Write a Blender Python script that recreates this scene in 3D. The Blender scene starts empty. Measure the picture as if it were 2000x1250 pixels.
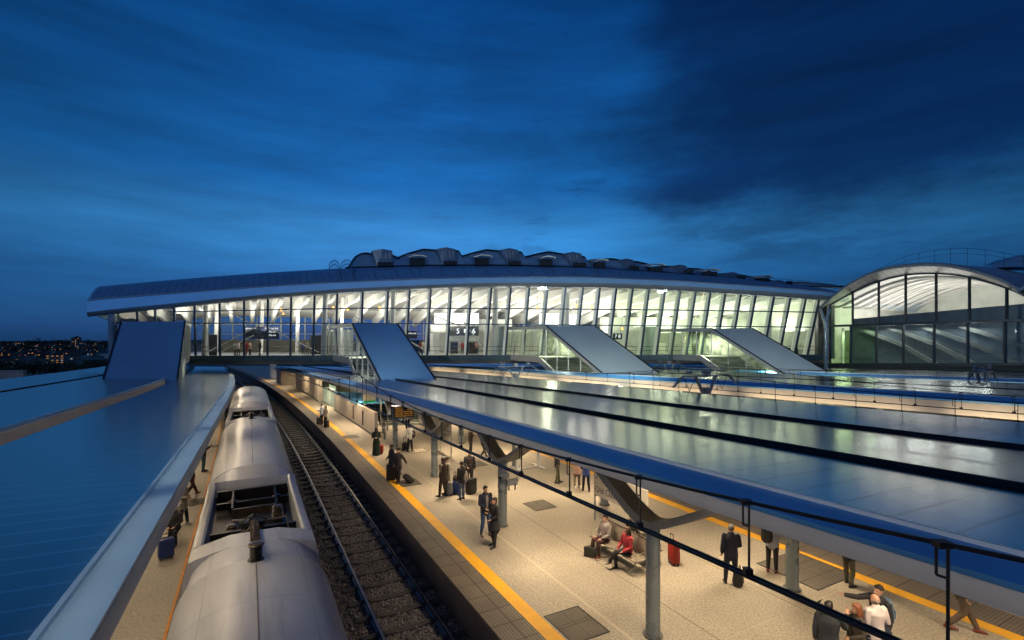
import bpy, bmesh, math, random
from mathutils import Vector, Matrix
random.seed(7)
scene = bpy.context.scene
col = scene.collection
PI = math.pi
R = math.radians

# ------------------------------------------------------------------ frame of the place
# platform surface z = 0; camera looks along +Y from (0,0,7.3); the tracks run along E, N is square to them
F = 970.0
CZ = 7.3
TAN = 0.536
TH = math.atan(TAN)
E = Vector((-math.sin(TH), math.cos(TH), 0))
N = Vector((math.cos(TH), math.sin(TH), 0))
KQ = 0.4165

def bend(Y):
    return 0.0011 * max(0.0, Y - 25.0) ** 2

def P(u, Y, z, tan=TAN):
    """point on the line that starts at (u,0) and runs along the tracks, at depth Y"""
    return Vector((u - tan * Y - bend(Y), Y, z))

def G(u, q, z, tan=TAN):
    """same, but constant q is a cut square to the tracks"""
    return P(u, q + KQ * u, z, tan)

def W(x, y, d):
    """a spot seen at x,y of the survey photograph that lies d below the eye"""
    Y = F * d / (y - 660.0)
    return Vector(((x - 1000.0) / F * Y, Y, CZ - d))

def lerp_table(tab, x):
    if x <= tab[0][0]: return tab[0][1]
    for (a, va), (b, vb) in zip(tab, tab[1:]):
        if x <= b: return va + (vb - va) * (x - a) / (b - a)
    return tab[-1][1]

# ------------------------------------------------------------------ scene helpers
def obj(name, me, m=None, parent=None):
    if isinstance(me, bmesh.types.BMesh):
        bm = me
        me = bpy.data.meshes.new(name)
        bm.normal_update()
        bm.to_mesh(me); bm.free()
    o = bpy.data.objects.new(name, me)
    col.objects.link(o)
    if m is not None and len(me.materials) == 0:
        me.materials.append(m)
    if parent is not None:
        o.parent = parent
        o.matrix_parent_inverse = parent_world(parent).inverted()
    return o

def parent_world(p):
    m = p.matrix_basis.copy()
    if p.parent: m = parent_world(p.parent) @ p.matrix_parent_inverse @ m
    return m

def tag(o, label=None, cat=None, group=None, kind=None):
    if label: o['label'] = label
    if cat: o['category'] = cat
    if group: o['group'] = group
    if kind: o['kind'] = kind
    return o

def thing(name, label, cat, loc=(0, 0, 0), rz=0.0, group=None):
    o = bpy.data.objects.new(name, None)
    o.empty_display_size = 0.2
    col.objects.link(o)
    o.location = loc; o.rotation_euler = (0, 0, rz)
    o.matrix_basis = Matrix.Translation(Vector(loc)) @ Matrix.Rotation(rz, 4, 'Z')
    return tag(o, label, cat, group)

def part(name, bm, m, parent, local=True):
    """mesh in the thing's own frame"""
    o = obj(name, bm, m)
    o.parent = parent
    if not local:
        o.matrix_parent_inverse = parent_world(parent).inverted()
    return o

def dup(root, loc, rz, label=None, group=None):
    r = root.copy(); col.objects.link(r)
    r.matrix_basis = Matrix.Translation(Vector(loc)) @ Matrix.Rotation(rz, 4, 'Z')
    if label: r['label'] = label
    if group: r['group'] = group
    for ch in list(root.children):
        c = ch.copy(); col.objects.link(c); c.parent = r
        for g in list(ch.children):
            d = g.copy(); col.objects.link(d); d.parent = c
    return r

def smooth(o, ang=40):
    me = o.data
    me.polygons.foreach_set('use_smooth', [True] * len(me.polygons))
    try:
        me.set_sharp_from_angle(angle=R(ang))
    except Exception:
        pass
    return o

# ------------------------------------------------------------------ mesh helpers
def BM(): return bmesh.new()

def box(bm, c, s, rot=None, bevel=0.0):
    m = Matrix.Translation(Vector(c))
    if rot is not None:
        m = m @ (Matrix.Rotation(rot, 4, 'Z') if isinstance(rot, (int, float)) else rot)
    m = m @ Matrix.Diagonal((s[0], s[1], s[2], 1))
    r = bmesh.ops.create_cube(bm, size=1.0, matrix=m)
    if bevel:
        es = list({e for v in r['verts'] for e in v.link_edges})
        bmesh.ops.bevel(bm, geom=es, offset=bevel, segments=2, affect='EDGES', profile=0.6)
    return bm

def frame_of(t, ref=None):
    t = t.normalized()
    a = Vector(ref) if ref is not None else (Vector((0, 0, 1)) if abs(t.z) < 0.95 else Vector((1, 0, 0)))
    x = a.cross(t)
    if x.length < 1e-6: x = Vector((1, 0, 0)).cross(t)
    x.normalize()
    return x, t.cross(x).normalized()

def tube(bm, pts, r, seg=8, caps=True, rect=None):
    """round tube (radius r or list) or rectangular bar (rect=(w,h)) along pts"""
    pts = [Vector(p) for p in pts]
    rings = []
    n = len(pts)
    for i, p in enumerate(pts):
        t = (pts[min(i + 1, n - 1)] - pts[max(i - 1, 0)])
        x, y = frame_of(t)
        if rect:
            w, h = rect
            ring = [bm.verts.new(p + x * (sx * w / 2) + y * (sy * h / 2)) for sx, sy in ((-1, -1), (1, -1), (1, 1), (-1, 1))]
        else:
            rr = r[i] if isinstance(r, (list, tuple)) else r
            ring = [bm.verts.new(p + (x * math.cos(2 * PI * k / seg) + y * math.sin(2 * PI * k / seg)) * rr) for k in range(seg)]
        rings.append(ring)
    for a, b in zip(rings, rings[1:]):
        m = len(a)
        for k in range(m):
            bm.faces.new((a[k], a[(k + 1) % m], b[(k + 1) % m], b[k]))
    if caps:
        bm.faces.new(list(reversed(rings[0]))); bm.faces.new(rings[-1])
    return bm

def loft(bm, sections, closed=True, caps=True):
    rings = [[bm.verts.new(Vector(p)) for p in s] for s in sections]
    for a, b in zip(rings, rings[1:]):
        m = len(a)
        for k in range(m if closed else m - 1):
            bm.faces.new((a[k], a[(k + 1) % m], b[(k + 1) % m], b[k]))
    if caps and closed:
        bm.faces.new(list(reversed(rings[0]))); bm.faces.new(rings[-1])
    return bm

def lathe(bm, prof, seg=16, c=(0, 0, 0), axis=None):
    c = Vector(c)
    if axis is None: x, y, z = Vector((1, 0, 0)), Vector((0, 1, 0)), Vector((0, 0, 1))
    else:
        z = Vector(axis).normalized(); x, y = frame_of(z)
    rings = []
    for r, h in prof:
        rings.append([bm.verts.new(c + z * h + (x * math.cos(2 * PI * k / seg) + y * math.sin(2 * PI * k / seg)) * r) for k in range(seg)])
    for a, b in zip(rings, rings[1:]):
        for k in range(seg):
            bm.faces.new((a[k], a[(k + 1) % seg], b[(k + 1) % seg], b[k]))
    if prof[0][0] > 1e-5: bm.faces.new(list(reversed(rings[0])))
    if prof[-1][0] > 1e-5: bm.faces.new(rings[-1])
    return bm

def quad(bm, *pts):
    return bm.faces.new([bm.verts.new(Vector(p)) for p in pts])

def slab(bm, a, b, c, d, thick):
    """a four-cornered plate with thickness (downwards)"""
    top = [Vector(p) for p in (a, b, c, d)]
    n = (top[1] - top[0]).cross(top[3] - top[0]).normalized()
    if n.z < 0: n = -n
    loft(bm, [top, [p - n * thick for p in top]])
    return bm

def fix(bm):
    bmesh.ops.recalc_face_normals(bm, faces=bm.faces[:])
    return bm

# ------------------------------------------------------------------ materials
MATS = {}
def mat(name, color, rough=0.5, metal=0.0, var=0.12, scale=3.0, bump=0.0, bscale=40.0, spec=0.5, emit=None, estr=0.0, var2=0.0):
    if name in MATS: return MATS[name]
    m = bpy.data.materials.new(name); m.use_nodes = True
    nt = m.node_tree; b = nt.nodes['Principled BSDF']
    b.inputs['Base Color'].default_value = (*color, 1)
    b.inputs['Roughness'].default_value = rough
    b.inputs['Metallic'].default_value = metal
    b.inputs['Specular IOR Level'].default_value = spec
    g = nt.nodes.new('ShaderNodeNewGeometry')
    if var:
        n = nt.nodes.new('ShaderNodeTexNoise'); n.inputs['Scale'].default_value = scale
        n.inputs['Detail'].default_value = 5
        nt.links.new(g.outputs['Position'], n.inputs['Vector'])
        r = nt.nodes.new('ShaderNodeMapRange')
        r.inputs['From Min'].default_value = 0.3; r.inputs['From Max'].default_value = 0.7
        r.inputs['To Min'].default_value = 1 - var; r.inputs['To Max'].default_value = 1 + var
        nt.links.new(n.outputs['Fac'], r.inputs['Value'])
        h = nt.nodes.new('ShaderNodeMix'); h.data_type = 'RGBA'; h.blend_type = 'MULTIPLY'
        h.inputs[0].default_value = 1.0
        h.inputs[6].default_value = (*color, 1)
        nt.links.new(r.outputs['Result'], h.inputs[7])
        nt.links.new(h.outputs[2], b.inputs['Base Color'])
        rr = nt.nodes.new('ShaderNodeMapRange')
        rr.inputs['To Min'].default_value = max(0.02, rough * (1 - var)); rr.inputs['To Max'].default_value = min(1, rough * (1 + var))
        nt.links.new(n.outputs['Fac'], rr.inputs['Value'])
        nt.links.new(rr.outputs['Result'], b.inputs['Roughness'])
    if bump:
        n2 = nt.nodes.new('ShaderNodeTexNoise'); n2.inputs['Scale'].default_value = bscale
        n2.inputs['Detail'].default_value = 3
        nt.links.new(g.outputs['Position'], n2.inputs['Vector'])
        bp = nt.nodes.new('ShaderNodeBump'); bp.inputs['Strength'].default_value = bump; bp.inputs['Distance'].default_value = 0.02
        nt.links.new(n2.outputs['Fac'], bp.inputs['Height'])
        nt.links.new(bp.outputs['Normal'], b.inputs['Normal'])
    if emit:
        b.inputs['Emission Color'].default_value = (*emit, 1)
        b.inputs['Emission Strength'].default_value = estr
    MATS[name] = m
    return m

def emis(name, color, strength):
    if name in MATS: return MATS[name]
    m = bpy.data.materials.new(name); m.use_nodes = True
    nt = m.node_tree; nt.nodes.clear()
    o = nt.nodes.new('ShaderNodeOutputMaterial'); e = nt.nodes.new('ShaderNodeEmission')
    e.inputs['Color'].default_value = (*color, 1); e.inputs['Strength'].default_value = strength
    nt.links.new(e.outputs[0], o.inputs[0])
    MATS[name] = m
    return m

def glass(name, tint, fac=0.07, rough=0.02, gloss=(1, 1, 1)):
    if name in MATS: return MATS[name]
    m = bpy.data.materials.new(name); m.use_nodes = True
    nt = m.node_tree; nt.nodes.clear()
    o = nt.nodes.new('ShaderNodeOutputMaterial')
    t = nt.nodes.new('ShaderNodeBsdfTransparent'); t.inputs['Color'].default_value = (*tint, 1)
    g = nt.nodes.new('ShaderNodeBsdfGlossy'); g.inputs['Roughness'].default_value = rough; g.inputs['Color'].default_value = (*gloss, 1)
    lw = nt.nodes.new('ShaderNodeFresnel'); lw.inputs['IOR'].default_value = 1.5
    add = nt.nodes.new('ShaderNodeMath'); add.operation = 'ADD'; add.inputs[1].default_value = fac; add.use_clamp = True
    nt.links.new(lw.outputs[0], add.inputs[0])
    mx = nt.nodes.new('ShaderNodeMixShader')
    nt.links.new(add.outputs[0], mx.inputs[0]); nt.links.new(t.outputs[0], mx.inputs[1]); nt.links.new(g.outputs[0], mx.inputs[2])
    nt.links.new(mx.outputs[0], o.inputs[0])
    MATS[name] = m
    return m

class NB:
    """small node builder"""
    def __init__(s, m): s.nt = m.node_tree
    def new(s, t, **k):
        n = s.nt.nodes.new(t)
        for a, v in k.items(): setattr(n, a, v)
        return n
    def link(s, a, b): s.nt.links.new(a, b)
    def math(s, op, a, b=None, clamp=False):
        n = s.new('ShaderNodeMath', operation=op, use_clamp=clamp)
        for i, v in enumerate((a, b)):
            if v is None: continue
            if hasattr(v, 'links'): s.link(v, n.inputs[i])
            else: n.inputs[i].default_value = v
        return n.outputs[0]
    def mix(s, fac, a, b, blend='MIX'):
        n = s.new('ShaderNodeMix', data_type='RGBA', blend_type=blend)
        for i, v in ((0, fac), (6, a), (7, b)):
            if hasattr(v, 'links'): s.link(v, n.inputs[i])
            elif isinstance(v, (tuple, list)): n.inputs[i].default_value = (*v[:3], 1)
            else: n.inputs[i].default_value = v
        return n.outputs[2]
    def rng(s, v, a, b, c=0.0, d=1.0, smooth=False):
        n = s.new('ShaderNodeMapRange'); 
        if smooth: n.interpolation_type = 'SMOOTHSTEP'
        s.link(v, n.inputs['Value'])
        for k, x in (('From Min', a), ('From Max', b), ('To Min', c), ('To Max', d)): n.inputs[k].default_value = x
        return n.outputs['Result']
    def uq(s):
        """u (across the tracks) and q (along them) from world position"""
        g = s.new('ShaderNodeNewGeometry')
        sp = s.new('ShaderNodeSeparateXYZ'); s.link(g.outputs['Position'], sp.inputs[0])
        yy = s.math('SUBTRACT', sp.outputs[1], 25.0); yy = s.math('MAXIMUM', yy, 0.0)
        cv = s.math('MULTIPLY', s.math('MULTIPLY', yy, yy), 0.0011)
        u = s.math('ADD', s.math('ADD', sp.outputs[0], s.math('MULTIPLY', sp.outputs[1], TAN)), cv)
        q = s.math('SUBTRACT', sp.outputs[1], s.math('MULTIPLY', u, KQ))
        return u, q, g.outputs['Position']
    def line(s, v, pos, half):
        """1 where |v-pos|<half"""
        return s.math('LESS_THAN', s.math('ABSOLUTE', s.math('SUBTRACT', v, pos)), half)
    def grid(s, v, period, half):
        f = s.math('FRACT', s.math('DIVIDE', v, period))
        return s.math('LESS_THAN', s.math('MULTIPLY', f, period), 2 * half)
    def noise(s, vec, scale, detail=4, rough=0.55):
        n = s.new('ShaderNodeTexNoise'); n.inputs['Scale'].default_value = scale; n.inputs['Detail'].default_value = detail
        n.inputs['Roughness'].default_value = rough
        s.link(vec, n.inputs['Vector']); return n.outputs['Fac']

def new_mat(name):
    m = bpy.data.materials.new(name); m.use_nodes = True
    MATS[name] = m
    return m, NB(m), m.node_tree.nodes['Principled BSDF']

def floor_mat():
    m, nb, b = new_mat('platform_terrazzo')
    u, q, pos = nb.uq()
    sp = nb.noise(pos, 17, 3, 0.75)
    sp2 = nb.noise(pos, 85, 2)
    big = nb.noise(pos, 0.5, 4)
    c = nb.mix(nb.rng(sp, 0.38, 0.62), (0.235, 0.20, 0.155), (0.43, 0.385, 0.315))
    c = nb.mix(nb.rng(sp2, 0.58, 0.66), c, (0.10, 0.08, 0.06))
    c = nb.mix(0.8, c, nb.mix(nb.rng(big, 0.3, 0.7), (0.72, 0.72, 0.72), (1.1, 1.1, 1.1)), 'MULTIPLY')
    st = nb.noise(pos, 1.7, 6, 0.68)
    c = nb.mix(nb.rng(st, 0.60, 0.74, 0.0, 0.30), c, (0.12, 0.10, 0.08))
    g = nb.math('MAXIMUM', nb.grid(q, 2.4, 0.006), nb.line(u, 8.35, 0.008))
    g = nb.math('MAXIMUM', g, nb.line(u, 10.6, 0.008))
    g = nb.math('MAXIMUM', g, nb.line(u, 14.9, 0.012))
    c = nb.mix(nb.math('MULTIPLY', g, 0.35), c, (0.6, 0.47, 0.28))
    c = nb.mix(nb.math('MULTIPLY', nb.line(u, 9.35, 0.045), 0.4), c, (0.5, 0.42, 0.32))
    dk = nb.math('MAXIMUM', nb.line(u, 11.45, 0.014), nb.line(u, 14.97, 0.014))
    c = nb.mix(nb.math('MULTIPLY', dk, 0.85), c, (0.03, 0.025, 0.02))
    nb.link(c, b.inputs['Base Color'])
    b.inputs['Roughness'].default_value = 0.55
    nb.link(nb.rng(big, 0.3, 0.7, 0.45, 0.7), b.inputs['Roughness'])
    bp = nb.new('ShaderNodeBump'); bp.inputs['Strength'].default_value = 0.15; bp.inputs['Distance'].default_value = 0.01
    nb.link(sp, bp.inputs['Height']); nb.link(bp.outputs[0], b.inputs['Normal'])
    return m

def tactile_mat(name, ca, cb, dot=0.085):
    m, nb, b = new_mat(name)
    u, q, pos = nb.uq()
    big = nb.noise(pos, 1.3, 4)
    c = nb.mix(nb.rng(big, 0.3, 0.7), ca, cb)
    fu = nb.math('SUBTRACT', nb.math('FRACT', nb.math('DIVIDE', u, dot * 1.1347)), 0.5)
    fq = nb.math('SUBTRACT', nb.math('FRACT', nb.math('DIVIDE', q, dot * 0.88)), 0.5)
    d = nb.math('SQRT', nb.math('ADD', nb.math('MULTIPLY', fu, fu), nb.math('MULTIPLY', fq, fq)))
    bl = nb.rng(d, 0.18, 0.40, 1.0, 0.0, True)
    c = nb.mix(nb.math('MULTIPLY', nb.math('SUBTRACT', 1.0, bl), 0.55), c, (0.02, 0.018, 0.016))
    g = nb.math('MAXIMUM', nb.grid(q, 0.66, 0.012), nb.line(u, 6.80, 0.014))
    c = nb.mix(nb.math('MULTIPLY', g, 0.9), c, (0.008, 0.008, 0.008))
    nb.link(c, b.inputs['Base Color']); b.inputs['Roughness'].default_value = 0.6
    bp = nb.new('ShaderNodeBump'); bp.inputs['Strength'].default_value = 0.6; bp.inputs['Distance'].default_value = 0.008
    nb.link(bl, bp.inputs['Height']); nb.link(bp.outputs[0], b.inputs['Normal'])
    return m

def ballast_mat():
    m, nb, b = new_mat('ballast')
    g = nb.new('ShaderNodeNewGeometry')
    v = nb.new('ShaderNodeTexVoronoi'); v.inputs['Scale'].default_value = 11.0
    nb.link(g.outputs['Position'], v.inputs['Vector'])
    bw = nb.new('ShaderNodeSeparateXYZ'); nb.link(v.outputs['Color'], bw.inputs[0])
    c = nb.mix(bw.outputs[0], (0.040, 0.038, 0.040), (0.20, 0.175, 0.16))
    big = nb.noise(g.outputs['Position'], 0.7, 3)
    c = nb.mix(0.7, c, nb.mix(nb.rng(big, 0.3, 0.7), (0.6, 0.6, 0.6), (1.15, 1.1, 1.05)), 'MULTIPLY')
    nb.link(c, b.inputs['Base Color']); b.inputs['Roughness'].default_value = 0.85
    bp = nb.new('ShaderNodeBump'); bp.inputs['Strength'].default_value = 1.0; bp.inputs['Distance'].default_value = 0.05
    bp.invert = True
    nb.link(v.outputs['Distance'], bp.inputs['Height']); nb.link(bp.outputs[0], b.inputs['Normal'])
    return m

def roof_mat(name, base, rough, metal, period=0.42, seam=0.05, blot=0.06, dark=0.72):
    """standing-seam canopy sheet, seams square to the tracks"""
    m, nb, b = new_mat(name)
    u, q, pos = nb.uq()
    n1 = nb.noise(pos, 0.35, 5); n2 = nb.noise(pos, 3.0, 4)
    f = nb.math('FRACT', nb.math('DIVIDE', q, period))
    e = nb.math('ABSOLUTE', nb.math('SUBTRACT', f, 0.5))
    sm = nb.rng(e, 0.43, 0.48, 0.0, 1.0, True)
    c = nb.mix(nb.rng(n1, 0.3, 0.7), tuple(x * (1 - blot) for x in base), tuple(x * (1 + blot) for x in base))
    c = nb.mix(nb.math('MULTIPLY', sm, 0.55), c, tuple(x * dark for x in base))
    nb.link(c, b.inputs['Base Color'])
    b.inputs['Metallic'].default_value = metal
    r = nb.rng(n1, 0.3, 0.7, rough * 0.92, rough * 1.08)
    nb.link(r, b.inputs['Roughness'])
    h = sm
    bp = nb.new('ShaderNodeBump'); bp.inputs['Strength'].default_value = seam; bp.inputs['Distance'].default_value = 0.012
    nb.link(h, bp.inputs['Height'])
    if seam > 0.06: nb.link(bp.outputs[0], b.inputs['Normal'])
    return m

def tiled_mat(name, base, rough, metal, px, pz):
    """roof sheets with a fine grid: joints every px along X and pz up the slope"""
    m, nb, b = new_mat(name)
    g = nb.new('ShaderNodeNewGeometry')
    sp = nb.new('ShaderNodeSeparateXYZ'); nb.link(g.outputs['Position'], sp.inputs[0])
    sx = nb.math('ADD', sp.outputs[0], nb.math('MULTIPLY', sp.outputs[1], 0.536))
    a = nb.grid(sx, px, 0.035)
    bb = nb.grid(nb.math('ADD', sp.outputs[1], nb.math('MULTIPLY', sp.outputs[2], 0.6)), pz, 0.03)
    n = nb.noise(g.outputs['Position'], 0.8, 4)
    c = nb.mix(nb.rng(n, 0.3, 0.7), tuple(x * 0.85 for x in base), tuple(x * 1.12 for x in base))
    c = nb.mix(nb.math('MULTIPLY', nb.math('MAXIMUM', a, nb.math('MULTIPLY', bb, 0.6)), 0.75), c, tuple(x * 0.3 for x in base))
    nb.link(c, b.inputs['Base Color']); b.inputs['Roughness'].default_value = rough; b.inputs['Metallic'].default_value = metal
    return m

M_floor = floor_mat()
M_tact = tactile_mat('tactile_paving', (0.15, 0.12, 0.095), (0.22, 0.18, 0.14))
M_yellow = mat('yellow_line_paint', (0.72, 0.36, 0.010), 0.6, 0, 0.10, 2, 0.2, 60)
M_edge = mat('platform_edge_concrete', (0.085, 0.07, 0.075), 0.8, 0, 0.35, 1.6, 0.3, 20)
M_ballast = ballast_mat()
M_stone = mat('ballast_stone', (0.14, 0.125, 0.12), 0.85, 0, 0.65, 9)
M_sleeper = mat('sleeper_concrete', (0.040, 0.036, 0.034), 0.85, 0, 0.4, 5, 0.3, 40)
M_rail = mat('rail_steel', (0.20, 0.18, 0.165), 0.32, 0.75, 0.3, 3)
M_roof = roof_mat('canopy_roof_sheet', (0.84, 0.84, 0.81), 0.175, 0.97, period=0.60, dark=0.66)
M_roofl = roof_mat('canopy_roof_sheet_blue', (0.30, 0.36, 0.36), 0.22, 0.75, period=0.45, dark=1.9)
M_trim = mat('canopy_trim_blue', (0.09, 0.32, 0.62), 0.40, 0.15, 0.12, 0.6)
M_triml = mat('canopy_trim_pale', (0.78, 0.86, 0.83), 0.40, 0.0, 0.07, 0.6)
M_fascia = mat('canopy_fascia', (0.62, 0.57, 0.48), 0.45, 0.1, 0.08, 1.0)
M_soffit = mat('canopy_soffit', (0.62, 0.58, 0.52), 0.55, 0.0, 0.08, 1.0)
M_gutter = mat('gutter_dark', (0.012, 0.016, 0.026), 0.45, 0.2, 0.2, 2)
M_col = mat('column_steel', (0.27, 0.32, 0.35), 0.28, 0.55, 0.1, 2.0)
M_arm = mat('arm_steel', (0.13, 0.135, 0.135), 0.42, 0.4, 0.1, 2.0)
M_white = mat('white_paint', (0.78, 0.78, 0.75), 0.5, 0, 0.05, 1.0)
M_cream = mat('cream_panel', (0.62, 0.54, 0.43), 0.55, 0, 0.10, 1.2)
M_dark = mat('dark_steel', (0.03, 0.034, 0.04), 0.45, 0.4, 0.25, 3)
M_black = mat('black_metal', (0.012, 0.012, 0.013), 0.42, 0.3, 0.3, 6)
M_teal = mat('deck_fascia_teal', (0.045, 0.08, 0.095), 0.4, 0.3, 0.15, 1.0)
M_mull = mat('mullion_blue_steel', (0.05, 0.08, 0.12), 0.35, 0.5, 0.12, 2)
M_mull2 = mat('mullion_pale_steel', (0.55, 0.58, 0.56), 0.4, 0.3, 0.08, 2)
M_train = mat('train_paint', (0.45, 0.445, 0.48), 0.36, 0.15, 0.07, 0.9, 0.05, 6)
def train_mat():
    m, nb, b = new_mat('train_roof_paint')
    g = nb.new('ShaderNodeNewGeometry'); pos = g.outputs['Position']
    sp = nb.new('ShaderNodeSeparateXYZ'); nb.link(pos, sp.inputs[0])
    k = 1.0 / math.sqrt(1 + 0.5305 ** 2)
    s_ = nb.math('ADD', nb.math('MULTIPLY', sp.outputs[1], k), nb.math('MULTIPLY', sp.outputs[0], -0.5305 * k))
    t_ = nb.math('ADD', nb.math('MULTIPLY', sp.outputs[0], k), nb.math('MULTIPLY', sp.outputs[1], 0.5305 * k))
    cv = nb.new('ShaderNodeCombineXYZ'); nb.link(nb.math('MULTIPLY', s_, 0.35), cv.inputs[0]); nb.link(nb.math('MULTIPLY', t_, 3.0), cv.inputs[1]); nb.link(sp.outputs[2], cv.inputs[2])
    n1 = nb.noise(pos, 0.9, 6, 0.65); n2 = nb.noise(cv.outputs[0], 1.6, 5, 0.6); n3 = nb.noise(pos, 14, 4, 0.7)
    c = nb.mix(nb.rng(n1, 0.3, 0.7), (0.375, 0.39, 0.43), (0.465, 0.48, 0.52))
    c = nb.mix(nb.rng(n2, 0.52, 0.72, 0.0, 0.45), c, (0.22, 0.205, 0.205))
    c = nb.mix(nb.rng(n3, 0.60, 0.75, 0.0, 0.30), c, (0.20, 0.18, 0.17))
    seam = nb.math('MAXIMUM', nb.grid(s_, 3.1, 0.008), nb.line(t_, 0.95, 0.006))
    seam = nb.math('MAXIMUM', seam, nb.line(t_, -0.70, 0.006))
    c = nb.mix(nb.math('MULTIPLY', seam, 0.55), c, (0.15, 0.145, 0.15))
    nb.link(c, b.inputs['Base Color']); b.inputs['Metallic'].default_value = 0.12
    nb.link(nb.rng(n1, 0.3, 0.7, 0.33, 0.48), b.inputs['Roughness'])
    bp = nb.new('ShaderNodeBump'); bp.inputs['Strength'].default_value = 0.10; bp.inputs['Distance'].default_value = 0.02
    nb.link(n1, bp.inputs['Height']); nb.link(bp.outputs[0], b.inputs['Normal'])
    return m
M_train = train_mat()
M_trains = mat('train_side', (0.45, 0.43, 0.44), 0.35, 0.2, 0.08, 1.0)
M_winb = mat('train_window_glass', (0.01, 0.012, 0.015), 0.08, 0.0, 0.1, 1)
M_well = mat('well_floor', (0.05, 0.045, 0.04), 0.42, 0.5, 0.5, 1.6)
M_brown = mat('well_beam', (0.055, 0.042, 0.032), 0.45, 0.5, 0.4, 4)
M_ins = mat('insulator_glaze', (0.06, 0.045, 0.03), 0.25, 0.1, 0.3, 8)
M_orange = mat('orange_stripe', (0.55, 0.16, 0.02), 0.5)
M_eave = mat('eave_fascia', (0.36, 0.64, 0.88), 0.34, 0.35, 0.06, 0.4)
M_lip = mat('eave_lip', (0.30, 0.35, 0.41), 0.4, 0.3, 0.1, 0.6)
M_bridge_roof = tiled_mat('bridge_roof_tiles', (0.17, 0.34, 0.54), 0.38, 0.3, 0.9, 0.7)
M_hood = mat('roof_hood_sheet', (0.28, 0.45, 0.60), 0.34, 0.4, 0.12, 0.7)
M_stairtop = mat('stair_roof_sheet', (0.55, 0.63, 0.63), 0.34, 0.45, 0.05, 0.3)
M_stairbody = mat('stair_soffit', (0.17, 0.16, 0.155), 0.55, 0.2, 0.12, 0.8)
M_concrete = mat('concrete', (0.34, 0.32, 0.29), 0.8, 0, 0.15, 0.8, 0.2, 20)
M_glass = glass('facade_glass', (0.93, 0.97, 0.95), 0.03)
M_glassg = glass('facade_glass_green', (0.82, 0.91, 0.76), 0.05)
M_glassd = glass('gable_glass', (0.62, 0.80, 0.60), 0.08)
M_glassn = glass('gable_glass_clear', (0.80, 0.84, 0.86), 0.08)
M_skin = mat('skin', (0.42, 0.23, 0.155), 0.5, 0, 0.08, 8)
M_skin2 = mat('skin_deep', (0.20, 0.10, 0.06), 0.5, 0, 0.08, 8)
M_hairk = mat('hair_black', (0.012, 0.010, 0.009), 0.45, 0, 0.4, 60, 0.4, 120)
M_hairb = mat('hair_brown', (0.05, 0.026, 0.014), 0.45, 0, 0.4, 60, 0.4, 120)
M_hairr = mat('hair_red', (0.16, 0.05, 0.02), 0.45, 0, 0.4, 60, 0.4, 120)
M_hairg = mat('hair_grey', (0.24, 0.22, 0.20), 0.5, 0, 0.3, 60, 0.4, 120)
M_eye = mat('eye_dark', (0.015, 0.01, 0.008), 0.2)
M_lipc = mat('lip_colour', (0.30, 0.11, 0.09), 0.4)
def cloth(name, c, rough=0.85): return mat('cloth_' + name, c, rough, 0, 0.22, 7, 0.35, 55)
# ================================================================== SETTING: ground, platforms, tracks
def frange(a, b, st):
    n = max(1, int(round(abs((b - a) / st))))
    return [a + (b - a) * i / n for i in range(n + 1)]

def sweep(bm, prof, Ys, closed=True, caps=True, tan=TAN, grade=0.0):
    """prof: list of (u, z); each section is cut at constant depth"""
    loft(bm, [[P(u, Y, z - grade * Y, tan) for u, z in prof] for Y in Ys], closed, caps)
    return bm

YS = frange(-14, 25, 3.9) + frange(28, 130, 3.4)
YS2 = frange(6, 25, 3.8) + frange(28, 130, 3.4)

def ground_sheet():
    bm = BM()
    xs = [-6000, -2500, -1200, -700, -400, -250, -160, -110, -80, -58, -40, 0, 40, 90, 130, 300, 800, 2500, 6000]
    ys = [-300, -60, -20, 20, 60, 110, 160, 240, 360, 520, 700, 900, 1200, 1600, 2100, 2800, 3600, 5000, 9000]
    rows = []
    rnd = random.Random(3)
    for y in ys:
        row = []
        for x in xs:
            z = -1.35
            d = math.hypot(x, y)
            if d > 150: z = -1.35 - 18 * min(1, (d - 150) / 250)
            if d > 500: z += 3.0 * min(1, (d - 500) / 1500)
            if 900 < d < 6500: z += rnd.uniform(-2, 2.5)
            if d > 6500: z = -30
            row.append(bm.verts.new((x, y, z)))
        rows.append(row)
    for a, b in zip(rows, rows[1:]):
        for k in range(len(a) - 1):
            bm.faces.new((a[k], a[k + 1], b[k + 1], b[k]))
    o = obj('ground', bm, mat('ground_dark_earth', (0.028, 0.032, 0.024), 0.95, 0, 0.4, 0.02))
    tag(o, kind='structure'); smooth(o, 80)
ground_sheet()

# distant wooded ridge on the horizon
bm = BM()
rnd = random.Random(11)
secs = []
prev = [rnd.uniform(0, 1) for _ in range(6)]
for i in range(90):
    a = R(-75 + i * 1.7)
    h = 9 * math.sin(i * 0.31) + 5 * math.sin(i * 0.83 + 1) + rnd.uniform(-3.0, 3.0)
    dx, dy = math.sin(a), math.cos(a)
    secs.append([(dx * 3300, dy * 3300, -40), (dx * 3380, dy * 3380, -14), (dx * 3550, dy * 3550, -19 + h), (dx * 4100, dy * 4100, -60)])
loft(bm, secs, closed=False)
tag(smooth(obj('hills', bm, mat('hill_woodland', (0.016, 0.024, 0.020), 0.95, 0, 0.5, 0.01)), 60), kind='structure')

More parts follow.
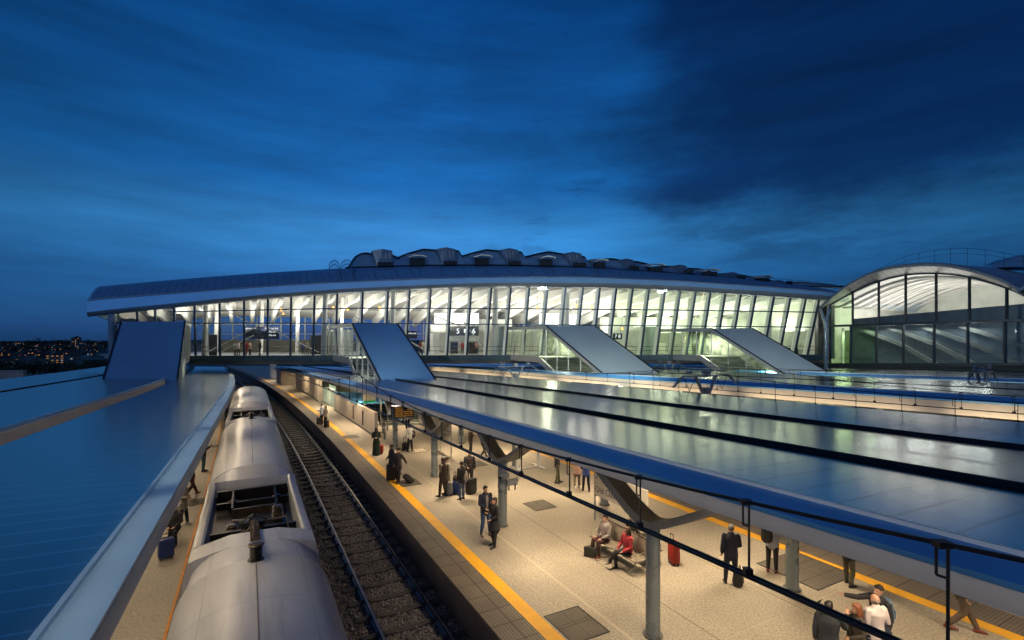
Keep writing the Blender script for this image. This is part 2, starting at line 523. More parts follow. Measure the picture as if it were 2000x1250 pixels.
def ballast_bed(name, u0, u1, Ys):
    bm = BM()
    us = [u0, u0 + 0.25] + frange(u0 + 0.6, u1 - 0.6, 0.7) + [u1 - 0.25, u1]
    rnd = random.Random(int(u0 * 10) + 5)
    secs = []
    for Y in Ys:
        secs.append([P(u, Y, -1.115 + rnd.uniform(-0.035, 0.035)) for u in us])
    loft(bm, secs, closed=False)
    tag(smooth(obj(name, bm, M_ballast), 70), kind='structure')
YB = frange(-14, 40, 0.9) + frange(42, 130, 4)
ballast_bed('ballast_bed', -2.25, 6.3, YB)
ballast_bed('ballast_bed', 19.7, 28.1, frange(4, 40, 1.2) + frange(42, 110, 4))
ballast_bed('ballast_bed', 42, 50.2, frange(14, 110, 5))

# loose stones lying on the bed beside the near track: one mass nobody could count
def stones(name, bands, n, seed):
    rnd = random.Random(seed)
    bm = BM()
    base = [(1, 0, 0), (-1, 0, 0), (0, 1, 0), (0, -1, 0), (0, 0, 1), (0, 0, -1)]
    tri = [(0, 2, 4), (2, 1, 4), (1, 3, 4), (3, 0, 4), (2, 0, 5), (1, 2, 5), (3, 1, 5), (0, 3, 5)]
    for i in range(n):
        a, b, y0, y1 = bands[rnd.randrange(len(bands))]
        u = rnd.uniform(a, b); Y = y0 + (y1 - y0) * rnd.random() ** 1.4
        p = P(u, Y, -1.085 + rnd.uniform(-0.01, 0.035))
        s = rnd.uniform(0.03, 0.075)
        rot = Matrix.Rotation(rnd.uniform(0, 6.3), 3, 'Z') @ Matrix.Rotation(rnd.uniform(0, 3), 3, 'X')
        vs = [bm.verts.new(p + rot @ Vector((x * s * rnd.uniform(0.7, 1.3), y * s * rnd.uniform(0.7, 1.2), z * s * rnd.uniform(0.6, 1.0)))) for x, y, z in base]
        for t in tri: bm.faces.new([vs[k] for k in t])
    tag(obj(name, bm, M_stone), 'dark grey ballast stones lying around the rails', 'ballast', kind='stuff')
stones('ballast_stones', [(1.9, 6.2, 7, 44), (3.9, 5.6, 8, 30), (1.9, 6.2, 7, 24)], 26000, 4)

def platform(name, u0, u1, Ys, tan=TAN, left=True, right=True, fm=None):
    bm = BM(); sweep(bm, [(u0, -1.3), (u1, -1.3), (u1, 0), (u0, 0)], Ys, tan=tan)
    o = obj(name, bm, fm or M_floor); tag(o, kind='structure')
    o.data.materials.append(M_edge)
    for f in o.data.polygons:
        if abs(f.normal.z) < 0.5: f.material_index = 1
    return o
UE, UY0, UY1 = 6.26, 7.26, 7.72
platform('platform', UE, 20.1, YS)
TANL = 0.5305
YSL = frange(-14, 100, 4)
platform('platform', -32, -1.78, YSL, tan=TANL)
platform('platform', 28.2, 41.8, frange(10, 120, 5))
platform('platform', 50.3, 70, frange(14, 120, 5))

def strip(name, u0, u1, z, m, Ys, tan=TAN, thick=None):
    bm = BM()
    if thick: sweep(bm, [(u0, z - thick), (u1, z - thick), (u1, z), (u0, z)], Ys, tan=tan)
    else: sweep(bm, [(u0, z), (u1, z)], Ys, closed=False, tan=tan)
    return tag(obj(name, bm, m), kind='structure')
# coping slabs stand a little proud of the wall and overhang it
strip('platform_coping', UE - 0.10, UY0, 0.012, M_tact, YS, thick=0.10)
strip('yellow_line', UY0 + 0.003, UY1, 0.010, M_yellow, YS)
strip('platform_coping', 18.98, 20.2, 0.012, M_tact, YS, thick=0.10)
strip('yellow_line', 18.50, 18.977, 0.010, M_yellow, YS)
strip('platform_coping', -2.0, -1.74, 0.012, M_tact, YSL, tan=TANL, thick=0.10)
strip('yellow_line', -2.075, -2.003, 0.010, mat('orange_line_paint', (0.55, 0.20, 0.015), 0.6, 0, 0.2, 4), YSL, tan=TANL)
strip('platform_coping', 28.1, 29.2, 0.012, M_tact, frange(10, 110, 5), thick=0.10)
strip('yellow_line', 29.203, 29.65, 0.010, M_yellow, frange(10, 110, 5))

# ------------------------------------------------------------------ tracks
def heading(u, Y, tan=TAN):
    d = P(u, Y + 0.5, 0, tan) - P(u, Y - 0.5, 0, tan)
    return math.atan2(-d.x, d.y)

def rail_profile():
    return [(-0.075, 0), (0.075, 0), (0.075, 0.02), (0.012, 0.04), (0.012, 0.115), (0.037, 0.125), (0.037, 0.16), (-0.037, 0.16), (-0.037, 0.125), (-0.012, 0.115), (-0.012, 0.04), (-0.075, 0.02)]

def sleeper_mesh():
    bm = BM()
    sec = []
    for x, h in ((-1.32, 0.20), (-1.0, 0.21), (-0.55, 0.205), (-0.3, 0.17), (0.3, 0.17), (0.55, 0.205), (1.0, 0.21), (1.32, 0.20)):
        sec.append([(x, -0.13, 0), (x, 0.13, 0), (x, 0.105, h), (x, -0.105, h)])
    loft(bm, sec)
    for sx in (-0.83, 0.83):
        for dx in (-0.12, 0.12):
            box(bm, (sx + dx, 0, 0.225), (0.07, 0.12, 0.035))
    me = bpy.data.meshes.new('sleeper'); bm.normal_update(); fix(bm); bm.to_mesh(me); bm.free()
    me.materials.append(M_sleeper)
    return me
SLEEPER = sleeper_mesh()

def track(u, Ys, y0, y1, label, nsl=100, half=0.94):
    t = thing('railway_track', label, 'railway track', P(u, max(y0, 8), -1.1))
    for s in (-1, 1):
        bm = BM()
        loft(bm, [[P(u + s * half + a * 1.135, Y, -1.02 + b) for a, b in rail_profile()] for Y in Ys])
        smooth(part('rail', bm, M_rail, t, False), 30)
    Y = y0; k = 0
    rest = []
    while Y < y1:
        p = P(u, Y, -1.185); hz = heading(u, Y)
        if k < nsl:
            o = bpy.data.objects.new('sleeper', SLEEPER); col.objects.link(o); o.parent = t
            o.matrix_parent_inverse = parent_world(t).inverted()
            o.location = p; o.rotation_euler = (0, 0, hz + random.uniform(-0.012, 0.012))
        else: rest.append((p, hz))
        k += 1; Y += 0.98 * math.cos(TH)
    if rest:
        bm = BM()
        for p, hz in rest: box(bm, p + Vector((0, 0, 0.1)), (2.6, 0.26, 0.2), hz)
        tag(part('sleeper', bm, M_sleeper, t, False), kind='stuff')
    return t
YT = frange(-14, 25, 3.0) + frange(27, 130, 2.5)
track(4.69, YT, 6.5, 95, 'dark curving railway track between the white train and the lit platform')
track(0.16, YT, -8, 40, 'railway track lying under the white train', nsl=8)
track(21.7, YT, 12, 60, 'railway track along the far edge of the lit platform, under its canopy', nsl=60)
track(26.0, YT, 16, 60, 'railway track in front of the second platform', nsl=40)

# third-rail style cable troughs and walkway boards between the tracks are not visible; small lineside boxes are
# ------------------------------------------------------------------ covers set in the paving
M_cover = tactile_mat('cover_plate', (0.085, 0.07, 0.055), (0.15, 0.125, 0.095), 0.07)
def cover(u, Y, w, l, label, m=None):
    t = thing('floor_cover', label, 'cover', P(u, Y, 0), heading(u, Y), 'covers set into the paving')
    bm = BM(); box(bm, (0, 0, 0.006), (w, l, 0.012)); part('plate', bm, m or M_cover, t)
    bm = BM()
    for sx in (-1, 1): box(bm, (sx * (w / 2 + 0.02), 0, 0.008), (0.03, l + 0.07, 0.016))
    for sy in (-1, 1): box(bm, (0, sy * (l / 2 + 0.02), 0.008), (w, 0.03, 0.016))
    box(bm, (0, 0, 0.0135), (0.014, l, 0.004)); box(bm, (0, 0, 0.0135), (w, 0.014, 0.004))
    part('rim', bm, M_dark, t)
def coverp(x, y, w, l, label, m=None):
    p = W(x, y, CZ); cover(p.x + TAN * p.y + bend(p.y), p.y, w, l, label, m)
coverp(1125, 1219, 1.02, 1.28, 'large dark cover plate in the paving beside the nearest yellow line')
coverp(1054, 987, 1.0, 1.05, 'dark chequered cover in the open paving under the overhead wire')
coverp(798, 943, 0.95, 1.0, 'dark cover behind the man trailing a wheeled case')
coverp(685, 853, 1.0, 1.1, 'faint brown cover in the far paving near the yellow line')
coverp(817, 880, 0.95, 0.95, 'pale cover beside the man carrying his jacket', M_cream)
coverp(924, 907, 1.3, 1.1, 'dark cover behind the older man in a dark suit')
coverp(1572, 1112, 1.9, 1.9, 'wide dark cover beside the right round column')
coverp(381, 981, 1.6, 0.9, 'dark cover crossing the left platform beside the train well')
coverp(414, 872, 1.6, 0.6, 'narrow dark cover crossing the far left platform')
# ================================================================== TRAIN
TC, TW = 0.146, 1.40          # centre line offset (u) and half width
EL = Vector((-TANL, 1, 0)).normalized(); NL = Vector((EL.y, -EL.x, 0))
def TP(s, t, z):
    """train frame: s metres along the train, t metres to its right of the centre line, z above the platform"""
    o = Vector((TC, 0, 0)); o = o - EL * (TC * EL.x)
    return o + EL * s + NL * t + Vector((0, 0, z))

def arch(hw, zc, zt, n=14, base=-0.95, p=2.3):
    """closed body section: flat sides, arched roof"""
    pts = [(-hw * 0.97, base), (-hw, -0.2), (-hw, zc - 0.3)]
    for i in range(n + 1):
        a = PI - PI * i / n
        c, s_ = math.cos(a), math.sin(a)
        x = (hw - 0.02) * (abs(c) ** (2 / p)) * (1 if c >= 0 else -1)
        z = zc + (zt - zc) * (abs(s_) ** (2 / p))
        pts.append((x, z))
    pts += [(hw, zc - 0.3), (hw, -0.2), (hw * 0.97, base)]
    return pts

def sect(s, prof): return [TP(s, t, z) for t, z in prof]

RING = arch(1.36, 1.95, 2.93)
def car(s0, s1, label, well, seg_end_round=False):
    t = thing('train_carriage', label, 'train carriage', TP((s0 + s1) / 2, 0, -0.9), 0, 'carriages of the white train')
    bm = BM()
    a = s0 + (7.9 if well else 0.12)
    prof = arch(TW, 1.95, 2.95)
    small = [(x * 0.97, z - 0.045 if z > 0 else z) for x, z in prof]
    S = []
    if not well: S.append(sect(s0, small))
    S.append(sect(a, prof))
    S += [sect(s, prof) for s in frange(a + 1.5, s1 - 0.12, 3)]
    S.append(sect(s1, small))
    if seg_end_round:
        S[-1] = sect(s1 - 0.9, prof)
        for k in range(1, 8):
            f = k / 7
            S.append(sect(s1 - 0.9 + 2.2 * f, [(x * (1 - 0.28 * f * f), -0.95 + (z + 0.95) * (1 - 0.55 * f ** 2.5)) for x, z in prof]))
    loft(bm, S); fix(bm)
    smooth(part('body', bm, M_train, t, False), 35)
    # weld line down the middle of the roof and cross seams
    bm = BM()
    for k in frange(a + 0.2, s1 - 0.5, 4):
        pass
    tube(bm, [TP(s, 0, 2.952) for s in frange(a + 0.15, s1 - 0.25, 4)], 0.014, 4)
    part('roof_seam', bm, mat('seam_grey', (0.16, 0.155, 0.16), 0.5), t, False)
    # side windows and doors
    for sd in (-1, 1):
        L = s1 - s0
        for k in range(7):
            sc = s0 + L * (k + 0.7) / 7.4
            bm = BM()
            pts = [TP(sc - 0.75, sd * (TW + 0.004), 0.75), TP(sc + 0.75, sd * (TW + 0.004), 0.75), TP(sc + 0.75, sd * (TW + 0.004), 1.55), TP(sc - 0.75, sd * (TW + 0.004), 1.55)]
            quad(bm, *pts); part('window', bm, M_winb, t, False)
        for k in (0.33, 0.69):
            sc = s0 + L * k + 0.4
            bm = BM()
            loft(bm, [[TP(sc - 0.6, sd * (TW + w), z) for w, z in ((0, -0.1), (0.03, -0.1), (0.03, 1.9), (0, 1.9))], [TP(sc + 0.6, sd * (TW + w), z) for w, z in ((0, -0.1), (0.03, -0.1), (0.03, 1.9), (0, 1.9))]])
            fix(bm); part('door', bm, M_trains, t, False)
        bm = BM()
        tube(bm, [TP(s, sd * (TW - 0.015), 1.98) for s in frange(a, s1 - 0.2, 4)], 0.022, 5)
        part('rain_strip', bm, M_trains, t, False)
    if well:
        # lower ring behind the coupling, bulkhead, side rims and the open well
        bm = BM()
        r1 = arch(1.35, 1.93, 2.80)
        loft(bm, [sect(s0, [(x * 0.985, z - 0.03 if z > 0 else z) for x, z in r1]), sect(s0 + 0.14, r1), sect(s0 + 0.42, r1), sect(s0 + 0.46, [(x * 0.97, z - 0.06 if z > 0 else z) for x, z in r1]),
                  sect(s0 + 1.25, [(x * 0.97, z - 0.06 if z > 0 else z) for x, z in r1])])
        fix(bm); smooth(part('end_ring', bm, M_train, t, False), 35)
        bx = [(-TW * .97, -0.95), (-TW, -0.2), (-TW, 1.7), (-1.36, 2.1), (-1.27, 2.50), (-1.1, 2.56), (-0.5, 2.70), (0, 2.74), (0.5, 2.70), (1.1, 2.56), (1.27, 2.50), (1.36, 2.1), (TW, 1.7), (TW, -0.2), (TW * .97, -0.95)]
        bm = BM()          # front bulkhead block
        w0, w1 = s0 + 1.95, s0 + 7.2
        loft(bm, [sect(s0 + 1.18, bx), sect(w0 - 0.08, bx), sect(w0, [(x, min(z, 2.70)) for x, z in bx])]); fix(bm)
        smooth(part('bulkhead', bm, M_train, t, False), 28)
        for sd in (-1, 1):
            bm = BM()
            ps = [(sd * x, z) for x, z in ((1.36, -0.95), (1.40, -0.2), (1.40, 1.7), (1.36, 2.1), (1.27, 2.50), (1.20, 2.545), (1.10, 2.55), (1.05, 2.50), (1.02, 1.9), (1.02, -0.95))]
            loft(bm, [sect(w0, ps)] + [sect(s, ps) for s in (w0 + 1.5, w0 + 3, w1 - 0.3)] + [sect(w1, [(x, z + (0.12 if z > 2.2 else 0)) for x, z in ps])]); fix(bm)
            smooth(part('side_rim', bm, M_train, t, False), 30)
        # sloping rear wall up to the arched roof
        bm = BM()
        lo = [(x, min(z, 2.10 + 0.0 * x)) for x, z in prof]
        mid = [(x * 0.99, min(z, 2.62)) for x, z in prof]
        loft(bm, [sect(w1, lo), sect(w1 + 0.12, mid), sect(a - 0.02, [(x * 0.995, z - 0.03 if z > 1 else z) for x, z in prof]), sect(a, prof)]); fix(bm)
        smooth(part('rear_wall', bm, M_train, t, False), 30)
        bm = BM()
        slab(bm, TP(w0, -1.02, 1.98), TP(w1, -1.02, 1.98), TP(w1, 1.02, 1.98), TP(w0, 1.02, 1.98), 0.05)
        part('well_floor', bm, M_well, t, False)
        for sx, zz, hh, m_ in ((w0 + 1.15, 2.24, 0.30, M_black), (w0 + 3.15, 2.22, 0.24, M_brown), (w0 + 4.0, 2.20, 0.2, M_black), (w0 + 4.75, 2.30, 0.34, M_black)):
            bm = BM()
            x0, x1 = (-0.98, 1.0) if m_ is M_black else (-0.55, 0.62)
            loft(bm, [[TP(sx + a_, x0, zz + b_) for a_, b_ in ((-0.03, -hh / 2), (0.03, -hh / 2), (0.05, hh / 2), (-0.06, hh / 2))], [TP(sx + a_, x1, zz + b_) for a_, b_ in ((-0.03, -hh / 2), (0.03, -hh / 2), (0.05, hh / 2), (-0.06, hh / 2))]])
            fix(bm); part('cross_beam', bm, m_, t, False)
        for xx in (-0.55, 0.62):
            bm = BM()
            tube(bm, [TP(w0 + 3.15, xx, 2.30), TP(w0 + 4.75, xx, 2.38)], 0, rect=(0.05, 0.16)); part('frame_arm', bm, M_black, t, False)
        # ribbed insulators
        def ribbed(c, ax, L, r, n):
            bm = BM(); pr = [(0.0, 0), (r * 0.55, 0)]
            for k in range(n):
                z = L * (k + 0.2) / n
                pr += [(r * 0.55, z), (r, z + L / n * 0.25), (r * 0.95, z + L / n * 0.4), (r * 0.55, z + L / n * 0.6)]
            pr += [(r * 0.55, L), (0.0, L)]
            lathe(bm, pr, 14, c, ax); fix(bm); return bm
        up = Vector((0, 0, 1))
        for (sx, xx, L, r, n) in ((w0 + 1.9, -0.52, 0.32, 0.15, 4), (w0 + 2.7, 0.62, 0.42, 0.16, 6), (w0 + 4.1, -0.55, 0.35, 0.13, 5), (w0 + 4.1, 0.66, 0.35, 0.13, 5)):
            smooth(part('insulator', ribbed(TP(sx, xx, 2.0), up, L, r, n), M_ins, t, False), 50)
        smooth(part('insulator', ribbed(TP(w0 + 0.75, -0.28, 2.58), NL, 0.5, 0.13, 5), M_ins, t, False), 50)
        bm = BM()
        for pts, r in ((((w0 + 1.9, -0.5, 2.42), (w0 + 1.6, -0.1, 2.46), (w0 + 0.95, 0.1, 2.66)), 0.02), (((w0 + 0.9, 0.2, 2.62), (w0 + 0.95, 0.75, 2.62), (w0 + 0.9, 0.8, 2.3)), 0.02),
                       (((w0 + 0.2, -0.95, 2.1), (w0 + 0.45, -0.6, 2.4), (w0 + 0.6, -0.2, 2.55)), 0.022), (((w0 + 0.15, -0.8, 2.05), (w0 + 0.3, -0.4, 2.35), (w0 + 0.6, -0.1, 2.6)), 0.02),
                       (((w0 + 2.7, 0.55, 2.5), (w0 + 2.2, 0.5, 2.55), (w0 + 1.2, 0.4, 2.6)), 0.018)):
            tube(bm, [TP(*p) for p in pts], r, 6)
        part('cable', bm, mat('cable_grey', (0.16, 0.14, 0.11), 0.5, 0.3), t, False)
        bm = BM()
        c = TP(w0 + 0.72, -0.02, 2.66)
        box(bm, c, (0.55, 0.22, 0.10), math.atan2(NL.y, NL.x)); box(bm, c + Vector((0, 0, 0.1)), (0.2, 0.3, 0.12), math.atan2(NL.y, NL.x))
        tube(bm, [TP(w0 + 0.72, -0.3, 2.72), TP(w0 + 0.75, -0.02, 2.86), TP(w0 + 0.72, 0.3, 2.7)], 0.025, 6)
        part('switch_head', bm, M_black, t, False)
        bm = BM()
        pr = [(w0 + 0.62, 2.70), (w0 + 0.1, 2.80), (w0 - 0.5, 2.84), (s0 + 0.75, 2.84), (s0 + 0.2, 2.95), (s0 - 0.28, 3.26)]
        pts = [TP(s, 0.0, z) for s, z in pr]
        tube(bm, pts, 0.05, 8)
        L = 0
        for a_, b_ in zip(pts, pts[1:]):
            n = int((b_ - a_).length / 0.07)
            for k in range(n):
                lathe(bm, [(0.052, -0.012), (0.10, -0.006), (0.10, 0.006), (0.052, 0.012)], 12, a_.lerp(b_, k / n), b_ - a_)
        smooth(part('jumper_lead', bm, M_ins, t, False), 50)
        bm = BM()
        for sd in (-1, 1): box(bm, TP(w0 + 5.0, sd * 0.78, 2.16), (0.45, 0.5, 0.28), math.atan2(EL.y, EL.x))
        box(bm, TP(w0 + 0.35, 0.62, 2.12), (0.5, 0.7, 0.24), math.atan2(EL.y, EL.x) )
        part('equipment_box', bm, M_dark, t, False)
    return t

CARS = [(-9.0, 11.2), (11.38, 30.5), (30.68, 51.0)]
car(*CARS[0], 'nearest train carriage with a plain grey roof and a round post insulator at its end', False)
car(*CARS[1], 'second train carriage with the large open equipment well in its roof', True)
car(*CARS[2], 'farthest train carriage with a small dark roof well and a rounded end under the bridge', True, True)
# concertina gangways and post insulators that sit on the carriage ends
for k, (a, b) in enumerate(((11.2, 11.38), (30.5, 30.68))):
    bm = BM(); pr = arch(1.20, 1.8, 2.72)
    loft(bm, [sect(a - 0.02, pr), sect(b + 0.02, pr)]); fix(bm)
    g = obj('gangway', bm, M_black)
    tag(g, ('black rubber gangway joining the nearest and second carriages', 'black rubber gangway joining the second and farthest carriages')[k], 'gangway')
    t = thing('post_insulator', ('large ribbed brown insulator standing on the nearest carriage roof end', 'small ribbed insulator standing on the second carriage roof end')[k], 'insulator', TP(a - 0.22, 0, 2.93))
    bm = BM()
    pr = [(0.0, 0), (0.15, 0), (0.15, 0.03), (0.08, 0.05)]
    for j in range(5): pr += [(0.075, 0.06 + j * 0.045), (0.12, 0.075 + j * 0.045), (0.115, 0.085 + j * 0.045), (0.075, 0.10 + j * 0.045)]
    pr += [(0.075, 0.29), (0.0, 0.29)]
    lathe(bm, pr, 18); smooth(part('ribbed_post', bm, M_black, t), 45)
    bm = BM(); lathe(bm, [(0.0, 0.29), (0.13, 0.29), (0.15, 0.31), (0.135, 0.34), (0.05, 0.36), (0.0, 0.36)], 18)
    smooth(part('cap', bm, M_ins, t), 45)
# ================================================================== CANOPIES
GR = 0.03
def cz(d0): return CZ - d0
def canopy(name, label, edge, panels, Ys, tan=TAN, side=1, lit=True, m_roof=None, m_trim=None, gaps=None):
    """edge: dict A,B,C -> (u,d0); panels: list of ((u,d0),(u,d0)) roof sheets; everything falls away at grade GR"""
    t = thing(name, label, 'canopy', P(edge['C'][0], max(Ys[0], 4), cz(edge['C'][1])))
    A, B, C = edge['A'], edge['B'], edge['C']
    for (u0, d0), (u1, d1) in panels:
        bm = BM()
        n = 6
        top = [(u0 + (u1 - u0) * i / n, cz(d0 + (d1 - d0) * i / n)) for i in range(n + 1)]
        prof = top + [(u, z - 0.09) for u, z in reversed(top)]
        loft(bm, [[P(u, Y, z - GR * Y, tan) for u, z in prof] for Y in Ys]); fix(bm)
        smooth(part('roof_panel', bm, m_roof or M_roof, t, False), 40)
        bm = BM()   # bright folded edge along the front of each sheet
        s = 0.05 * (1 if u1 > u0 else -1)
        loft(bm, [[P(u, Y, z - GR * Y, tan) for u, z in ((u0 - s * 0.2, cz(d0) - 0.10), (u0 - s * 0.2, cz(d0) + 0.035), (u0 + s, cz(d0) + 0.035), (u0 + s, cz(d0) - 0.10))] for Y in Ys]); fix(bm)
        part('roof_edge_fold', bm, M_gutter if u0 != panels[0][0][0] else M_triml, t, False)
    # valley gutters between sheets
    for ((a0, ad), (a1, bd)), ((b0, cd), (b1, dd)) in zip(panels, panels[1:]):
        if gaps: continue
        bm = BM()
        za, zb = cz(bd), cz(cd)
        loft(bm, [[P(u, Y, z - GR * Y, tan) for u, z in ((a1 - 0.02, za - 0.10), (a1 + 0.0, za - 0.22), (b0 - 0.0, za - 0.2201), (b0 + 0.02, zb - 0.10), (b0 + 0.02, za - 0.3), (a1 - 0.02, za - 0.3))] for Y in Ys]); fix(bm)
        part('valley_gutter', bm, M_gutter, t, False)
    bm = BM()
    s = 1 if A[0] > B[0] else -1
    pr = [(A[0], cz(A[1]) - 0.02), (B[0], cz(B[1])), (B[0] + s * 0.02, cz(B[1]) - 0.07), (A[0], cz(A[1]) - 0.12)]
    loft(bm, [[P(u, Y, z - GR * Y, tan) for u, z in pr] for Y in Ys]); fix(bm)
    smooth(part('edge_trim', bm, m_trim or M_trim, t, False), 40)
    bm = BM()
    pr = [(B[0] + s * 0.012, cz(B[1]) - 0.075), (C[0] - s * 0.03, cz(C[1]) + 0.10), (C[0] - s * 0.03, cz(C[1])), (C[0] + s * 0.06, cz(C[1])), (C[0] + s * 0.06, cz(B[1]) - 0.075)]
    loft(bm, [[P(u, Y, z - GR * Y, tan) for u, z in pr] for Y in Ys]); fix(bm)
    smooth(part('fascia', bm, M_fascia, t, False), 40)
    return t

# lit platform canopy ------------------------------------------------
RA, RB, RC = (8.3, 2.155), (7.7, 2.31), (7.7, 2.61)
YC = [y for y in YS if y < 82]
right = canopy('platform_canopy', 'long pale metal canopy over the lit platform with blue edge and two dark gutters', dict(A=RA, B=RB, C=RC),
       [((8.3, 2.155), (12.23, 2.214)), ((12.65, 2.15), (17.66, 2.225)), ((18.1, 2.17), (21.9, 1.97))], YC)
bm = BM()
pr = [(7.78, cz(2.60)), (21.9, cz(2.60)), (21.9, cz(2.54)), (7.78, cz(2.54))]
loft(bm, [[P(u, Y, z - GR * Y) for u, z in pr] for Y in YC]); fix(bm)
part('soffit', bm, M_soffit, right, False)
bm = BM()
pr = [(21.88, cz(2.0)), (21.96, cz(2.0)), (21.96, cz(2.62)), (21.88, cz(2.62))]
loft(bm, [[P(u, Y, z - GR * Y) for u, z in pr] for Y in YC]); fix(bm)
part('back_fascia', bm, M_fascia, right, False)

# left canopy ---------------------------------------------------------
TL = 0.5186
YL = frange(-6, 84, 3.6)
left = canopy('platform_canopy', 'blue metal canopy at left with broad pale edge strip beside the train', dict(A=(-1.78, 2.35), B=(-1.35, 2.35), C=(-1.35, 2.62)),
       [((-1.78, 2.35), (-6.3, 2.30))], YL, tan=TL, m_roof=M_roofl, m_trim=M_triml)
bm = BM()
pr = [(-6.2, cz(2.60)), (-1.45, cz(2.60)), (-1.45, cz(2.54)), (-6.2, cz(2.54))]
loft(bm, [[P(u, Y, z - GR * Y, TL) for u, z in pr] for Y in YL]); fix(bm)
part('soffit', bm, M_soffit, left, False)
left2 = canopy('platform_canopy', 'dark blue metal canopy under the left stair roof, beyond the open slot', dict(A=(-7.5, 2.26), B=(-7.3, 2.30), C=(-7.3, 2.85)),
       [((-7.5, 2.26), (-14.3, 2.25)), ((-14.8, 2.25), (-21.0, 2.22))], YL, tan=TL, m_roof=M_roofl, m_trim=M_fascia)
bm = BM()
pr = [(-21, cz(2.70)), (-7.4, cz(2.70)), (-7.4, cz(2.64)), (-21, cz(2.64))]
loft(bm, [[P(u, Y, z - GR * Y, TL) for u, z in pr] for Y in YL]); fix(bm)
part('soffit', bm, M_soffit, left2, False)
bm = BM()
pr = [(-21.06, cz(2.2)), (-20.98, cz(2.2)), (-20.98, cz(2.72)), (-21.06, cz(2.72))]
loft(bm, [[P(u, Y, z - GR * Y, TL) for u, z in pr] for Y in YL]); fix(bm)
part('back_fascia', bm, M_fascia, left2, False)

# canopies of the two platforms farther right ----------------------------
YR2 = frange(9, 25, 4) + frange(29, 117, 4)
c2 = canopy('platform_canopy', 'second platform canopy with blue edge over a glowing tan fascia, right of the lit platform', dict(A=(32.2, 1.85), B=(31.6, 2.10), C=(31.6, 2.75)),
       [((32.2, 1.85), (37.6, 1.80)), ((38.0, 1.80), (44.5, 1.74))], YR2)
bm = BM(); pr = [(31.8, cz(2.70)), (44.5, cz(2.70)), (44.5, cz(2.64)), (31.8, cz(2.64))]
loft(bm, [[P(u, Y, z - GR * Y) for u, z in pr] for Y in YR2]); fix(bm); part('soffit', bm, M_soffit, c2, False)
YR3 = frange(16, 25, 4) + frange(29, 101, 4)
c3 = canopy('platform_canopy', 'third and farthest platform canopy, below the arched glass gable', dict(A=(54.9, 1.85), B=(54.2, 2.05), C=(54.2, 2.7)),
       [((54.9, 1.85), (61, 1.80)), ((61.4, 1.80), (68, 1.76))], YR3)
bm = BM(); pr = [(54.4, cz(2.66)), (68, cz(2.66)), (68, cz(2.60)), (54.4, cz(2.60))]
loft(bm, [[P(u, Y, z - GR * Y) for u, z in pr] for Y in YR3]); fix(bm); part('soffit', bm, M_soffit, c3, False)

# ================================================================== COLUMNS
def column(u, Y, label, group, arms=True, ztop=None, r=0.175):
    hz = heading(u, Y)
    zs = cz(2.58) - GR * Y
    zt = ztop if ztop else 2.7 - GR * (Y - 12.2)
    t = thing('platform_column', label, 'column', P(u, Y, 0), hz, group)
    bm = BM()
    lathe(bm, [(r + 0.05, 0.0), (r + 0.05, 0.02), (r, 0.022), (r, zt if arms else zs), (r * 0.9, (zt if arms else zs) + 0.02)], 28)
    smooth(part('shaft', bm, M_col, t), 40)
    bm = BM(); lathe(bm, [(r + 0.06, 0.0), (r + 0.07, 0.03), (r + 0.012, 0.045)], 24); part('base_collar', bm, M_arm, t)
    if arms:
        for sd in (-1, 1):
            bm = BM()
            path = [(0.0, zt - 0.02, .62), (0.25 * sd, zt + 0.02, .64), (0.7 * sd, zt + 0.20, .62), (1.5 * sd, zt + 0.64, .58), (2.7 * sd, zt + 1.32, .5)]
            path = [(y, min(z, zs - 0.12), w) for y, z, w in path]
            S = []
            for i, (y, z, w) in enumerate(path):
                th = 0.16
                S.append([(-w / 2, y, z), (w / 2, y, z), (w / 2 - 0.06, y - sd * 0.06, z + th), (-w / 2 + 0.06, y - sd * 0.06, z + th)])
            loft(bm, S); fix(bm)
            smooth(part('arm', bm, M_arm, t), 35)
        bm = BM(); lathe(bm, [(r + 0.015, zt - 0.06), (r + 0.05, zt - 0.04), (r + 0.05, zt)], 24); part('head_collar', bm, M_col, t)
    return t
cl = ['nearest round steel column with a forked head, beside the bench', 'round steel column with forked head carrying the two security cameras',
      'third round column along the yellow line, with a forked head', 'round column beside the hanging departure board']
for (u, Y), l in zip(((10.0, 12.2), (10.0, 19.35), (9.95, 26.2), (9.9, 32.7)), cl):
    column(u, Y, l, 'forked columns along the left of the lit platform')
cr = ['thick plain column in the right row beside the man in a white shirt', 'plain column behind the station name sign', 'plain column behind the white sign frame', 'farthest plain column in the right row, near the second sign']
for (u, Y), l in zip(((15.9, 14.45), (15.75, 21.8), (15.3, 28.2), (15.0, 34.4)), cr):
    column(u, Y, l, 'plain columns along the right of the lit platform', arms=False)
for k, Y in enumerate((12, 19, 26, 33)):
    column(34.5, Y + 8, 'row column under the second platform canopy', 'columns under the second canopy', arms=False)

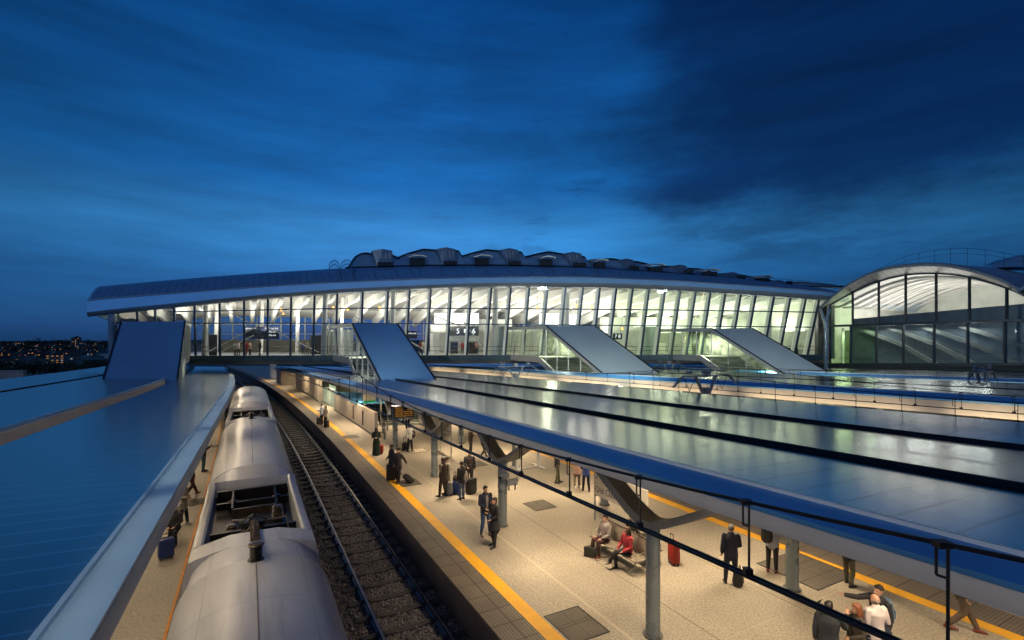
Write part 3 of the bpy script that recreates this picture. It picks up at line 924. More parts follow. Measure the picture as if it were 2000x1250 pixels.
# ================================================================== STAIR BOXES (roofed stairs that come down from the bridge through the canopies)
M_step = mat('stair_tread', (0.42, 0.44, 0.40), 0.6, 0, 0.15, 2)
M_gframe = mat('stair_frame', (0.50, 0.51, 0.47), 0.42, 0.35, 0.06, 1)
ZD = 5.2      # bridge floor
M_liner = mat('stair_inner_lining', (0.40, 0.44, 0.36), 0.5, 0, 0.7, 1.3)
def stairbox(uL, uR, Yface, Yt, Yb, zt, zb, label, tan=TAN, floor=None, nm=5, gmat=None, roofm=None):
    """flat piece from the bridge face (Yface) to Yt, then a slope down to Yb where it meets the canopy"""
    t = thing('roofed_stair', label, 'stair', P((uL + uR) / 2, Yb, zb), 0, 'roofed stairs down to the platforms')
    hgt = zt - ZD + 0.05
    fz = lambda Y: zt if Y >= Yt else zt + (zb - zt) * (Yt - Y) / (Yt - Yb)
    sl = (zt - zb) / (Yt - Yb)
    ext = 2.2
    Ys = [Yface + 0.6, Yt, Yb - ext]
    # roof sheet
    bm = BM()
    loft(bm, [[P(u, Y, fz(Y) + dz, tan) for u, dz in ((uL, -0.14), (uR, -0.14), (uR, 0.0), (uL, 0.0))] for Y in Ys]); fix(bm)
    part('roof_sheet', bm, roofm or M_stairtop, t, False)
    for u, s in ((uL, -1), (uR, 1)):
        bm = BM()
        loft(bm, [[P(u + s * a, Y, fz(Y) + dz, tan) for a, dz in ((-0.02, -0.30), (0.10, -0.30), (0.10, 0.04), (-0.02, 0.04))] for Y in Ys]); fix(bm)
        part('roof_edge_beam', bm, M_gframe, t, False)
        bm = BM()
        loft(bm, [[P(u + s * a, Y, fz(Y) + dz, tan) for a, dz in ((-0.05, 0.045), (0.115, 0.045), (0.115, 0.085), (-0.05, 0.085))] for Y in Ys]); fix(bm)
        part('roof_edge_cap', bm, M_gutter, t, False)
        # side glass, leaf by leaf between posts
        fl = lambda Y: max(0.0, (ZD if Y >= Yt + 1.2 else ZD - sl * (Yt + 1.2 - Y)))
        posts = frange(Yface + 0.3, Yt, max(1.2, (Yface - Yt) / max(1, round((Yface - Yt) / 1.7)))) if Yface - Yt > 2 else [Yface + .3, Yt]
        posts += frange(Yt, Yb - ext, 1.75)[1:]
        for a, b in zip(posts, posts[1:]):
            bm = BM()
            quad(bm, P(u, a, fl(a) + 0.1, tan), P(u, b, fl(b) + 0.1, tan), P(u, b, fz(b) - 0.2, tan), P(u, a, fz(a) - 0.2, tan))
            part('side_glass', bm, gmat or M_glass, t, False)
        inner = (u == uR) if uL > 0 else (u == uL)
        if inner:
            bm = BM()
            ys = [Yface + .3, Yt + 1.2, Yt] + frange(Yt, Yb - ext, 2)[1:]
            loft(bm, [[P(u - s * 0.12, y_, fl(y_) + 0.1, tan), P(u - s * 0.12, y_, fz(y_) - 0.25, tan)] for y_ in ys], closed=False)
            part('inner_wall', bm, M_liner, t, False)
        for a in posts:
            bm = BM(); tube(bm, [P(u + s * 0.03, a, fl(a), tan), P(u + s * 0.03, a, fz(a) - 0.2, tan)], 0, rect=(0.09, 0.09))
            part('side_post', bm, M_gframe, t, False)
        # stringer and outer cladding below the walking line
        bm = BM()
        Yq = [Yface + 0.3, Yt + 1.2] + frange(Yt + 1.2, Yt + 1.2 - ZD / sl, 2)[1:]
        loft(bm, [[P(u + s * a, Y, fl(Y) + dz, tan) for a, dz in ((-0.06, -0.55), (0.07, -0.55), (0.07, 0.14), (-0.06, 0.14))] for Y in Yq]); fix(bm)
        part('stringer', bm, M_gframe, t, False)
    # soffit under the flat and the slope
    bm = BM()
    loft(bm, [[P(u, Y, fl(Y) + dz, tan) for u, dz in ((uL + 0.1, -0.75), (uR - 0.1, -0.75), (uR - 0.1, -0.62), (uL + 0.1, -0.62))] for Y in [Yface + 0.2, Yt + 1.2, Yt + 1.2 - (ZD - 0.8) / sl]]); fix(bm)
    part('soffit', bm, M_stairbody, t, False)
    bm = BM()
    loft(bm, [[P(u, Y, ZD + dz, tan) for u, dz in ((uL + 0.08, -0.25), (uR - 0.08, -0.25), (uR - 0.08, 0.0), (uL + 0.08, 0.0))] for Y in [Yface + 0.2, Yt + 1.2]]); fix(bm)
    part('landing', bm, M_step, t, False)
    # flight
    n = 32
    bm = BM()
    for k in range(n):
        z = ZD - ZD * (k + 1) / n; Y0 = Yt + 1.2 - (ZD / sl) * k / n; Y1 = Yt + 1.2 - (ZD / sl) * (k + 1) / n
        loft(bm, [[P(u, Y0, zz, tan) for u, zz in ((uL + 0.35, z - 0.12), (uR - 0.35, z - 0.12), (uR - 0.35, z), (uL + 0.35, z))], [P(u, Y1, zz, tan) for u, zz in ((uL + 0.35, z - 0.12), (uR - 0.35, z - 0.12), (uR - 0.35, z), (uL + 0.35, z))]])
    fix(bm); part('flight', bm, M_step, t, False)
    return t
stairbox(11.4, 15.9, 60.0, 50.0, 41.2, 8.72, 3.98, 'roofed stair with blue-grey sloping roof at the end of the lit platform canopy', roofm=mat('stair_roof_slate_blue', (0.20, 0.40, 0.62), 0.36, 0.4, 0.05, .3))
stairbox(-12.75, -6.35, 58.0, 50.2, 43.2, 8.95, 3.72, 'leftmost roofed stair with a broad plain blue sloping roof', tan=TL, roofm=mat('stair_roof_blue', (0.17, 0.37, 0.60), 0.42, 0.3, 0.06, .3))
stairbox(32.8, 37.9, 60.2, 52.8, 45.0, 8.55, 4.05, 'roofed stair with shiny silver sloping roof in the middle of the bridge', gmat=M_glassg)
stairbox(53.0, 57.5, 62.0, 55.4, 48.6, 8.33, 3.95, 'rightmost roofed stair with a slim silver roof beside the arched gable', gmat=M_glassg)
# ================================================================== CONCOURSE BRIDGE
OD = Vector((0.4726, -0.8813, 0))     # outwards, along the tracks towards the viewer
def BPX(px, off=0.0, z=0.0):
    """bridge line Y = 59.5 + 0.05 X, moved outwards by off; px fixes the sight line"""
    r = (px - 1000.0) / F
    bX = (r * (59.5 + OD.y * off) - OD.x * off) / (1 - 0.05 * r)
    return Vector((bX + OD.x * off, 59.5 + 0.05 * bX + OD.y * off, z))
def BL(bX, off=0.0, z=0.0):
    return Vector((bX + OD.x * off, 59.5 + 0.05 * bX + OD.y * off, z))
def h_at(py, Y): return CZ + (660.0 - py) * Y / F

EAVE = [(165, 620), (225, 613), (380, 597.6), (524, 584), (659, 574), (709, 571.5), (842, 565), (921, 562.5), (1035, 560.7), (1173, 561.6), (1260, 564.5), (1360, 569.7), (1480, 577), (1592, 585), (1650, 590)]
FH = [(165, 1.25), (380, 1.0), (524, 0.84), (700, 0.7), (921, 0.6), (1360, 0.5), (1640, 0.42)]
RISE = [(165, 0.95), (400, 1.0), (700, 1.0), (1000, 0.92), (1300, 0.84), (1500, 0.78), (1650, 0.6)]
PXS = [172, 215, 260, 310, 360, 410, 460, 510, 560, 610, 660, 710, 760, 810, 860, 910, 960, 1010, 1060, 1110, 1160, 1210, 1260, 1310, 1360, 1410, 1460, 1510, 1560, 1605, 1650]
LEAN = 1.4
def top_pt(px):
    p = BPX(px, LEAN); p.z = h_at(lerp_table(EAVE, px), p.y); return p
TOPS = []     # (bX, z) of the head of the glass
for px in PXS:
    p = top_pt(px); TOPS.append((p.x - OD.x * LEAN, p.z))
def ztop(bX): return lerp_table(TOPS, bX)
PXB = [(p, q) for p, q in zip([t[0] for t in TOPS], PXS)]
def px_of(bX): return lerp_table(PXB, bX)

bridge = thing('concourse_bridge', 'long glazed station concourse bridge lit from inside, crossing all the tracks under a curved roof', 'building', BL(0, 0, 0))
def bp(name, bm, m, sm=None):
    fix(bm)
    o = part(name, bm, m, bridge, False)
    if sm: smooth(o, sm)
    return o
BXS = [t[0] for t in TOPS]
def roofprof(bX):
    px = px_of(bX); k = lerp_table(RISE, px); z = ztop(bX)
    f = lerp_table(FH, px)
    return z, f, k
def barrel(bX, n=12):
    """outer roof line, eave to back"""
    z, f, k = roofprof(bX)
    zz = z + 0.52 + f + 0.06
    pts = [(LEAN + 0.15, zz)]
    for o, dz in ((0.6, 0.55), (-0.3, 1.05), (-1.5, 1.6), (-3.0, 2.05), (-4.8, 2.32), (-7, 2.42), (-10, 2.2), (-13, 1.6), (-16, 0.6), (-18.5, -0.7), (-20, -1.6)):
        pts.append((o, zz + dz * k))
    return pts
bm = BM()
loft(bm, [[BL(b, o, z) for o, z in barrel(b)] for b in BXS], closed=False)
bp('roof', bm, M_bridge_roof, 50)
bm = BM()
for_f = []
for b in BXS:
    z, f, k = roofprof(b)
    for_f.append([BL(b, o, zz) for o, zz in ((LEAN + 0.60, z + 0.50), (LEAN + 0.45, z + 0.50 + f), (LEAN + 0.36, z + 0.54 + f), (LEAN + 0.12, z + 0.54 + f), (LEAN + 0.3, z + 0.44))])
loft(bm, for_f); bp('eave_fascia', bm, M_eave, 30)
bm = BM()
loft(bm, [[BL(b, o, zz) for o, zz in ((LEAN + 0.58, ztop(b) + 0.485), (LEAN + 0.50, ztop(b) + 0.30), (LEAN + 0.1, ztop(b) + 0.02), (LEAN - 0.15, ztop(b) + 0.02), (LEAN - 0.15, ztop(b) + 0.4))] for b in BXS]); bp('eave_lip', bm, M_lip, 40)
# gutter line on the roof edge
bm = BM()
tube(bm, [BL(b, LEAN + 0.2, ztop(b) + 0.62 + lerp_table(FH, px_of(b))) for b in BXS], 0.07, 6); bp('roof_gutter', bm, M_lip, 60)
# left end closing wall under the roof and verge
bm = BM()
e0 = BXS[0]
pr = barrel(e0)
low = [(o, ztop(e0) + 0.4 - max(0, -o) * 0.06) for o, _ in pr]
loft(bm, [[BL(e0 - 0.05, o, z + 0.04) for o, z in pr] + [BL(e0 - 0.05, o, z) for o, z in reversed(low)], [BL(e0 + 0.2, o, z + 0.04) for o, z in pr] + [BL(e0 + 0.2, o, z) for o, z in reversed(low)]])
bp('end_verge', bm, M_eave, 30)

# ceiling inside: white vault with cross ribs
M_ceil = mat('hall_ceiling', (0.52, 0.51, 0.49), 0.6, 0, 0.05, 0.5)
M_rib = mat('hall_rib', (0.84, 0.84, 0.81), 0.5, 0, 0.04, 0.5)
def ceil_z(b, o):
    z = ztop(b); f = (LEAN - o) / (LEAN + 20)
    zb = 10.6 - 0.026 * (b + 30)
    return z + (min(zb, z - 0.6) - z) * f + 1.1 * math.sin(PI * min(1, f * 1.02)) - 0.0
bm = BM()
OS = frange(LEAN - 0.2, -20, 2.1)
loft(bm, [[BL(b, o, ceil_z(b, o)) for o in OS] for b in BXS], closed=False)
bp('ceiling', bm, M_ceil, 60)
b0, b1 = BXS[0], BXS[-1]
L = b1 - b0
ribs = [b0 + 3 + i * 3.05 for i in range(int((L - 4) / 3.05))]
for rb in ribs:
    bm = BM()
    dpt = 1.0
    loft(bm, [[BL(rb + a, o, ceil_z(rb, o) + dz) for a, dz in ((-0.24, -dpt * min(1, 0.12 + (LEAN - 0.5 - o) * 0.4)), (0.24, -dpt * min(1, 0.12 + (LEAN - 0.5 - o) * 0.4)), (0.34, 0.02), (-0.34, 0.02))] for o in [LEAN - 0.5, LEAN - 1.4] + OS[2:]])
    bp('ceiling_rib', bm, M_rib, 40)
M_cpan = mat('ceiling_panel_grey', (0.20, 0.195, 0.185), 0.6, 0, 0.15, 0.6)
for ra, rb in zip(ribs, ribs[1:]):
    for o0, o1 in ((LEAN - 0.9, -4.2), (-4.8, -9.5), (-10.1, -15.5)):
        bm = BM()
        for_o = frange(o0, o1, 1.6)
        loft(bm, [[BL(ra + 0.75, o, ceil_z(ra + 0.75, o) - 0.07), BL(rb - 0.55, o, ceil_z(rb - 0.55, o) - 0.07)] for o in for_o], closed=False)
        bp('ceiling_panel', bm, M_cpan)
# floor slab, deck fascia, soffit
DB = [BPX(px).x for px in (172, 372, 680, 1000, 1300, 1598)]
bm = BM(); loft(bm, [[BL(b, o, z) for o, z in ((0.35, ZD - 0.25), (-20, ZD - 0.25), (-20, ZD), (0.35, ZD))] for b in (DB[0], DB[-1])]); bp('floor_slab', bm, mat('hall_floor', (0.30, 0.30, 0.28), 0.35, 0, 0.1, 0.5))
bm = BM(); loft(bm, [[BL(b, o, z) for o, z in ((0.55, ZD - 0.62), (0.36, ZD - 0.62), (0.36, ZD + 0.06), (0.55, ZD + 0.06))] for b in (DB[1], DB[-1])]); bp('deck_fascia', bm, M_teal)
bm = BM()
for i in range(30):
    b = DB[1] + 1 + i * (DB[-1] - DB[1]) / 30
    p = BL(b, 0.58, ZD - 0.28); box(bm, p, (0.05, 0.05, 0.66))
bp('fascia_seam', bm, M_mull)
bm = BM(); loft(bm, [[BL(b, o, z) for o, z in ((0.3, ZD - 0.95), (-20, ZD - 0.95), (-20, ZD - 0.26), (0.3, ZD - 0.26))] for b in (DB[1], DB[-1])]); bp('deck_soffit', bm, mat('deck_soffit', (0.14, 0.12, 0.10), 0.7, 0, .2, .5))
# glass wall -------------------------------------------------------------
mpx = [222, 268, 303, 340, 380, 429, 477, 523.5, 569, 614.5, 659]
tops = mpx[:]                                   # heads of mullions in the survey picture
zoomB = [709, 758.5, 800.5, 842, 882, 921, 960, 998, 1034]
zoomC = [1070, 1105, 1139, 1172, 1204, 1236, 1268, 1299, 1329, 1359]
zoomD = [1388, 1417, 1447, 1476, 1512, 1544, 1574, 1600]
heads = mpx + zoomB + zoomC + zoomD
hb = []
for px in heads:
    p = BPX(px, LEAN); hb.append(p.x - OD.x * LEAN)
def wall_pt(b, f):     # f 0 at the floor, 1 at the head
    zt = ztop(b)
    return BL(b, LEAN * f, ZD + 0.06 + (zt - ZD - 0.06) * f)
def f_at(b, z): return (z - ZD - 0.06) / (ztop(b) - ZD - 0.06)
M_fin = mat('mullion_fin_self_glow', (0.70, 0.71, 0.66), 0.5, 0, .05, 1, emit=(1.0, .97, .86), estr=.26)  # own glow put into the fin paint in place of hall light
for i, b in enumerate(hb):
    bm = BM(); tube(bm, [wall_pt(b, 0), wall_pt(b, 1.0)], 0, rect=(0.13, 0.22)); bp('mullion', bm, M_mull)
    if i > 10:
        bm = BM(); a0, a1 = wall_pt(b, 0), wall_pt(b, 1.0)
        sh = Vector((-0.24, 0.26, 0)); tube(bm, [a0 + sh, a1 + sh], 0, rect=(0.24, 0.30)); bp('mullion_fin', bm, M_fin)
T1 = [(BPX(172).x, 10.15), (BPX(380).x, 10.3), (BPX(680).x, 10.75), (BPX(1000).x, 10.75), (BPX(1300).x, 10.65), (BPX(1600).x, 10.4)]
T2 = [(BPX(172).x, 9.0), (BPX(380).x, 8.98), (BPX(680).x, 9.0), (BPX(1000).x, 8.9), (BPX(1300).x, 8.75), (BPX(1600).x, 8.6)]
for T in (T1, T2):
    bm = BM()
    pts = []
    for b in frange(hb[0], hb[-1], 3):
        z = lerp_table(T, b)
        if z < ztop(b) - 0.1: pts.append(wall_pt(b, f_at(b, z)) + Vector((0, -0.02, 0)))
    tube(bm, pts, 0, rect=(0.12, 0.13)); bp('transom', bm, M_mull)
for i, (a, b) in enumerate(zip(hb, hb[1:])):
    bm = BM()
    quad(bm, wall_pt(a, 0), wall_pt(b, 0), wall_pt(b, 1), wall_pt(a, 1))
    bp('glass_pane', bm, M_glass if i < 24 else M_glassg)
# back glazing bars, so the dusk sky shows between them
for b in frange(b0 + 1, b1 - 1, 3.6):
    bm = BM(); tube(bm, [BL(b, -19.8, ZD), BL(b, -19.8, ceil_z(b, -19.8))], 0, rect=(0.12, 0.16)); bp('rear_mullion', bm, M_mull2)
for z in (7.9, 9.4):
    bm = BM(); tube(bm, [BL(b0 + 1, -19.8, z), BL(b1 - 1, -19.8, z)], 0, rect=(0.1, 0.1)); bp('rear_transom', bm, M_mull2)
# white hall columns and the slanted braces
for px, o, r in ((399, -1.2, 0.30), (421, -9, 0.26), (510, -8, 0.22), (580, -7, 0.24), (632, -1.2, 0.34), (666, -7.5, 0.24), (765, -1.2, 0.34), (793, -8, 0.24), (965, -1.4, 0.4), (1105, -1.4, 0.36), (1160, -8, 0.3), (1345, -1.4, 0.36), (1500, -2, 0.36)):
    p = BPX(px, o); bX = p.x - OD.x * o
    bm = BM(); tube(bm, [Vector((p.x, p.y, ZD)), Vector((p.x + 0.2, p.y, ceil_z(bX, o)))], [r, r * 0.8], 14); bp('hall_column', bm, M_white, 50)
for a, za, b, zb in ((405, 5.6, 510, 8.9), (510, 8.9, 622, 5.6), (430, 5.6, 495, 7.6), (440, 10.6, 490, 9.0), (525, 9.0, 560, 10.6), (690, 9.9, 720, 9.0), (830, 5.8, 770, 8.0), (905, 9.4, 945, 5.8), (840, 10.2, 905, 8.6), (1215, 7.2, 1250, 5.6)):
    bm = BM(); pa, pb = BPX(a, -1.6, za), BPX(b, -1.6, zb); tube(bm, [pa, pb], 0.07, 8); bp('brace', bm, M_white)
# handrail behind the glass
for z in (5.75, 6.25):
    bm = BM(); tube(bm, [BL(b, -0.5, z) for b in frange(DB[1], DB[-1], 8)], 0.03, 5); bp('handrail', bm, M_dark)
# interior fit-out ----------------------------------------------------------
def wallbox(name, pxa, pxb, off, z0, z1, depth, m):
    bm = BM()
    a, b = BPX(pxa, off), BPX(pxb, off)
    bk = -OD * depth
    loft(bm, [[Vector((p.x, p.y, z0)), Vector((p.x, p.y, z1)), Vector((p.x + bk.x, p.y + bk.y, z1)), Vector((p.x + bk.x, p.y + bk.y, z0))] for p in (a, b)])
    return bp(name, bm, m)
M_lit = mat('lit_wall_panel', (0.58, 0.60, 0.54), 0.5, 0, 0.12, 0.8)
M_hallw = mat('hall_wall_grey', (0.36, 0.38, 0.36), 0.5, 0, 0.2, 0.6)
M_navy = mat('sign_navy', (0.010, 0.016, 0.04), 0.3, 0, 0.1, 1)
M_screen = emis('screen_white', (1.0, 0.96, 0.9), 2.6)
wallbox('kiosk_wall', 640, 690, -9, ZD, 8.4, 3, M_hallw)
wallbox('kiosk_wall', 608, 640, -6, ZD, 7.6, 2, M_dark)
wallbox('kiosk_wall', 408, 424, -3, ZD, 7.7, 1, M_navy)
wallbox('back_wall', 930, 1000, -14, ZD, 10.0, 1, M_hallw)
wallbox('back_wall', 1000, 1180, -15, ZD, 8.6, 1, M_lit)
wallbox('back_wall', 1180, 1420, -13, ZD, 10.3, 1, M_lit)
wallbox('back_wall', 1420, 1640, -11, ZD, 10.0, 1, M_lit)
wallbox('back_wall', 842, 932, -13.5, ZD, 9.2, 0.6, M_hallw)
wallbox('back_wall', 430, 640, -18.5, ZD, 7.0, 0.4, mat('hall_low_wall', (0.10, 0.09, 0.07), 0.6, 0, .2, .8))
wallbox('lift_tower', 962, 986, -1.6, ZD, 8.85, 2.6, mat('lift_panel', (0.62, 0.68, 0.60), 0.35, 0.1, 0.15, 0.5))
wallbox('lift_tower', 1252, 1282, -1.6, ZD, 8.7, 2.6, MATS['lift_panel'])
wallbox('counter', 846, 858, -6, ZD, 7.9, 1.2, M_white)
wallbox('counter', 1090, 1130, -9, ZD, 6.5, 1.2, M_white)
wallbox('counter', 1300, 1345, -6, ZD, 6.6, 1.2, M_white)
wallbox('escalator_side', 1405, 1500, -5, ZD, 6.4, 2, M_lit)
wallbox('escalator_side', 1505, 1595, -4, ZD, 6.0, 2, M_dark)
wallbox('escalator_band', 1560, 1595, -3.6, 6.5, 6.62, .2, M_white)
for px in (882, 886, 890, 893, 916, 920, 924, 928, 933):
    wallbox('gate_post', px, px + 1.4, -8, ZD, 6.75, 0.5, M_dark)
wallbox('gate_head', 876, 896, -8, 6.95, 7.5, 0.5, M_lit); wallbox('gate_head', 912, 936, -8, 6.95, 7.5, 0.5, M_lit)

M_pend = emis('pendant_orange', (1.0, 0.45, 0.10), 3.0)
for px, py, o in ((549, 605, -6), (553, 612, -9), (651, 601, -5), (679, 604, -6), (741, 601, -6), (1005, 572, -4), (1050, 600, -6), (1062, 583, -4), (1126, 598, -7), (1156, 600, -6), (1215, 642, -5)):
    p = BPX(px, o); z = h_at(py, p.y)
    bm = BM(); lathe(bm, [(0.0, -0.2), (0.14, -0.12), (0.16, 0.05), (0.05, 0.2), (0.0, 0.2)], 10, (p.x, p.y, z)); bp('pendant_light', bm, M_pend)
    bm = BM(); tube(bm, [(p.x, p.y, z + .2), (p.x, p.y, z + 1.4)], .02, 4); bp('pendant_cord', bm, M_dark)
bm = BM(); quad(bm, BL(b1 - 0.4, 0.6, ZD - .5), BL(b1 - 0.4, -20, ZD - .5), BL(b1 - 0.4, -20, 11.2), BL(b1 - 0.4, 0.6, 12.4)); bp('end_wall', bm, M_lit)
def hung_sign(name, label, pxa, pxb, off, z0, z1, m, cat='sign'):
    a, b = BPX(pxa, off), BPX(pxb, off)
    c = (a + b) / 2
    d = (b - a); ang = math.atan2(d.y, d.x)
    t = thing(name, label, cat, (c.x, c.y, (z0 + z1) / 2), ang)
    bm = BM(); box(bm, (0, 0, 0), (d.length, 0.16, z1 - z0), bevel=0.02); part('panel', bm, m, t)
    bm = BM()
    for sx in (-0.35, 0.35): tube(bm, [(sx * d.length, 0, (z1 - z0) / 2), (sx * d.length, 0, (z1 - z0) / 2 + 1.2)], 0.025, 6)
    part('hanger', bm, M_dark, t)
    return t, d.length, z1 - z0
def text(body, parent, loc, size, m, rot=(PI / 2, 0, 0), align='CENTER', name='lettering'):
    c = bpy.data.curves.new(name, 'FONT'); c.body = body; c.size = size; c.align_x = align; c.align_y = 'CENTER'; c.extrude = 0.002
    c.materials.append(m)
    o = bpy.data.objects.new(name, c); col.objects.link(o); o.parent = parent
    o.location = loc; o.rotation_euler = rot
    return o
M_wt = emis('sign_white_glow', (0.95, 0.97, 1.0), 1.6)
M_am = emis('sign_amber_glow', (1.0, 0.42, 0.06), 0.55)
t, w, h = hung_sign('direction_sign', 'wide dark direction sign with small white lines hung in the left of the concourse', 478, 545, -5.5, 7.15, 8.75, M_navy)
for k, (x, s) in enumerate(((-1.5, 'Platforms 1-4'), (1.2, 'Platforms 5-6'))):
    text(s, t, (x, -0.085, 0.55), 0.30, M_wt)
for k in range(2): text('Way out', t, (1.3, -0.085, 0.12 - 0.42 * k), 0.26, M_wt)
text('i', t, (0.1, -0.085, -0.45), 0.3, M_am)
t, w, h = hung_sign('platform_number_sign', 'dark sign reading 5 and 6 above the concourse ticket gates', 876, 935, -7.5, 7.6, 8.85, mat('sign_charcoal', (0.04, 0.042, 0.045), 0.4))
text('5', t, (-0.75, -0.09, -0.05), 0.95, M_wt); text('6', t, (1.35, -0.09, -0.05), 0.95, M_wt)
bm = BM(); box(bm, (0.3, -0.09, 0), (0.5, 0.03, 0.5), bevel=0.01); part('pictogram', bm, M_wt, t)
t, w, h = hung_sign('direction_sign', 'dark blue sign with pale symbols behind the silver stair roof', 1197, 1215, -5, 7.1, 7.9, M_navy)
text('7 8', t, (0, -0.09, 0), 0.6, M_wt)
t, w, h = hung_sign('direction_sign', 'dark blue sign of small lines right of the silver stair roof', 1221, 1237, -5, 7.15, 7.95, M_navy)
for k in range(3): text('Exit', t, (0, -0.09, 0.22 - 0.22 * k), 0.2, M_wt)
t, w, h = hung_sign('direction_sign', 'narrow dark sign with a white line right of the second stair roof', 796, 815, -6, 7.2, 8.2, M_navy)
text('Way out', t, (0, -0.09, 0.2), 0.28, M_wt)

M_blob = mat('poster_orange', (0.65, 0.14, 0.03), 0.5); M_blobk = mat('poster_black', (0.02, 0.02, 0.02), 0.5)
def screen(label, pxa, pxb, off, z0, z1, seed):
    a, b = BPX(pxa, off), BPX(pxb, off); c = (a + b) / 2; d = b - a
    t = thing('advert_screen', label, 'screen', (c.x, c.y, (z0 + z1) / 2), math.atan2(d.y, d.x))
    bm = BM(); box(bm, (0, 0, 0), (d.length, 0.2, z1 - z0)); part('case', bm, M_dark, t)
    bm = BM(); box(bm, (0, -0.11, 0), (d.length - 0.1, 0.03, z1 - z0 - 0.1)); part('display', bm, M_screen, t)
    rnd = random.Random(seed)
    for q in range(3):
        x = (q - 1) * d.length * 0.3
        for m_ in (M_blob, M_blobk):
            bm = BM()
            for k in range(6):
                lathe(bm, [(0.0, -0.02), (rnd.uniform(0.06, 0.17), -0.012), (0.0, 0.0)], 8, (x + rnd.uniform(-0.35, 0.35), -0.128, rnd.uniform(-0.6, 0.6)), (0, -1, 0))
            part('printed_mark', bm, m_, t)
    return t
screen('bright white screen with orange and black marks high in the concourse', 848, 936, -9, 9.15, 10.7, 3)
screen('smaller bright white screen above the silver stair roof', 1052, 1092, -9, 9.1, 10.7, 5)
screen('narrow bright panel left of the small white screen', 1108, 1128, -9, 9.0, 10.6, 8)

# roof lights: hoods, louvres and scoops along the ridge ------------------------
def roof_z(bX, o):
    pr = barrel(bX)
    for (o0, z0), (o1, z1) in zip(pr, pr[1:]):
        if o1 <= o <= o0: return z0 + (z1 - z0) * (o0 - o) / (o0 - o1)
    return pr[-1][1]
HS = [(680, 0.0), (700, 0.9), (760, 1.0), (1080, 0.92), (1200, 0.72), (1340, 0.54), (1500, 0.42), (1600, 0.30), (1665, 0.18)]
def top_line(px, seed=0):
    """height of the wavy ridge above the roof; period about 126 px"""
    ph = ((px - 789) / 126.0) % 1.0
    w = lerp_table([(0, 0.62), (0.15, 0.80), (0.38, 1.0), (0.60, 0.94), (0.63, 0.95), (0.78, 1.0), (0.95, 0.90), (0.97, 0.72), (1.0, 0.62)], ph)
    if px < 789:
        w = lerp_table([(676, 0.1), (690, 0.42), (706, 0.86), (718, 0.92), (732, 0.86), (733, 0.80), (750, 0.94), (770, 0.86), (772, 0.74), (789, 0.52)], px)
    return w * 2.5 * lerp_table(HS, px)
HP = [676] + frange(680, 1664, 6)
def hood_pt(px, o): 
    p = BPX(px, o); return p, p.x - OD.x * o
bm = BM(); S = []; S2 = []
for px in HP:
    p0, bX = hood_pt(px, -5.0); z0 = roof_z(bX, -5.0) + 0.10
    zt_ = z0 + top_line(px)
    pa = BL(bX, -5.0, z0 - 0.3); pb = BL(bX, -5.0, z0 + 0.12); pc = BL(bX, -6.2, z0 + (zt_ - z0) * 0.62); pd = BL(bX, -7.2, zt_ - 0.1)
    S.append([pa, pb, pc, pd]); S2.append([BL(bX, -6.95, zt_ - 0.08), BL(bX, -7.05, zt_ + 0.06), BL(bX, -9.0, zt_ + 0.12), BL(bX, -12.5, roof_z(bX, -12.5) + 0.1)])
loft(bm, S, closed=False); bp('roof_hood_front', bm, M_hood, 25)
bm = BM(); loft(bm, S2, closed=False); bp('roof_hood_top', bm, M_gutter, 25)
bm = BM(); tube(bm, [BL(hood_pt(px, -4.9)[1], -4.9, roof_z(hood_pt(px, -4.9)[1], -4.9) + 0.10) for px in HP[::4]], 0, rect=(0.14, 0.2)); bp('hood_sill', bm, M_gutter)
M_louv = mat('louvre_glass', (0.22, 0.30, 0.39), 0.22, 0.55, 0.2, 1)
for k in range(8):
    pxc = (752, 879, 1005, 1131, 1238, 1344, 1447, 1540)[k]
    hw = (19, 17, 16, 16, 12, 11, 9, 7)[k]
    b = hood_pt(pxc, -4.6)[1]; wl = (hood_pt(pxc + hw, -4.6)[1] - hood_pt(pxc - hw, -4.6)[1]) / 2
    zb = roof_z(b, -4.6) + 0.15; zh = top_line(pxc) * 0.97
    bm = BM()
    f_ = [(-wl * 0.80, zb), (wl * 0.80, zb), (wl * 1.05, zb + zh * 0.98), (0, zb + zh * 1.08), (-wl * 1.05, zb + zh * 0.98)]
    loft(bm, [[BL(b + x, -4.7 + (0.0 if z < zb + .1 else -1.3), z) for x, z in f_], [BL(b + x * 0.97, -6.9, z - 0.02) for x, z in f_]])
    lb = bp('louvre_box', bm, M_louv)
    bm = BM(); box(bm, BL(b, -4.5, zb + 0.22), (wl * 1.55, 0.3, 0.5)); part('louvre_opening', fix(bm), M_black, lb, False)
    if k < 4:
        bm = BM()
        for q in (-0.55, -0.2, 0.15, 0.5)[: 4 - (k > 1)]:
            x = q * wl * 1.1
            tube(bm, [BL(b + x, -4.68 - 0.50, zb + zh * 0.45), BL(b + x * 1.15 + 0.1, -4.68 - 1.06, zb + zh * 0.86)], 0, rect=(0.12, 0.04))
        part('louvre_slat', fix(bm), M_mull2, lb, False)
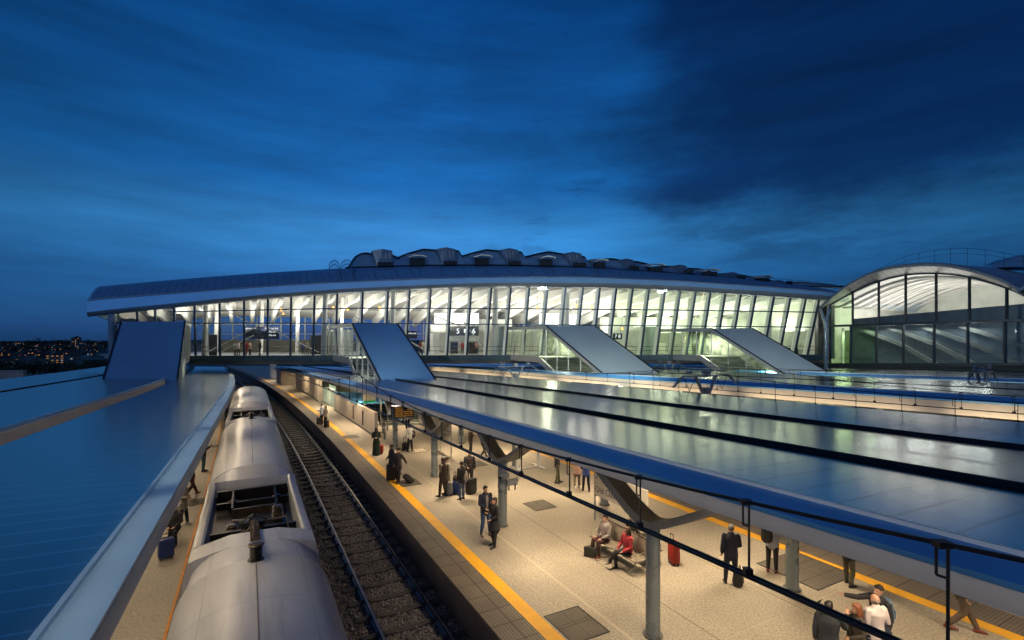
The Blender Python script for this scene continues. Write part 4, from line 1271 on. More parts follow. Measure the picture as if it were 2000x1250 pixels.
for k, pxc in enumerate((816, 943, 1069, 1174, 1283, 1390, 1494)):
    hw = (16, 16, 14, 12, 15, 14, 12)[k]
    b = hood_pt(pxc, -4.4)[1]; wl = (hood_pt(pxc + hw, -4.4)[1] - hood_pt(pxc - hw, -4.4)[1]) / 2
    zb = roof_z(b, -4.4) + 0.05; sc = lerp_table(HS, pxc)
    bm = BM(); box(bm, BL(b + 0.1, -4.9, zb + 0.4 * sc + .1), (wl * 1.7, 1.2, 0.8 * sc + .2)); sb_ = bp('scoop_box', bm, M_black)
    bm = BM()
    S = []
    for x in frange(-wl * 1.15, wl * 1.0, wl / 4):
        cx = 0.22 * (1 - (x / wl) ** 2)
        S.append([BL(b + x, -4.1, zb + 0.85 * sc + .2 + cx), BL(b + x, -4.05, zb + 0.98 * sc + .26 + cx), BL(b + x, -5.6, zb + 1.35 * sc + .3 + cx * .4), BL(b + x, -5.6, zb + 1.2 * sc + .3 + cx * .4)])
    loft(bm, S); part('scoop_lip', fix(bm), mat('scoop_lip', (0.50, 0.50, 0.48), 0.4, 0.3), sb_, False)
# railings on the roof
bm = BM()
pts = []
for px in frange(690, 1600, 43):
    b = hood_pt(px, 0.9)[1]; z = roof_z(b, 0.9)
    tube(bm, [BL(b, 0.9, z), BL(b, 0.9, z + 0.95)], 0.028, 5); pts.append(BL(b, 0.9, z + 0.95))
tube(bm, pts, 0.022, 5); bp('roof_railing', bm, M_mull)
bm = BM()
for px in (664, 690):
    b = hood_pt(px, 0.0)[1]
    os_ = frange(1.2, -9, 0.7)
    for dz in (0.55, 1.1): tube(bm, [BL(b, o, roof_z(b, o) + dz) for o in os_], 0.035, 5)
    for o in os_[::2]: tube(bm, [BL(b, o, roof_z(b, o)), BL(b, o, roof_z(b, o) + 1.1)], 0.03, 5)
bp('ladder_rail', bm, M_mull)
# left end: deck stub, post and hand rail at the bridge end
bm = BM(); tube(bm, [BPX(222, 0.2, 1.0), BPX(220, 1.2, h_at(612, 57.5) - 0.1)], 0.42, 14); bp('end_post', bm, M_lip, 40)
bm = BM(); loft(bm, [[BL(b, o, z) for o, z in ((0.4, ZD - 0.4), (-3, ZD - 0.4), (-3, ZD), (0.4, ZD))] for b in (BPX(158).x, BPX(204).x)]); bp('end_walkway', bm, M_teal)
bm = BM()
for px in (160, 175, 194):
    p = BPX(px, 0.3); tube(bm, [(p.x, p.y, ZD), (p.x, p.y, ZD + 1.3)], 0.04, 5)
for z in (0.7, 1.3): tube(bm, [BPX(158, 0.3, ZD + z), BPX(204, 0.3, ZD + z)], 0.03, 5)
bp('walkway_railing', bm, M_mull)
# ================================================================== ARCHED GABLE HALL on the right
GC = Vector((38.0, 62.5, 0)); GD = Vector((0.457, -0.889, 0)); GO = Vector((-0.889, -0.457, 0))
def GP(s, off=0.0, z=0.0): return GC + GD * s + GO * off + Vector((0, 0, z))
def g_s(px, off=0.0):
    r = (px - 1000.0) / F
    a = GC + GO * off
    return (r * a.y - a.x) / (GD.x - r * GD.y)
def g_pt(px, py, off=0.0):
    s = g_s(px, off); p = GP(s, off); p.z = h_at(py, p.y); return p, s
gable = thing('arched_hall', 'arched glass gable hall with a curved metal roof at the right end of the bridge', 'building', GP(8, 0, -1))
def gp(name, bm, m, sm=None):
    fix(bm); o = part(name, bm, m, gable, False)
    if sm: smooth(o, sm)
    return o
def spline(tab, n=28):
    """smooth (s,z) through the survey points"""
    xs = [p[0] for p in tab]; out = []
    for i in range(n + 1):
        x = xs[0] + (xs[-1] - xs[0]) * i / n
        k = max(0, min(len(tab) - 2, sum(1 for q in xs[1:-1] if q <= x)))
        p0 = tab[max(k - 1, 0)]; p1 = tab[k]; p2 = tab[k + 1]; p3 = tab[min(k + 2, len(tab) - 1)]
        t = (x - p1[0]) / (p2[0] - p1[0])
        m1 = (p2[1] - p0[1]) / (p2[0] - p0[0]) * (p2[0] - p1[0]); m2 = (p3[1] - p1[1]) / (p3[0] - p1[0]) * (p2[0] - p1[0])
        out.append((x, (2 * t ** 3 - 3 * t ** 2 + 1) * p1[1] + (t ** 3 - 2 * t ** 2 + t) * m1 + (-2 * t ** 3 + 3 * t ** 2) * p2[1] + (t ** 3 - t ** 2) * m2))
    return out
def table(pts, off):
    r = []
    for x, y in pts:
        p, s = g_pt(x, y, off); r.append((s, p.z))
    return r
OVH = 1.9
GLT = spline(table([(1622, 595), (1665, 572), (1716, 550), (1770, 537), (1830, 534.5), (1893, 541), (1964, 562), (1992, 573), (2040, 600)], 0))
OUT = spline(table([(1602, 597), (1648, 559), (1714, 526), (1780, 515), (1846, 515), (1912, 529), (1965, 548), (1990, 563)], OVH))
g_top = lambda s: lerp_table(GLT, s)
o_top = lambda s: lerp_table(OUT, s)
s0, s1 = 0.25, GLT[-1][0]
TR = lambda s: CZ + 1.42 + (1.62 - 1.42) * s / 19      # transom height
BS = lambda s: CZ - 3.32 + (3.32 - 2.42) * s / 19      # sill height
hs = [g_s(px) for px in (1622, 1666, 1717, 1769.5, 1829, 1894, 1967, 2046)]
hs2 = [g_s(px) for px in (1622, 1662, 1712, 1765, 1825, 1891, 1964, 2044)]
M_gmull = mat('gable_mullion', (0.055, 0.065, 0.075), 0.4, 0.4, 0.15, 2)
for s in hs:
    bm = BM(); tube(bm, [GP(s, 0.05, TR(s)), GP(s, 0.05, g_top(s))], 0, rect=(0.2, 0.16)); gp('mullion', bm, M_gmull)
for s in hs2:
    bm = BM(); tube(bm, [GP(s, 0.05, BS(s)), GP(s, 0.05, TR(s))], 0, rect=(0.2, 0.16)); gp('mullion', bm, M_gmull)
for a, b in zip(hs, hs[1:]):
    bm = BM()
    n = 6
    top = [GP(a + (b - a) * i / n, 0, g_top(a + (b - a) * i / n)) for i in range(n + 1)]
    bm.faces.new([bm.verts.new(p) for p in [GP(b, 0, TR(b)), GP(a, 0, TR(a))] + top])
    gp('glass_pane', bm, M_glassd if a < 4.5 else M_glassn)
for a, b in zip(hs2, hs2[1:]):
    bm = BM(); quad(bm, GP(a, 0, BS(a)), GP(b, 0, BS(b)), GP(b, 0, TR(b)), GP(a, 0, TR(a))); gp('glass_pane', bm, M_glassd if a < 6.5 else M_glassn)
bm = BM(); tube(bm, [GP(s, 0.1, TR(s)) for s in frange(s0, s1, 3)], 0, rect=(0.28, 0.26)); gp('transom', bm, M_gmull)
bm = BM(); tube(bm, [GP(s, 0.1, BS(s)) for s in frange(s0, s1, 3)], 0, rect=(0.3, 0.26)); gp('sill_beam', bm, M_gmull)
bm = BM(); tube(bm, [GP(s, 0.04, z) for s, z in GLT], 0, rect=(0.14, 0.16)); gp('arch_frame', bm, M_mull)
# roof shell: outer edge band, soffit of the overhang, vault going back
M_vault = mat('vault_sheet', (0.34, 0.42, 0.50), 0.36, 0.45, 0.08, 0.5)
M_band = mat('vault_edge_band', (0.30, 0.32, 0.34), 0.38, 0.5, 0.07, 0.5)
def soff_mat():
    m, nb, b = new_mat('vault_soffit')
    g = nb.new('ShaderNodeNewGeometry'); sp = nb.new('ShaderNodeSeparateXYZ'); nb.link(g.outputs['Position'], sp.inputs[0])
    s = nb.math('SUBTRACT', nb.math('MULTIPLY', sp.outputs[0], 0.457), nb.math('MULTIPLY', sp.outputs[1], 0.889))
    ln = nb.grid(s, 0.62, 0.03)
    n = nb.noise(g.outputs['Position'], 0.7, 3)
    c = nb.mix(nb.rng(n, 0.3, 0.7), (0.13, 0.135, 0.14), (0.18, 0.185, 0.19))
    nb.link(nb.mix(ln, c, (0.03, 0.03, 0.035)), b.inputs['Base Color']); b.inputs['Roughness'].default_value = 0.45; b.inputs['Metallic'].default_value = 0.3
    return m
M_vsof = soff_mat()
so = frange(OUT[0][0], OUT[-1][0], 0.7)
bm = BM(); loft(bm, [[GP(s, OVH, o_top(s) - 0.34), GP(s, OVH + 0.05, o_top(s) - 0.17), GP(s, OVH, o_top(s)), GP(s, OVH - 0.3, o_top(s) + 0.06), GP(s, OVH - 0.3, o_top(s) - 0.30)] for s in so]); gp('edge_band', bm, M_band, 40)
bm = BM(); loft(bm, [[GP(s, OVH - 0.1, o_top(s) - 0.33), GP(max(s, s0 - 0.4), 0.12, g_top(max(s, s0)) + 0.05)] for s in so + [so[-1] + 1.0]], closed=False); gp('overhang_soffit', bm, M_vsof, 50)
bm = BM(); loft(bm, [[GP(s, OVH - 0.28, o_top(s) + 0.06), GP(s, -3, o_top(s) + 0.12), GP(s, -9, o_top(s) + 0.30), GP(s, -20, o_top(s) - 0.4)] for s in so], closed=False); gp('vault_roof', bm, M_vault, 50)
# next bay springs from the valley
bm = BM()
sv = OUT[-1][0] - 0.1
nb_ = [(sv + x, 3.98 + 3.6 * (1 - ((x - 9) / 9) ** 2) + CZ + 0.35) for x in frange(0, 18, 0.9)]
loft(bm, [[GP(s, OVH + 0.1, z - 0.34), GP(s, OVH + 0.15, z - 0.17), GP(s, OVH + 0.1, z), GP(s, -18, z + 0.6), GP(s, -18, z + 0.3), GP(s, OVH - 0.2, z - 0.3)] for s, z in nb_]); gp('next_vault_roof', bm, M_vault, 40)
bm = BM()
hp = [g_pt(x, y, -8.0)[0] for x, y in ((1940, 518), (1958, 509), (1985, 502), (2030, 492))]
hq = [g_pt(x, y, -8.0)[0] for x, y in ((1940, 524), (1958, 522), (1985, 521), (2030, 522))]
loft(bm, [[a, b, b + Vector((1.5, 2.5, 0)), a + Vector((1.5, 2.5, 0.3))] for a, b in zip(hp, hq)]); gp('roof_hood', bm, M_hood, 30)
# plinth and ground floor under the glass
M_plinth = mat('plinth_green_grey', (0.05, 0.06, 0.05), 0.6, 0.1, 0.2, 0.6)
bm = BM(); loft(bm, [[GP(s, o, z) for o, z in ((0.3, BS(s) - 0.12), (0.3, BS(s) - 0.75), (-2, BS(s) - 0.75), (-2, BS(s) - 0.12))] for s in (s0 - 0.4, s1)]); gp('plinth', bm, M_plinth)
bm = BM(); loft(bm, [[GP(s, o, z) for o, z in ((-1.0, BS(s) - 0.7), (-1.0, -1.3), (-2, -1.3), (-2, BS(s) - 0.7))] for s in (s0, s1)]); gp('base_wall', bm, M_concrete)
# inside: floor, rear wall, white vault with curved ribs
bm = BM(); loft(bm, [[GP(s, -0.3, BS(s)), GP(s, -22, BS(s)), GP(s, -22, BS(s) - 0.1), GP(s, -0.3, BS(s) - 0.1)] for s in (s0, s1)]); gp('hall_floor', bm, M_hallw)
bm = BM(); loft(bm, [[GP(s, -0.25 - 2.4 * k, g_top(s) - 0.06 + 0.22 * math.sin(k / 3)) for k in range(10)] for s in frange(s0, s1, 0.9)], closed=False); gp('vault_ceiling', bm, mat('vault_lining', (0.74, 0.73, 0.70), 0.6, 0, .04, .5), 60)
M_grib = mat('vault_rib_grey', (0.46, 0.45, 0.43), 0.55, 0, .1, .5)
for k in range(1, 9):
    o = -0.25 - 2.3 * k
    bm = BM()
    loft(bm, [[GP(s, o + 0.22, g_top(s) - 0.30), GP(s, o + 0.22, g_top(s) - 0.05), GP(s, o - 0.22, g_top(s) - 0.05), GP(s, o - 0.22, g_top(s) - 0.30)] for s in frange(s0 + 0.6, s1 - 0.5, 0.9)])
    gp('ceiling_rib', bm, M_grib, 40)
bm = BM(); loft(bm, [[GP(s, -21, BS(s)), GP(s, -21, g_top(s))] for s in frange(s0, s1, 1)], closed=False); gp('rear_wall', bm, M_lit)
bm = BM(); quad(bm, GP(s0 - .1, -0.4, BS(0)), GP(s0 - .1, -22, BS(0)), GP(s0 - .1, -22, g_top(s0) + 1.2), GP(s0 - .1, -0.4, g_top(s0))); gp('side_wall', bm, M_lit)
# blue-green blind panels behind the upper glass, low inside partitions
M_blind = mat('gable_back_panel', (0.14, 0.18, 0.205), 0.35, 0.2, 0.25, 0.4)
bm = BM(); loft(bm, [[GP(s, -1.6, BS(s)), GP(s, -1.6, TR(s) + 0.65 + 0.05 * s)] for s in frange(3.6, s1, 2)], closed=False); gp('inner_screen', bm, M_blind)
bm = BM(); loft(bm, [[GP(s, -5, BS(s)), GP(s, -5, TR(s) - 0.5 + .03 * s)] for s in frange(0.5, 6, 2)], closed=False); gp('inner_screen', bm, mat('green_inner_wall', (0.10, 0.13, 0.08), 0.6, 0, .3, .5))
for k in range(4):
    a = 4.5 + 3.2 * k
    bm = BM(); tube(bm, [GP(a, -1.3, TR(a) - 0.3), GP(a + 4.2, -1.3, TR(a) - 2.1), GP(a + 8, -1.3, BS(a) + 0.1)], 0, rect=(0.25, 0.4)); gp('reflection_bar', bm, mat('reflection_bar_tone', (0.22, 0.24, 0.22), 0.5, 0, .2, .6))  # slanted bars built in place of rib reflections on the glass
for s in (1.5, 3.0, 4.2):
    bm = BM(); tube(bm, [GP(s, -3.6, BS(s)), GP(s, -3.6, TR(s) - 0.2)], 0.16, 10); gp('inner_post', bm, M_hallw)
# curved roof walkway rail
bm = BM()
rl = spline(table([(1712, 527), (1762, 503), (1808, 492), (1868, 485), (1925, 488), (1985, 499), (2040, 512)], -6), 20)
tube(bm, [GP(s, -6, z) for s, z in rl], 0.022, 5)
rl2 = spline(table([(1745, 517), (1808, 502), (1868, 495), (1925, 498), (1985, 508), (2040, 520)], -6), 20)
tube(bm, [GP(s, -6, z) for s, z in rl2], 0.016, 5)
for s, z in rl[2::2]: tube(bm, [GP(s, -6, z), GP(s, -6, z - 1.8)], 0.018, 5)
gp('walkway_rail', bm, M_mull)
# forked corner column between hall and bridge
fc = thing('forked_corner_column', 'slim grey column that forks like a Y where the bridge roof meets the arched hall', 'column', (36.6, 58.6, 0))
px = lambda x, y, Y=58.6: Vector(((x - 1000) / F * Y, Y, h_at(y, Y)))
bm = BM(); tube(bm, [px(1613, 800), px(1613, 640)], [0.24, 0.2], 12); fix(bm); smooth(part('shaft', bm, M_col, fc, False))
for x in (1602, 1620):
    bm = BM(); tube(bm, [px(1613, 644), px(1611 if x < 1610 else 1614, 628), px(x, 602)], [0.2, 0.17, 0.14], 10); fix(bm); smooth(part('fork', bm, M_col, fc, False))
bm = BM(); a = BPX(1598, 0.2); b = BPX(1620, -0.5)
loft(bm, [[Vector((p.x, p.y, z)) for z in (ZD - 1.2, h_at(598, p.y))] + [Vector((p.x + .3, p.y + 1.2, z)) for z in (h_at(598, p.y), ZD - 1.2)] for p in (a, b)])
fix(bm); part('corner_wall', bm, mat('corner_dark', (0.02, 0.025, 0.03), 0.5), bridge, False)
# ================================================================== OVERHEAD LINE
def wire_set(name, label, u, d_c, span, y0, Ya, Yb, droppers, loops=True, rw=0.022, m_lo=0.5, m_hi=1.25, twin=True):
    """contact wire at (u), messenger sagging between supports every span (first at y0)"""
    t = thing(name, label, 'overhead wire', P(u, max(Ya, 5), CZ - d_c))
    zc = lambda Y: CZ - d_c - GR * Y
    def zm(Y):
        f = ((Y - y0) / span) % 1.0
        return zc(Y) + m_lo + (m_hi - m_lo) * (2 * f - 1) ** 2
    Yw = frange(Ya, Yb, 1.2)
    if twin:
        for s in (-1, 1):
            bm = BM(); tube(bm, [P(u + s * 0.034, Y, zc(Y)) for Y in Yw], rw * 0.75, 6); part('contact_wire', bm, M_black, t, False)
    else:
        bm = BM(); tube(bm, [P(u, Y, zc(Y)) for Y in Yw], rw, 6); part('contact_wire', bm, M_black, t, False)
    bm = BM(); tube(bm, [P(u, Y, zm(Y)) for Y in Yw], rw * 0.8, 6); part('messenger_wire', bm, M_black, t, False)
    for Y in droppers:
        bm = BM()
        a, b = P(u, Y, zm(Y)), P(u, Y, zc(Y))
        r = rw * 0.55
        if loops and (a - b).length > 0.22:
            lp = min(0.22, (a - b).length * 0.45)
            w = 0.032
            dx = E * w
            tube(bm, [a - dx, b - dx * 1.0 + Vector((0, 0, 0.05))], r * 0.9, 6)
            tube(bm, [a + dx, a + dx - Vector((0, 0, lp))], r * 0.8, 6)
            tube(bm, [a + dx - Vector((0, 0, lp)), a - dx - Vector((0, 0, lp))], r * 0.8, 6)
            box(bm, b - dx * 0.6 + Vector((0, 0, 0.03)), (0.07, 0.07, 0.08)); box(bm, a - Vector((0, 0, 0.0)), (0.09, 0.07, 0.045))
        else: tube(bm, [a, b], r, 5)
        part('dropper', bm, M_black, t, False)
    return t
def Yat(px, u):
    return u / ((px - 1000.0) / F + TAN)
dl = [Yat(x, 4.69) for x in (1840, 1457, 1247, 1110, 1017, 955, 900, 862, 830, 787, 763, 736, 715, 697)]
wire_set('overhead_wire', 'black twin overhead contact wire running close past the viewpoint over the empty track', 4.69, 2.08, 21.2, 20.9, 1.6, 62, dl + [20.0, 22.5, 25, 28, 31.5, 35, 39, 42.5, 47, 52], m_lo=0.47, m_hi=1.22)
wire_set('overhead_wire', 'thin overhead wire over the track behind the lit platform canopy', 22.7, 2.08, 22, 25.9, 9, 58, [Yat(x, 22.7) for x in (1985, 1863, 1759, 1670, 1591, 1513, 1440, 1380, 1325, 1275, 1230)], rw=0.02, m_lo=0.6, m_hi=1.3, twin=False)
wire_set('overhead_wire', 'thin overhead wire in front of the glowing second canopy fascia', 26.4, 2.08, 22, 25.9, 12, 58, [Yat(x, 26.4) for x in (1979, 1876, 1786, 1707, 1626, 1550, 1485, 1441, 1400, 1340, 1290, 1240, 1190, 1150)], rw=0.02, m_lo=0.55, m_hi=1.3, twin=False)
wire_set('overhead_wire', 'distant overhead wire in front of the third canopy', 44.0, 2.0, 22, 31, 22, 64, frange(24, 62, 2.6), loops=False, rw=0.022, m_lo=0.55, m_hi=1.2, twin=False)
wire_set('overhead_wire', 'farthest overhead wire, just below the arched gable', 48.0, 2.0, 22, 31, 22, 64, frange(25, 62, 2.6), loops=False, rw=0.022, m_lo=0.55, m_hi=1.2, twin=False)

M_galv = mat('galvanised_steel', (0.30, 0.33, 0.35), 0.45, 0.6, 0.15, 3)
def gantry(u, Y, label, k=1.0):
    zt = CZ - 1.55 - GR * Y + 0.35
    t = thing('overhead_line_mast', label, 'mast', P(u, Y, -1.1), TH, 'masts carrying the overhead wires')
    up = lambda x, z: Vector((x, 0, z))
    b = -(-1.1)
    bm = BM()
    for s in (-1, 1): box(bm, (0, s * 0.12, (zt + 1.1 - 0.6) / 2), (0.22, 0.03, zt + 1.1 - 0.6))
    box(bm, (0, 0, (zt + 1.1 - 0.6) / 2), (0.03, 0.21, zt + 1.1 - 0.6))
    part('post', bm, M_galv, t)
    z0 = zt + 1.1 - 1.15; z1 = zt + 1.1
    for s in (-1, 1):
        bm = BM(); tube(bm, [up(s * 0.1, z0), up(s * 0.75 * k, z1)], 0, rect=(0.12, 0.12)); part('strut', bm, M_galv, t)
        bm = BM(); tube(bm, [up(s * 0.75 * k, z1), up(s * 1.65 * k, z1 + 0.03), up(s * 2.35 * k, z1 - 0.5)], 0, rect=(0.07, 0.07)); part('cantilever_arm', bm, M_galv, t)
        bm = BM(); tube(bm, [up(s * 0.75 * k, z1), up(s * 1.2 * k, z1 - 0.75), up(s * 1.65 * k, z1)], 0.02, 5); part('stay', bm, M_black, t)
        bm = BM(); box(bm, up(s * 1.25 * k, z1 + 0.22), (0.3, 0.16, 0.1)); tube(bm, [up(s * 1.25 * k - 0.12, z1 + 0.2), up(s * 1.25 * k - 0.16, z1 + 0.45)], 0.035, 6); tube(bm, [up(s * 1.25 * k + 0.12, z1 + 0.2), up(s * 1.25 * k + 0.16, z1 + 0.45)], 0.035, 6); part('bracket', bm, M_galv, t)
        bm = BM(); pr = []
        for j in range(5): pr += [(0.035, j * 0.09), (0.075, j * 0.09 + 0.03), (0.035, j * 0.09 + 0.06)]
        lathe(bm, [(0.0, 0)] + pr + [(0.0, 0.42)], 10, up(s * 1.75 * k, z1 - 0.03), Vector((s * 0.75, 0, -0.55))); fix(bm); part('insulator', bm, mat('insulator_teal', (0.10, 0.16, 0.15), 0.3), t)
    bm = BM(); tube(bm, [up(-0.75 * k, z1), up(0.75 * k, z1)], 0, rect=(0.08, 0.08)); part('cross_boom', bm, M_galv, t)
    bm = BM(); box(bm, up(0, z1 + 0.12), (0.42, 0.25, 0.3)); part('head_box', bm, M_galv, t)
gantry(24.0, 25.9, 'nearest steel mast with forked arms in front of the glowing fascia', 1.0)
gantry(24.0, 43.5, 'steel mast with forked arms below the gap between the second and third stair roofs', 1.0)
gantry(46.0, 31.0, 'steel mast with forked arms at the right, below the arched gable', 0.85)
gantry(46.0, 53.0, 'steel mast with forked arms under the rightmost stair landing', 1.0)
# ================================================================== PEOPLE
REMESH = []     # (object, voxel) solved together at the end
def ring_tube(bm, pts, seg=10, xdir=(1, 0, 0)):
    """closed tube through (centre, rx, ry) with rounded ends; rx along xdir"""
    pts = [(Vector(c), rx, ry) for c, rx, ry in pts]
    n = len(pts); rings = []
    xd = Vector(xdir)
    def ring(c, t, rx, ry):
        y = t.cross(xd)
        if y.length < 1e-3: y = t.cross(Vector((0, 1, 0)))
        y.normalize(); x = y.cross(t).normalized()
        return [bm.verts.new(c + x * (math.cos(2 * PI * k / seg) * rx) + y * (math.sin(2 * PI * k / seg) * ry)) for k in range(seg)]
    for i, (c, rx, ry) in enumerate(pts):
        t = (pts[min(i + 1, n - 1)][0] - pts[max(i - 1, 0)][0]).normalized()
        if i == 0:
            rings.append(ring(c - t * min(rx, ry) * 0.75, t, rx * 0.55, ry * 0.55))
        rings.append(ring(c, t, rx, ry))
        if i == n - 1:
            rings.append(ring(c + t * min(rx, ry) * 0.75, t, rx * 0.55, ry * 0.55))
    for a, b in zip(rings, rings[1:]):
        for k in range(seg): bm.faces.new((a[k], a[(k + 1) % seg], b[(k + 1) % seg], b[k]))
    bm.faces.new(list(reversed(rings[0]))); bm.faces.new(rings[-1])

def ellipsoid(bm, c, r, seg=14, rings=9):
    m = Matrix.Translation(Vector(c)) @ Matrix.Diagonal((r[0], r[1], r[2], 1))
    bmesh.ops.create_uvsphere(bm, u_segments=seg, v_segments=rings, radius=1.0, matrix=m)

ARMS = {   # elbow, wrist for the arm on +x (mirror for the other); figure faces -y, 1.75 m tall
    'down': ((.235, .03, 1.15), (.245, -.04, .90)),
    'loose': ((.25, .06, 1.15), (.26, .02, .90)),
    'phone': ((.225, -.02, 1.14), (.10, -.25, 1.20)),
    'pocket': ((.29, .09, 1.16), (.205, -.03, .95)),
    'point': ((.30, -.24, 1.36), (.42, -.47, 1.38)),
    'raise': ((.27, -.18, 1.20), (.30, -.36, 1.40)),
    'pull': ((.25, .17, 1.18), (.235, .30, .97)),
    'ear': ((.27, -.15, 1.24), (.125, -.11, 1.53)),
    'fold': ((.25, -.05, 1.15), (.02, -.22, 1.13)),
    'hold': ((.24, -.02, 1.15), (.11, -.22, 1.03)),
    'lap': ((.245, -.07, 1.14), (.13, -.30, 1.03)),
    'carry': ((.245, .05, 1.16), (.20, -.20, 1.08)),
}
def joints(stance, aL, aR, wide=0.10):
    J = {}
    dz = 0; sy = 0
    if stance == 'sit':
        dz = -0.42
        J['hip'] = [(s * .09, 0, .52) for s in (1, -1)]
        J['knee'] = [(.13, -.44, .52), (-.11, -.44, .53)]
        J['ankle'] = [(.14, -.40, .09), (-.13, -.50, .09)]
    elif stance == 'cross':
        dz = -0.42
        J['hip'] = [(s * .09, 0, .52) for s in (1, -1)]
        J['knee'] = [(.02, -.46, .60), (-.07, -.44, .53)]
        J['ankle'] = [(-.16, -.60, .26), (-.06, -.42, .09)]
    elif stance == 'crouch':
        dz = -0.34
        J['hip'] = [(s * .10, .05, .58) for s in (1, -1)]
        J['knee'] = [(.16, -.32, .50), (-.14, -.10, .14)]
        J['ankle'] = [(.15, -.22, .09), (-.13, .30, .11)]
    elif stance == 'walk':
        J['hip'] = [(s * .09, 0, .92) for s in (1, -1)]
        J['knee'] = [(.10, -.13, .51), (-.10, -.03, .50)]
        J['ankle'] = [(.10, -.30, .09), (-.10, .27, .13)]
    elif stance == 'step':
        J['hip'] = [(s * .09, 0, .92) for s in (1, -1)]
        J['knee'] = [(.12, -.06, .50), (-.11, -.03, .50)]
        J['ankle'] = [(.13, -.10, .09), (-.13, .06, .09)]
    else:
        J['hip'] = [(s * .09, 0, .92) for s in (1, -1)]
        J['knee'] = [(wide, -.025, .50), (-wide, -.02, .50)]
        J['ankle'] = [(wide + .01, .015, .09), (-wide - .01, .0, .09)]
    J['dz'] = dz
    J['arm'] = []
    for s, a in ((1, aL), (-1, aR)):
        e, w_ = ARMS[a]
        J['arm'].append(((s * .185, 0, 1.425 + dz), (s * e[0], e[1], e[2] + dz), (s * w_[0], w_[1], w_[2] + dz)))
    return J

def hand(bm, w, d, side, curl=0.5):
    """palm, four separate bent fingers of unequal length and a thumb"""
    d = d.normalized()
    px = Vector((0, 0, 1)).cross(d)
    if px.length < 0.2: px = Vector((0, -1, 0))       # hanging hand: fingers spread fore and aft
    px.normalize(); pn = d.cross(px).normalized()
    if pn.x * side > 0 and abs(pn.x) > .3: pn = -pn     # palm faces the body
    pc = w + d * 0.055
    ring_tube(bm, [(w - d * 0.01, .026, .020), (w + d * .03, .036, .017), (w + d * .08, .038, .015)], 8, px)
    for k, (off, ln) in enumerate(((-.029, .066), (-.010, .078), (.010, .073), (.028, .056))):
        b = w + d * 0.085 + px * off
        m_ = b + (d * 0.9 + pn * curl * 0.6).normalized() * ln * 0.55
        e = m_ + (d * 0.55 + pn * curl * 1.3).normalized() * ln * 0.5
        ring_tube(bm, [(b - d * .012, .0092, .0092), (m_, .0085, .0085), (e, .0072, .0072)], 6)
    b = w + d * 0.028 - px * 0.030
    m_ = b + (d * 0.6 - px * 0.8 + pn * .25).normalized() * .036
    ring_tube(bm, [(b, .011, .011), (m_, .0105, .0105), (m_ + (d + pn * .4 - px * .1).normalized() * .03, .008, .008)], 6)

def new_obj(name, bm, m, parent, voxel=None):
    o = part(name, fix(bm), m, parent)
    if voxel: REMESH.append((o, voxel))
    return o

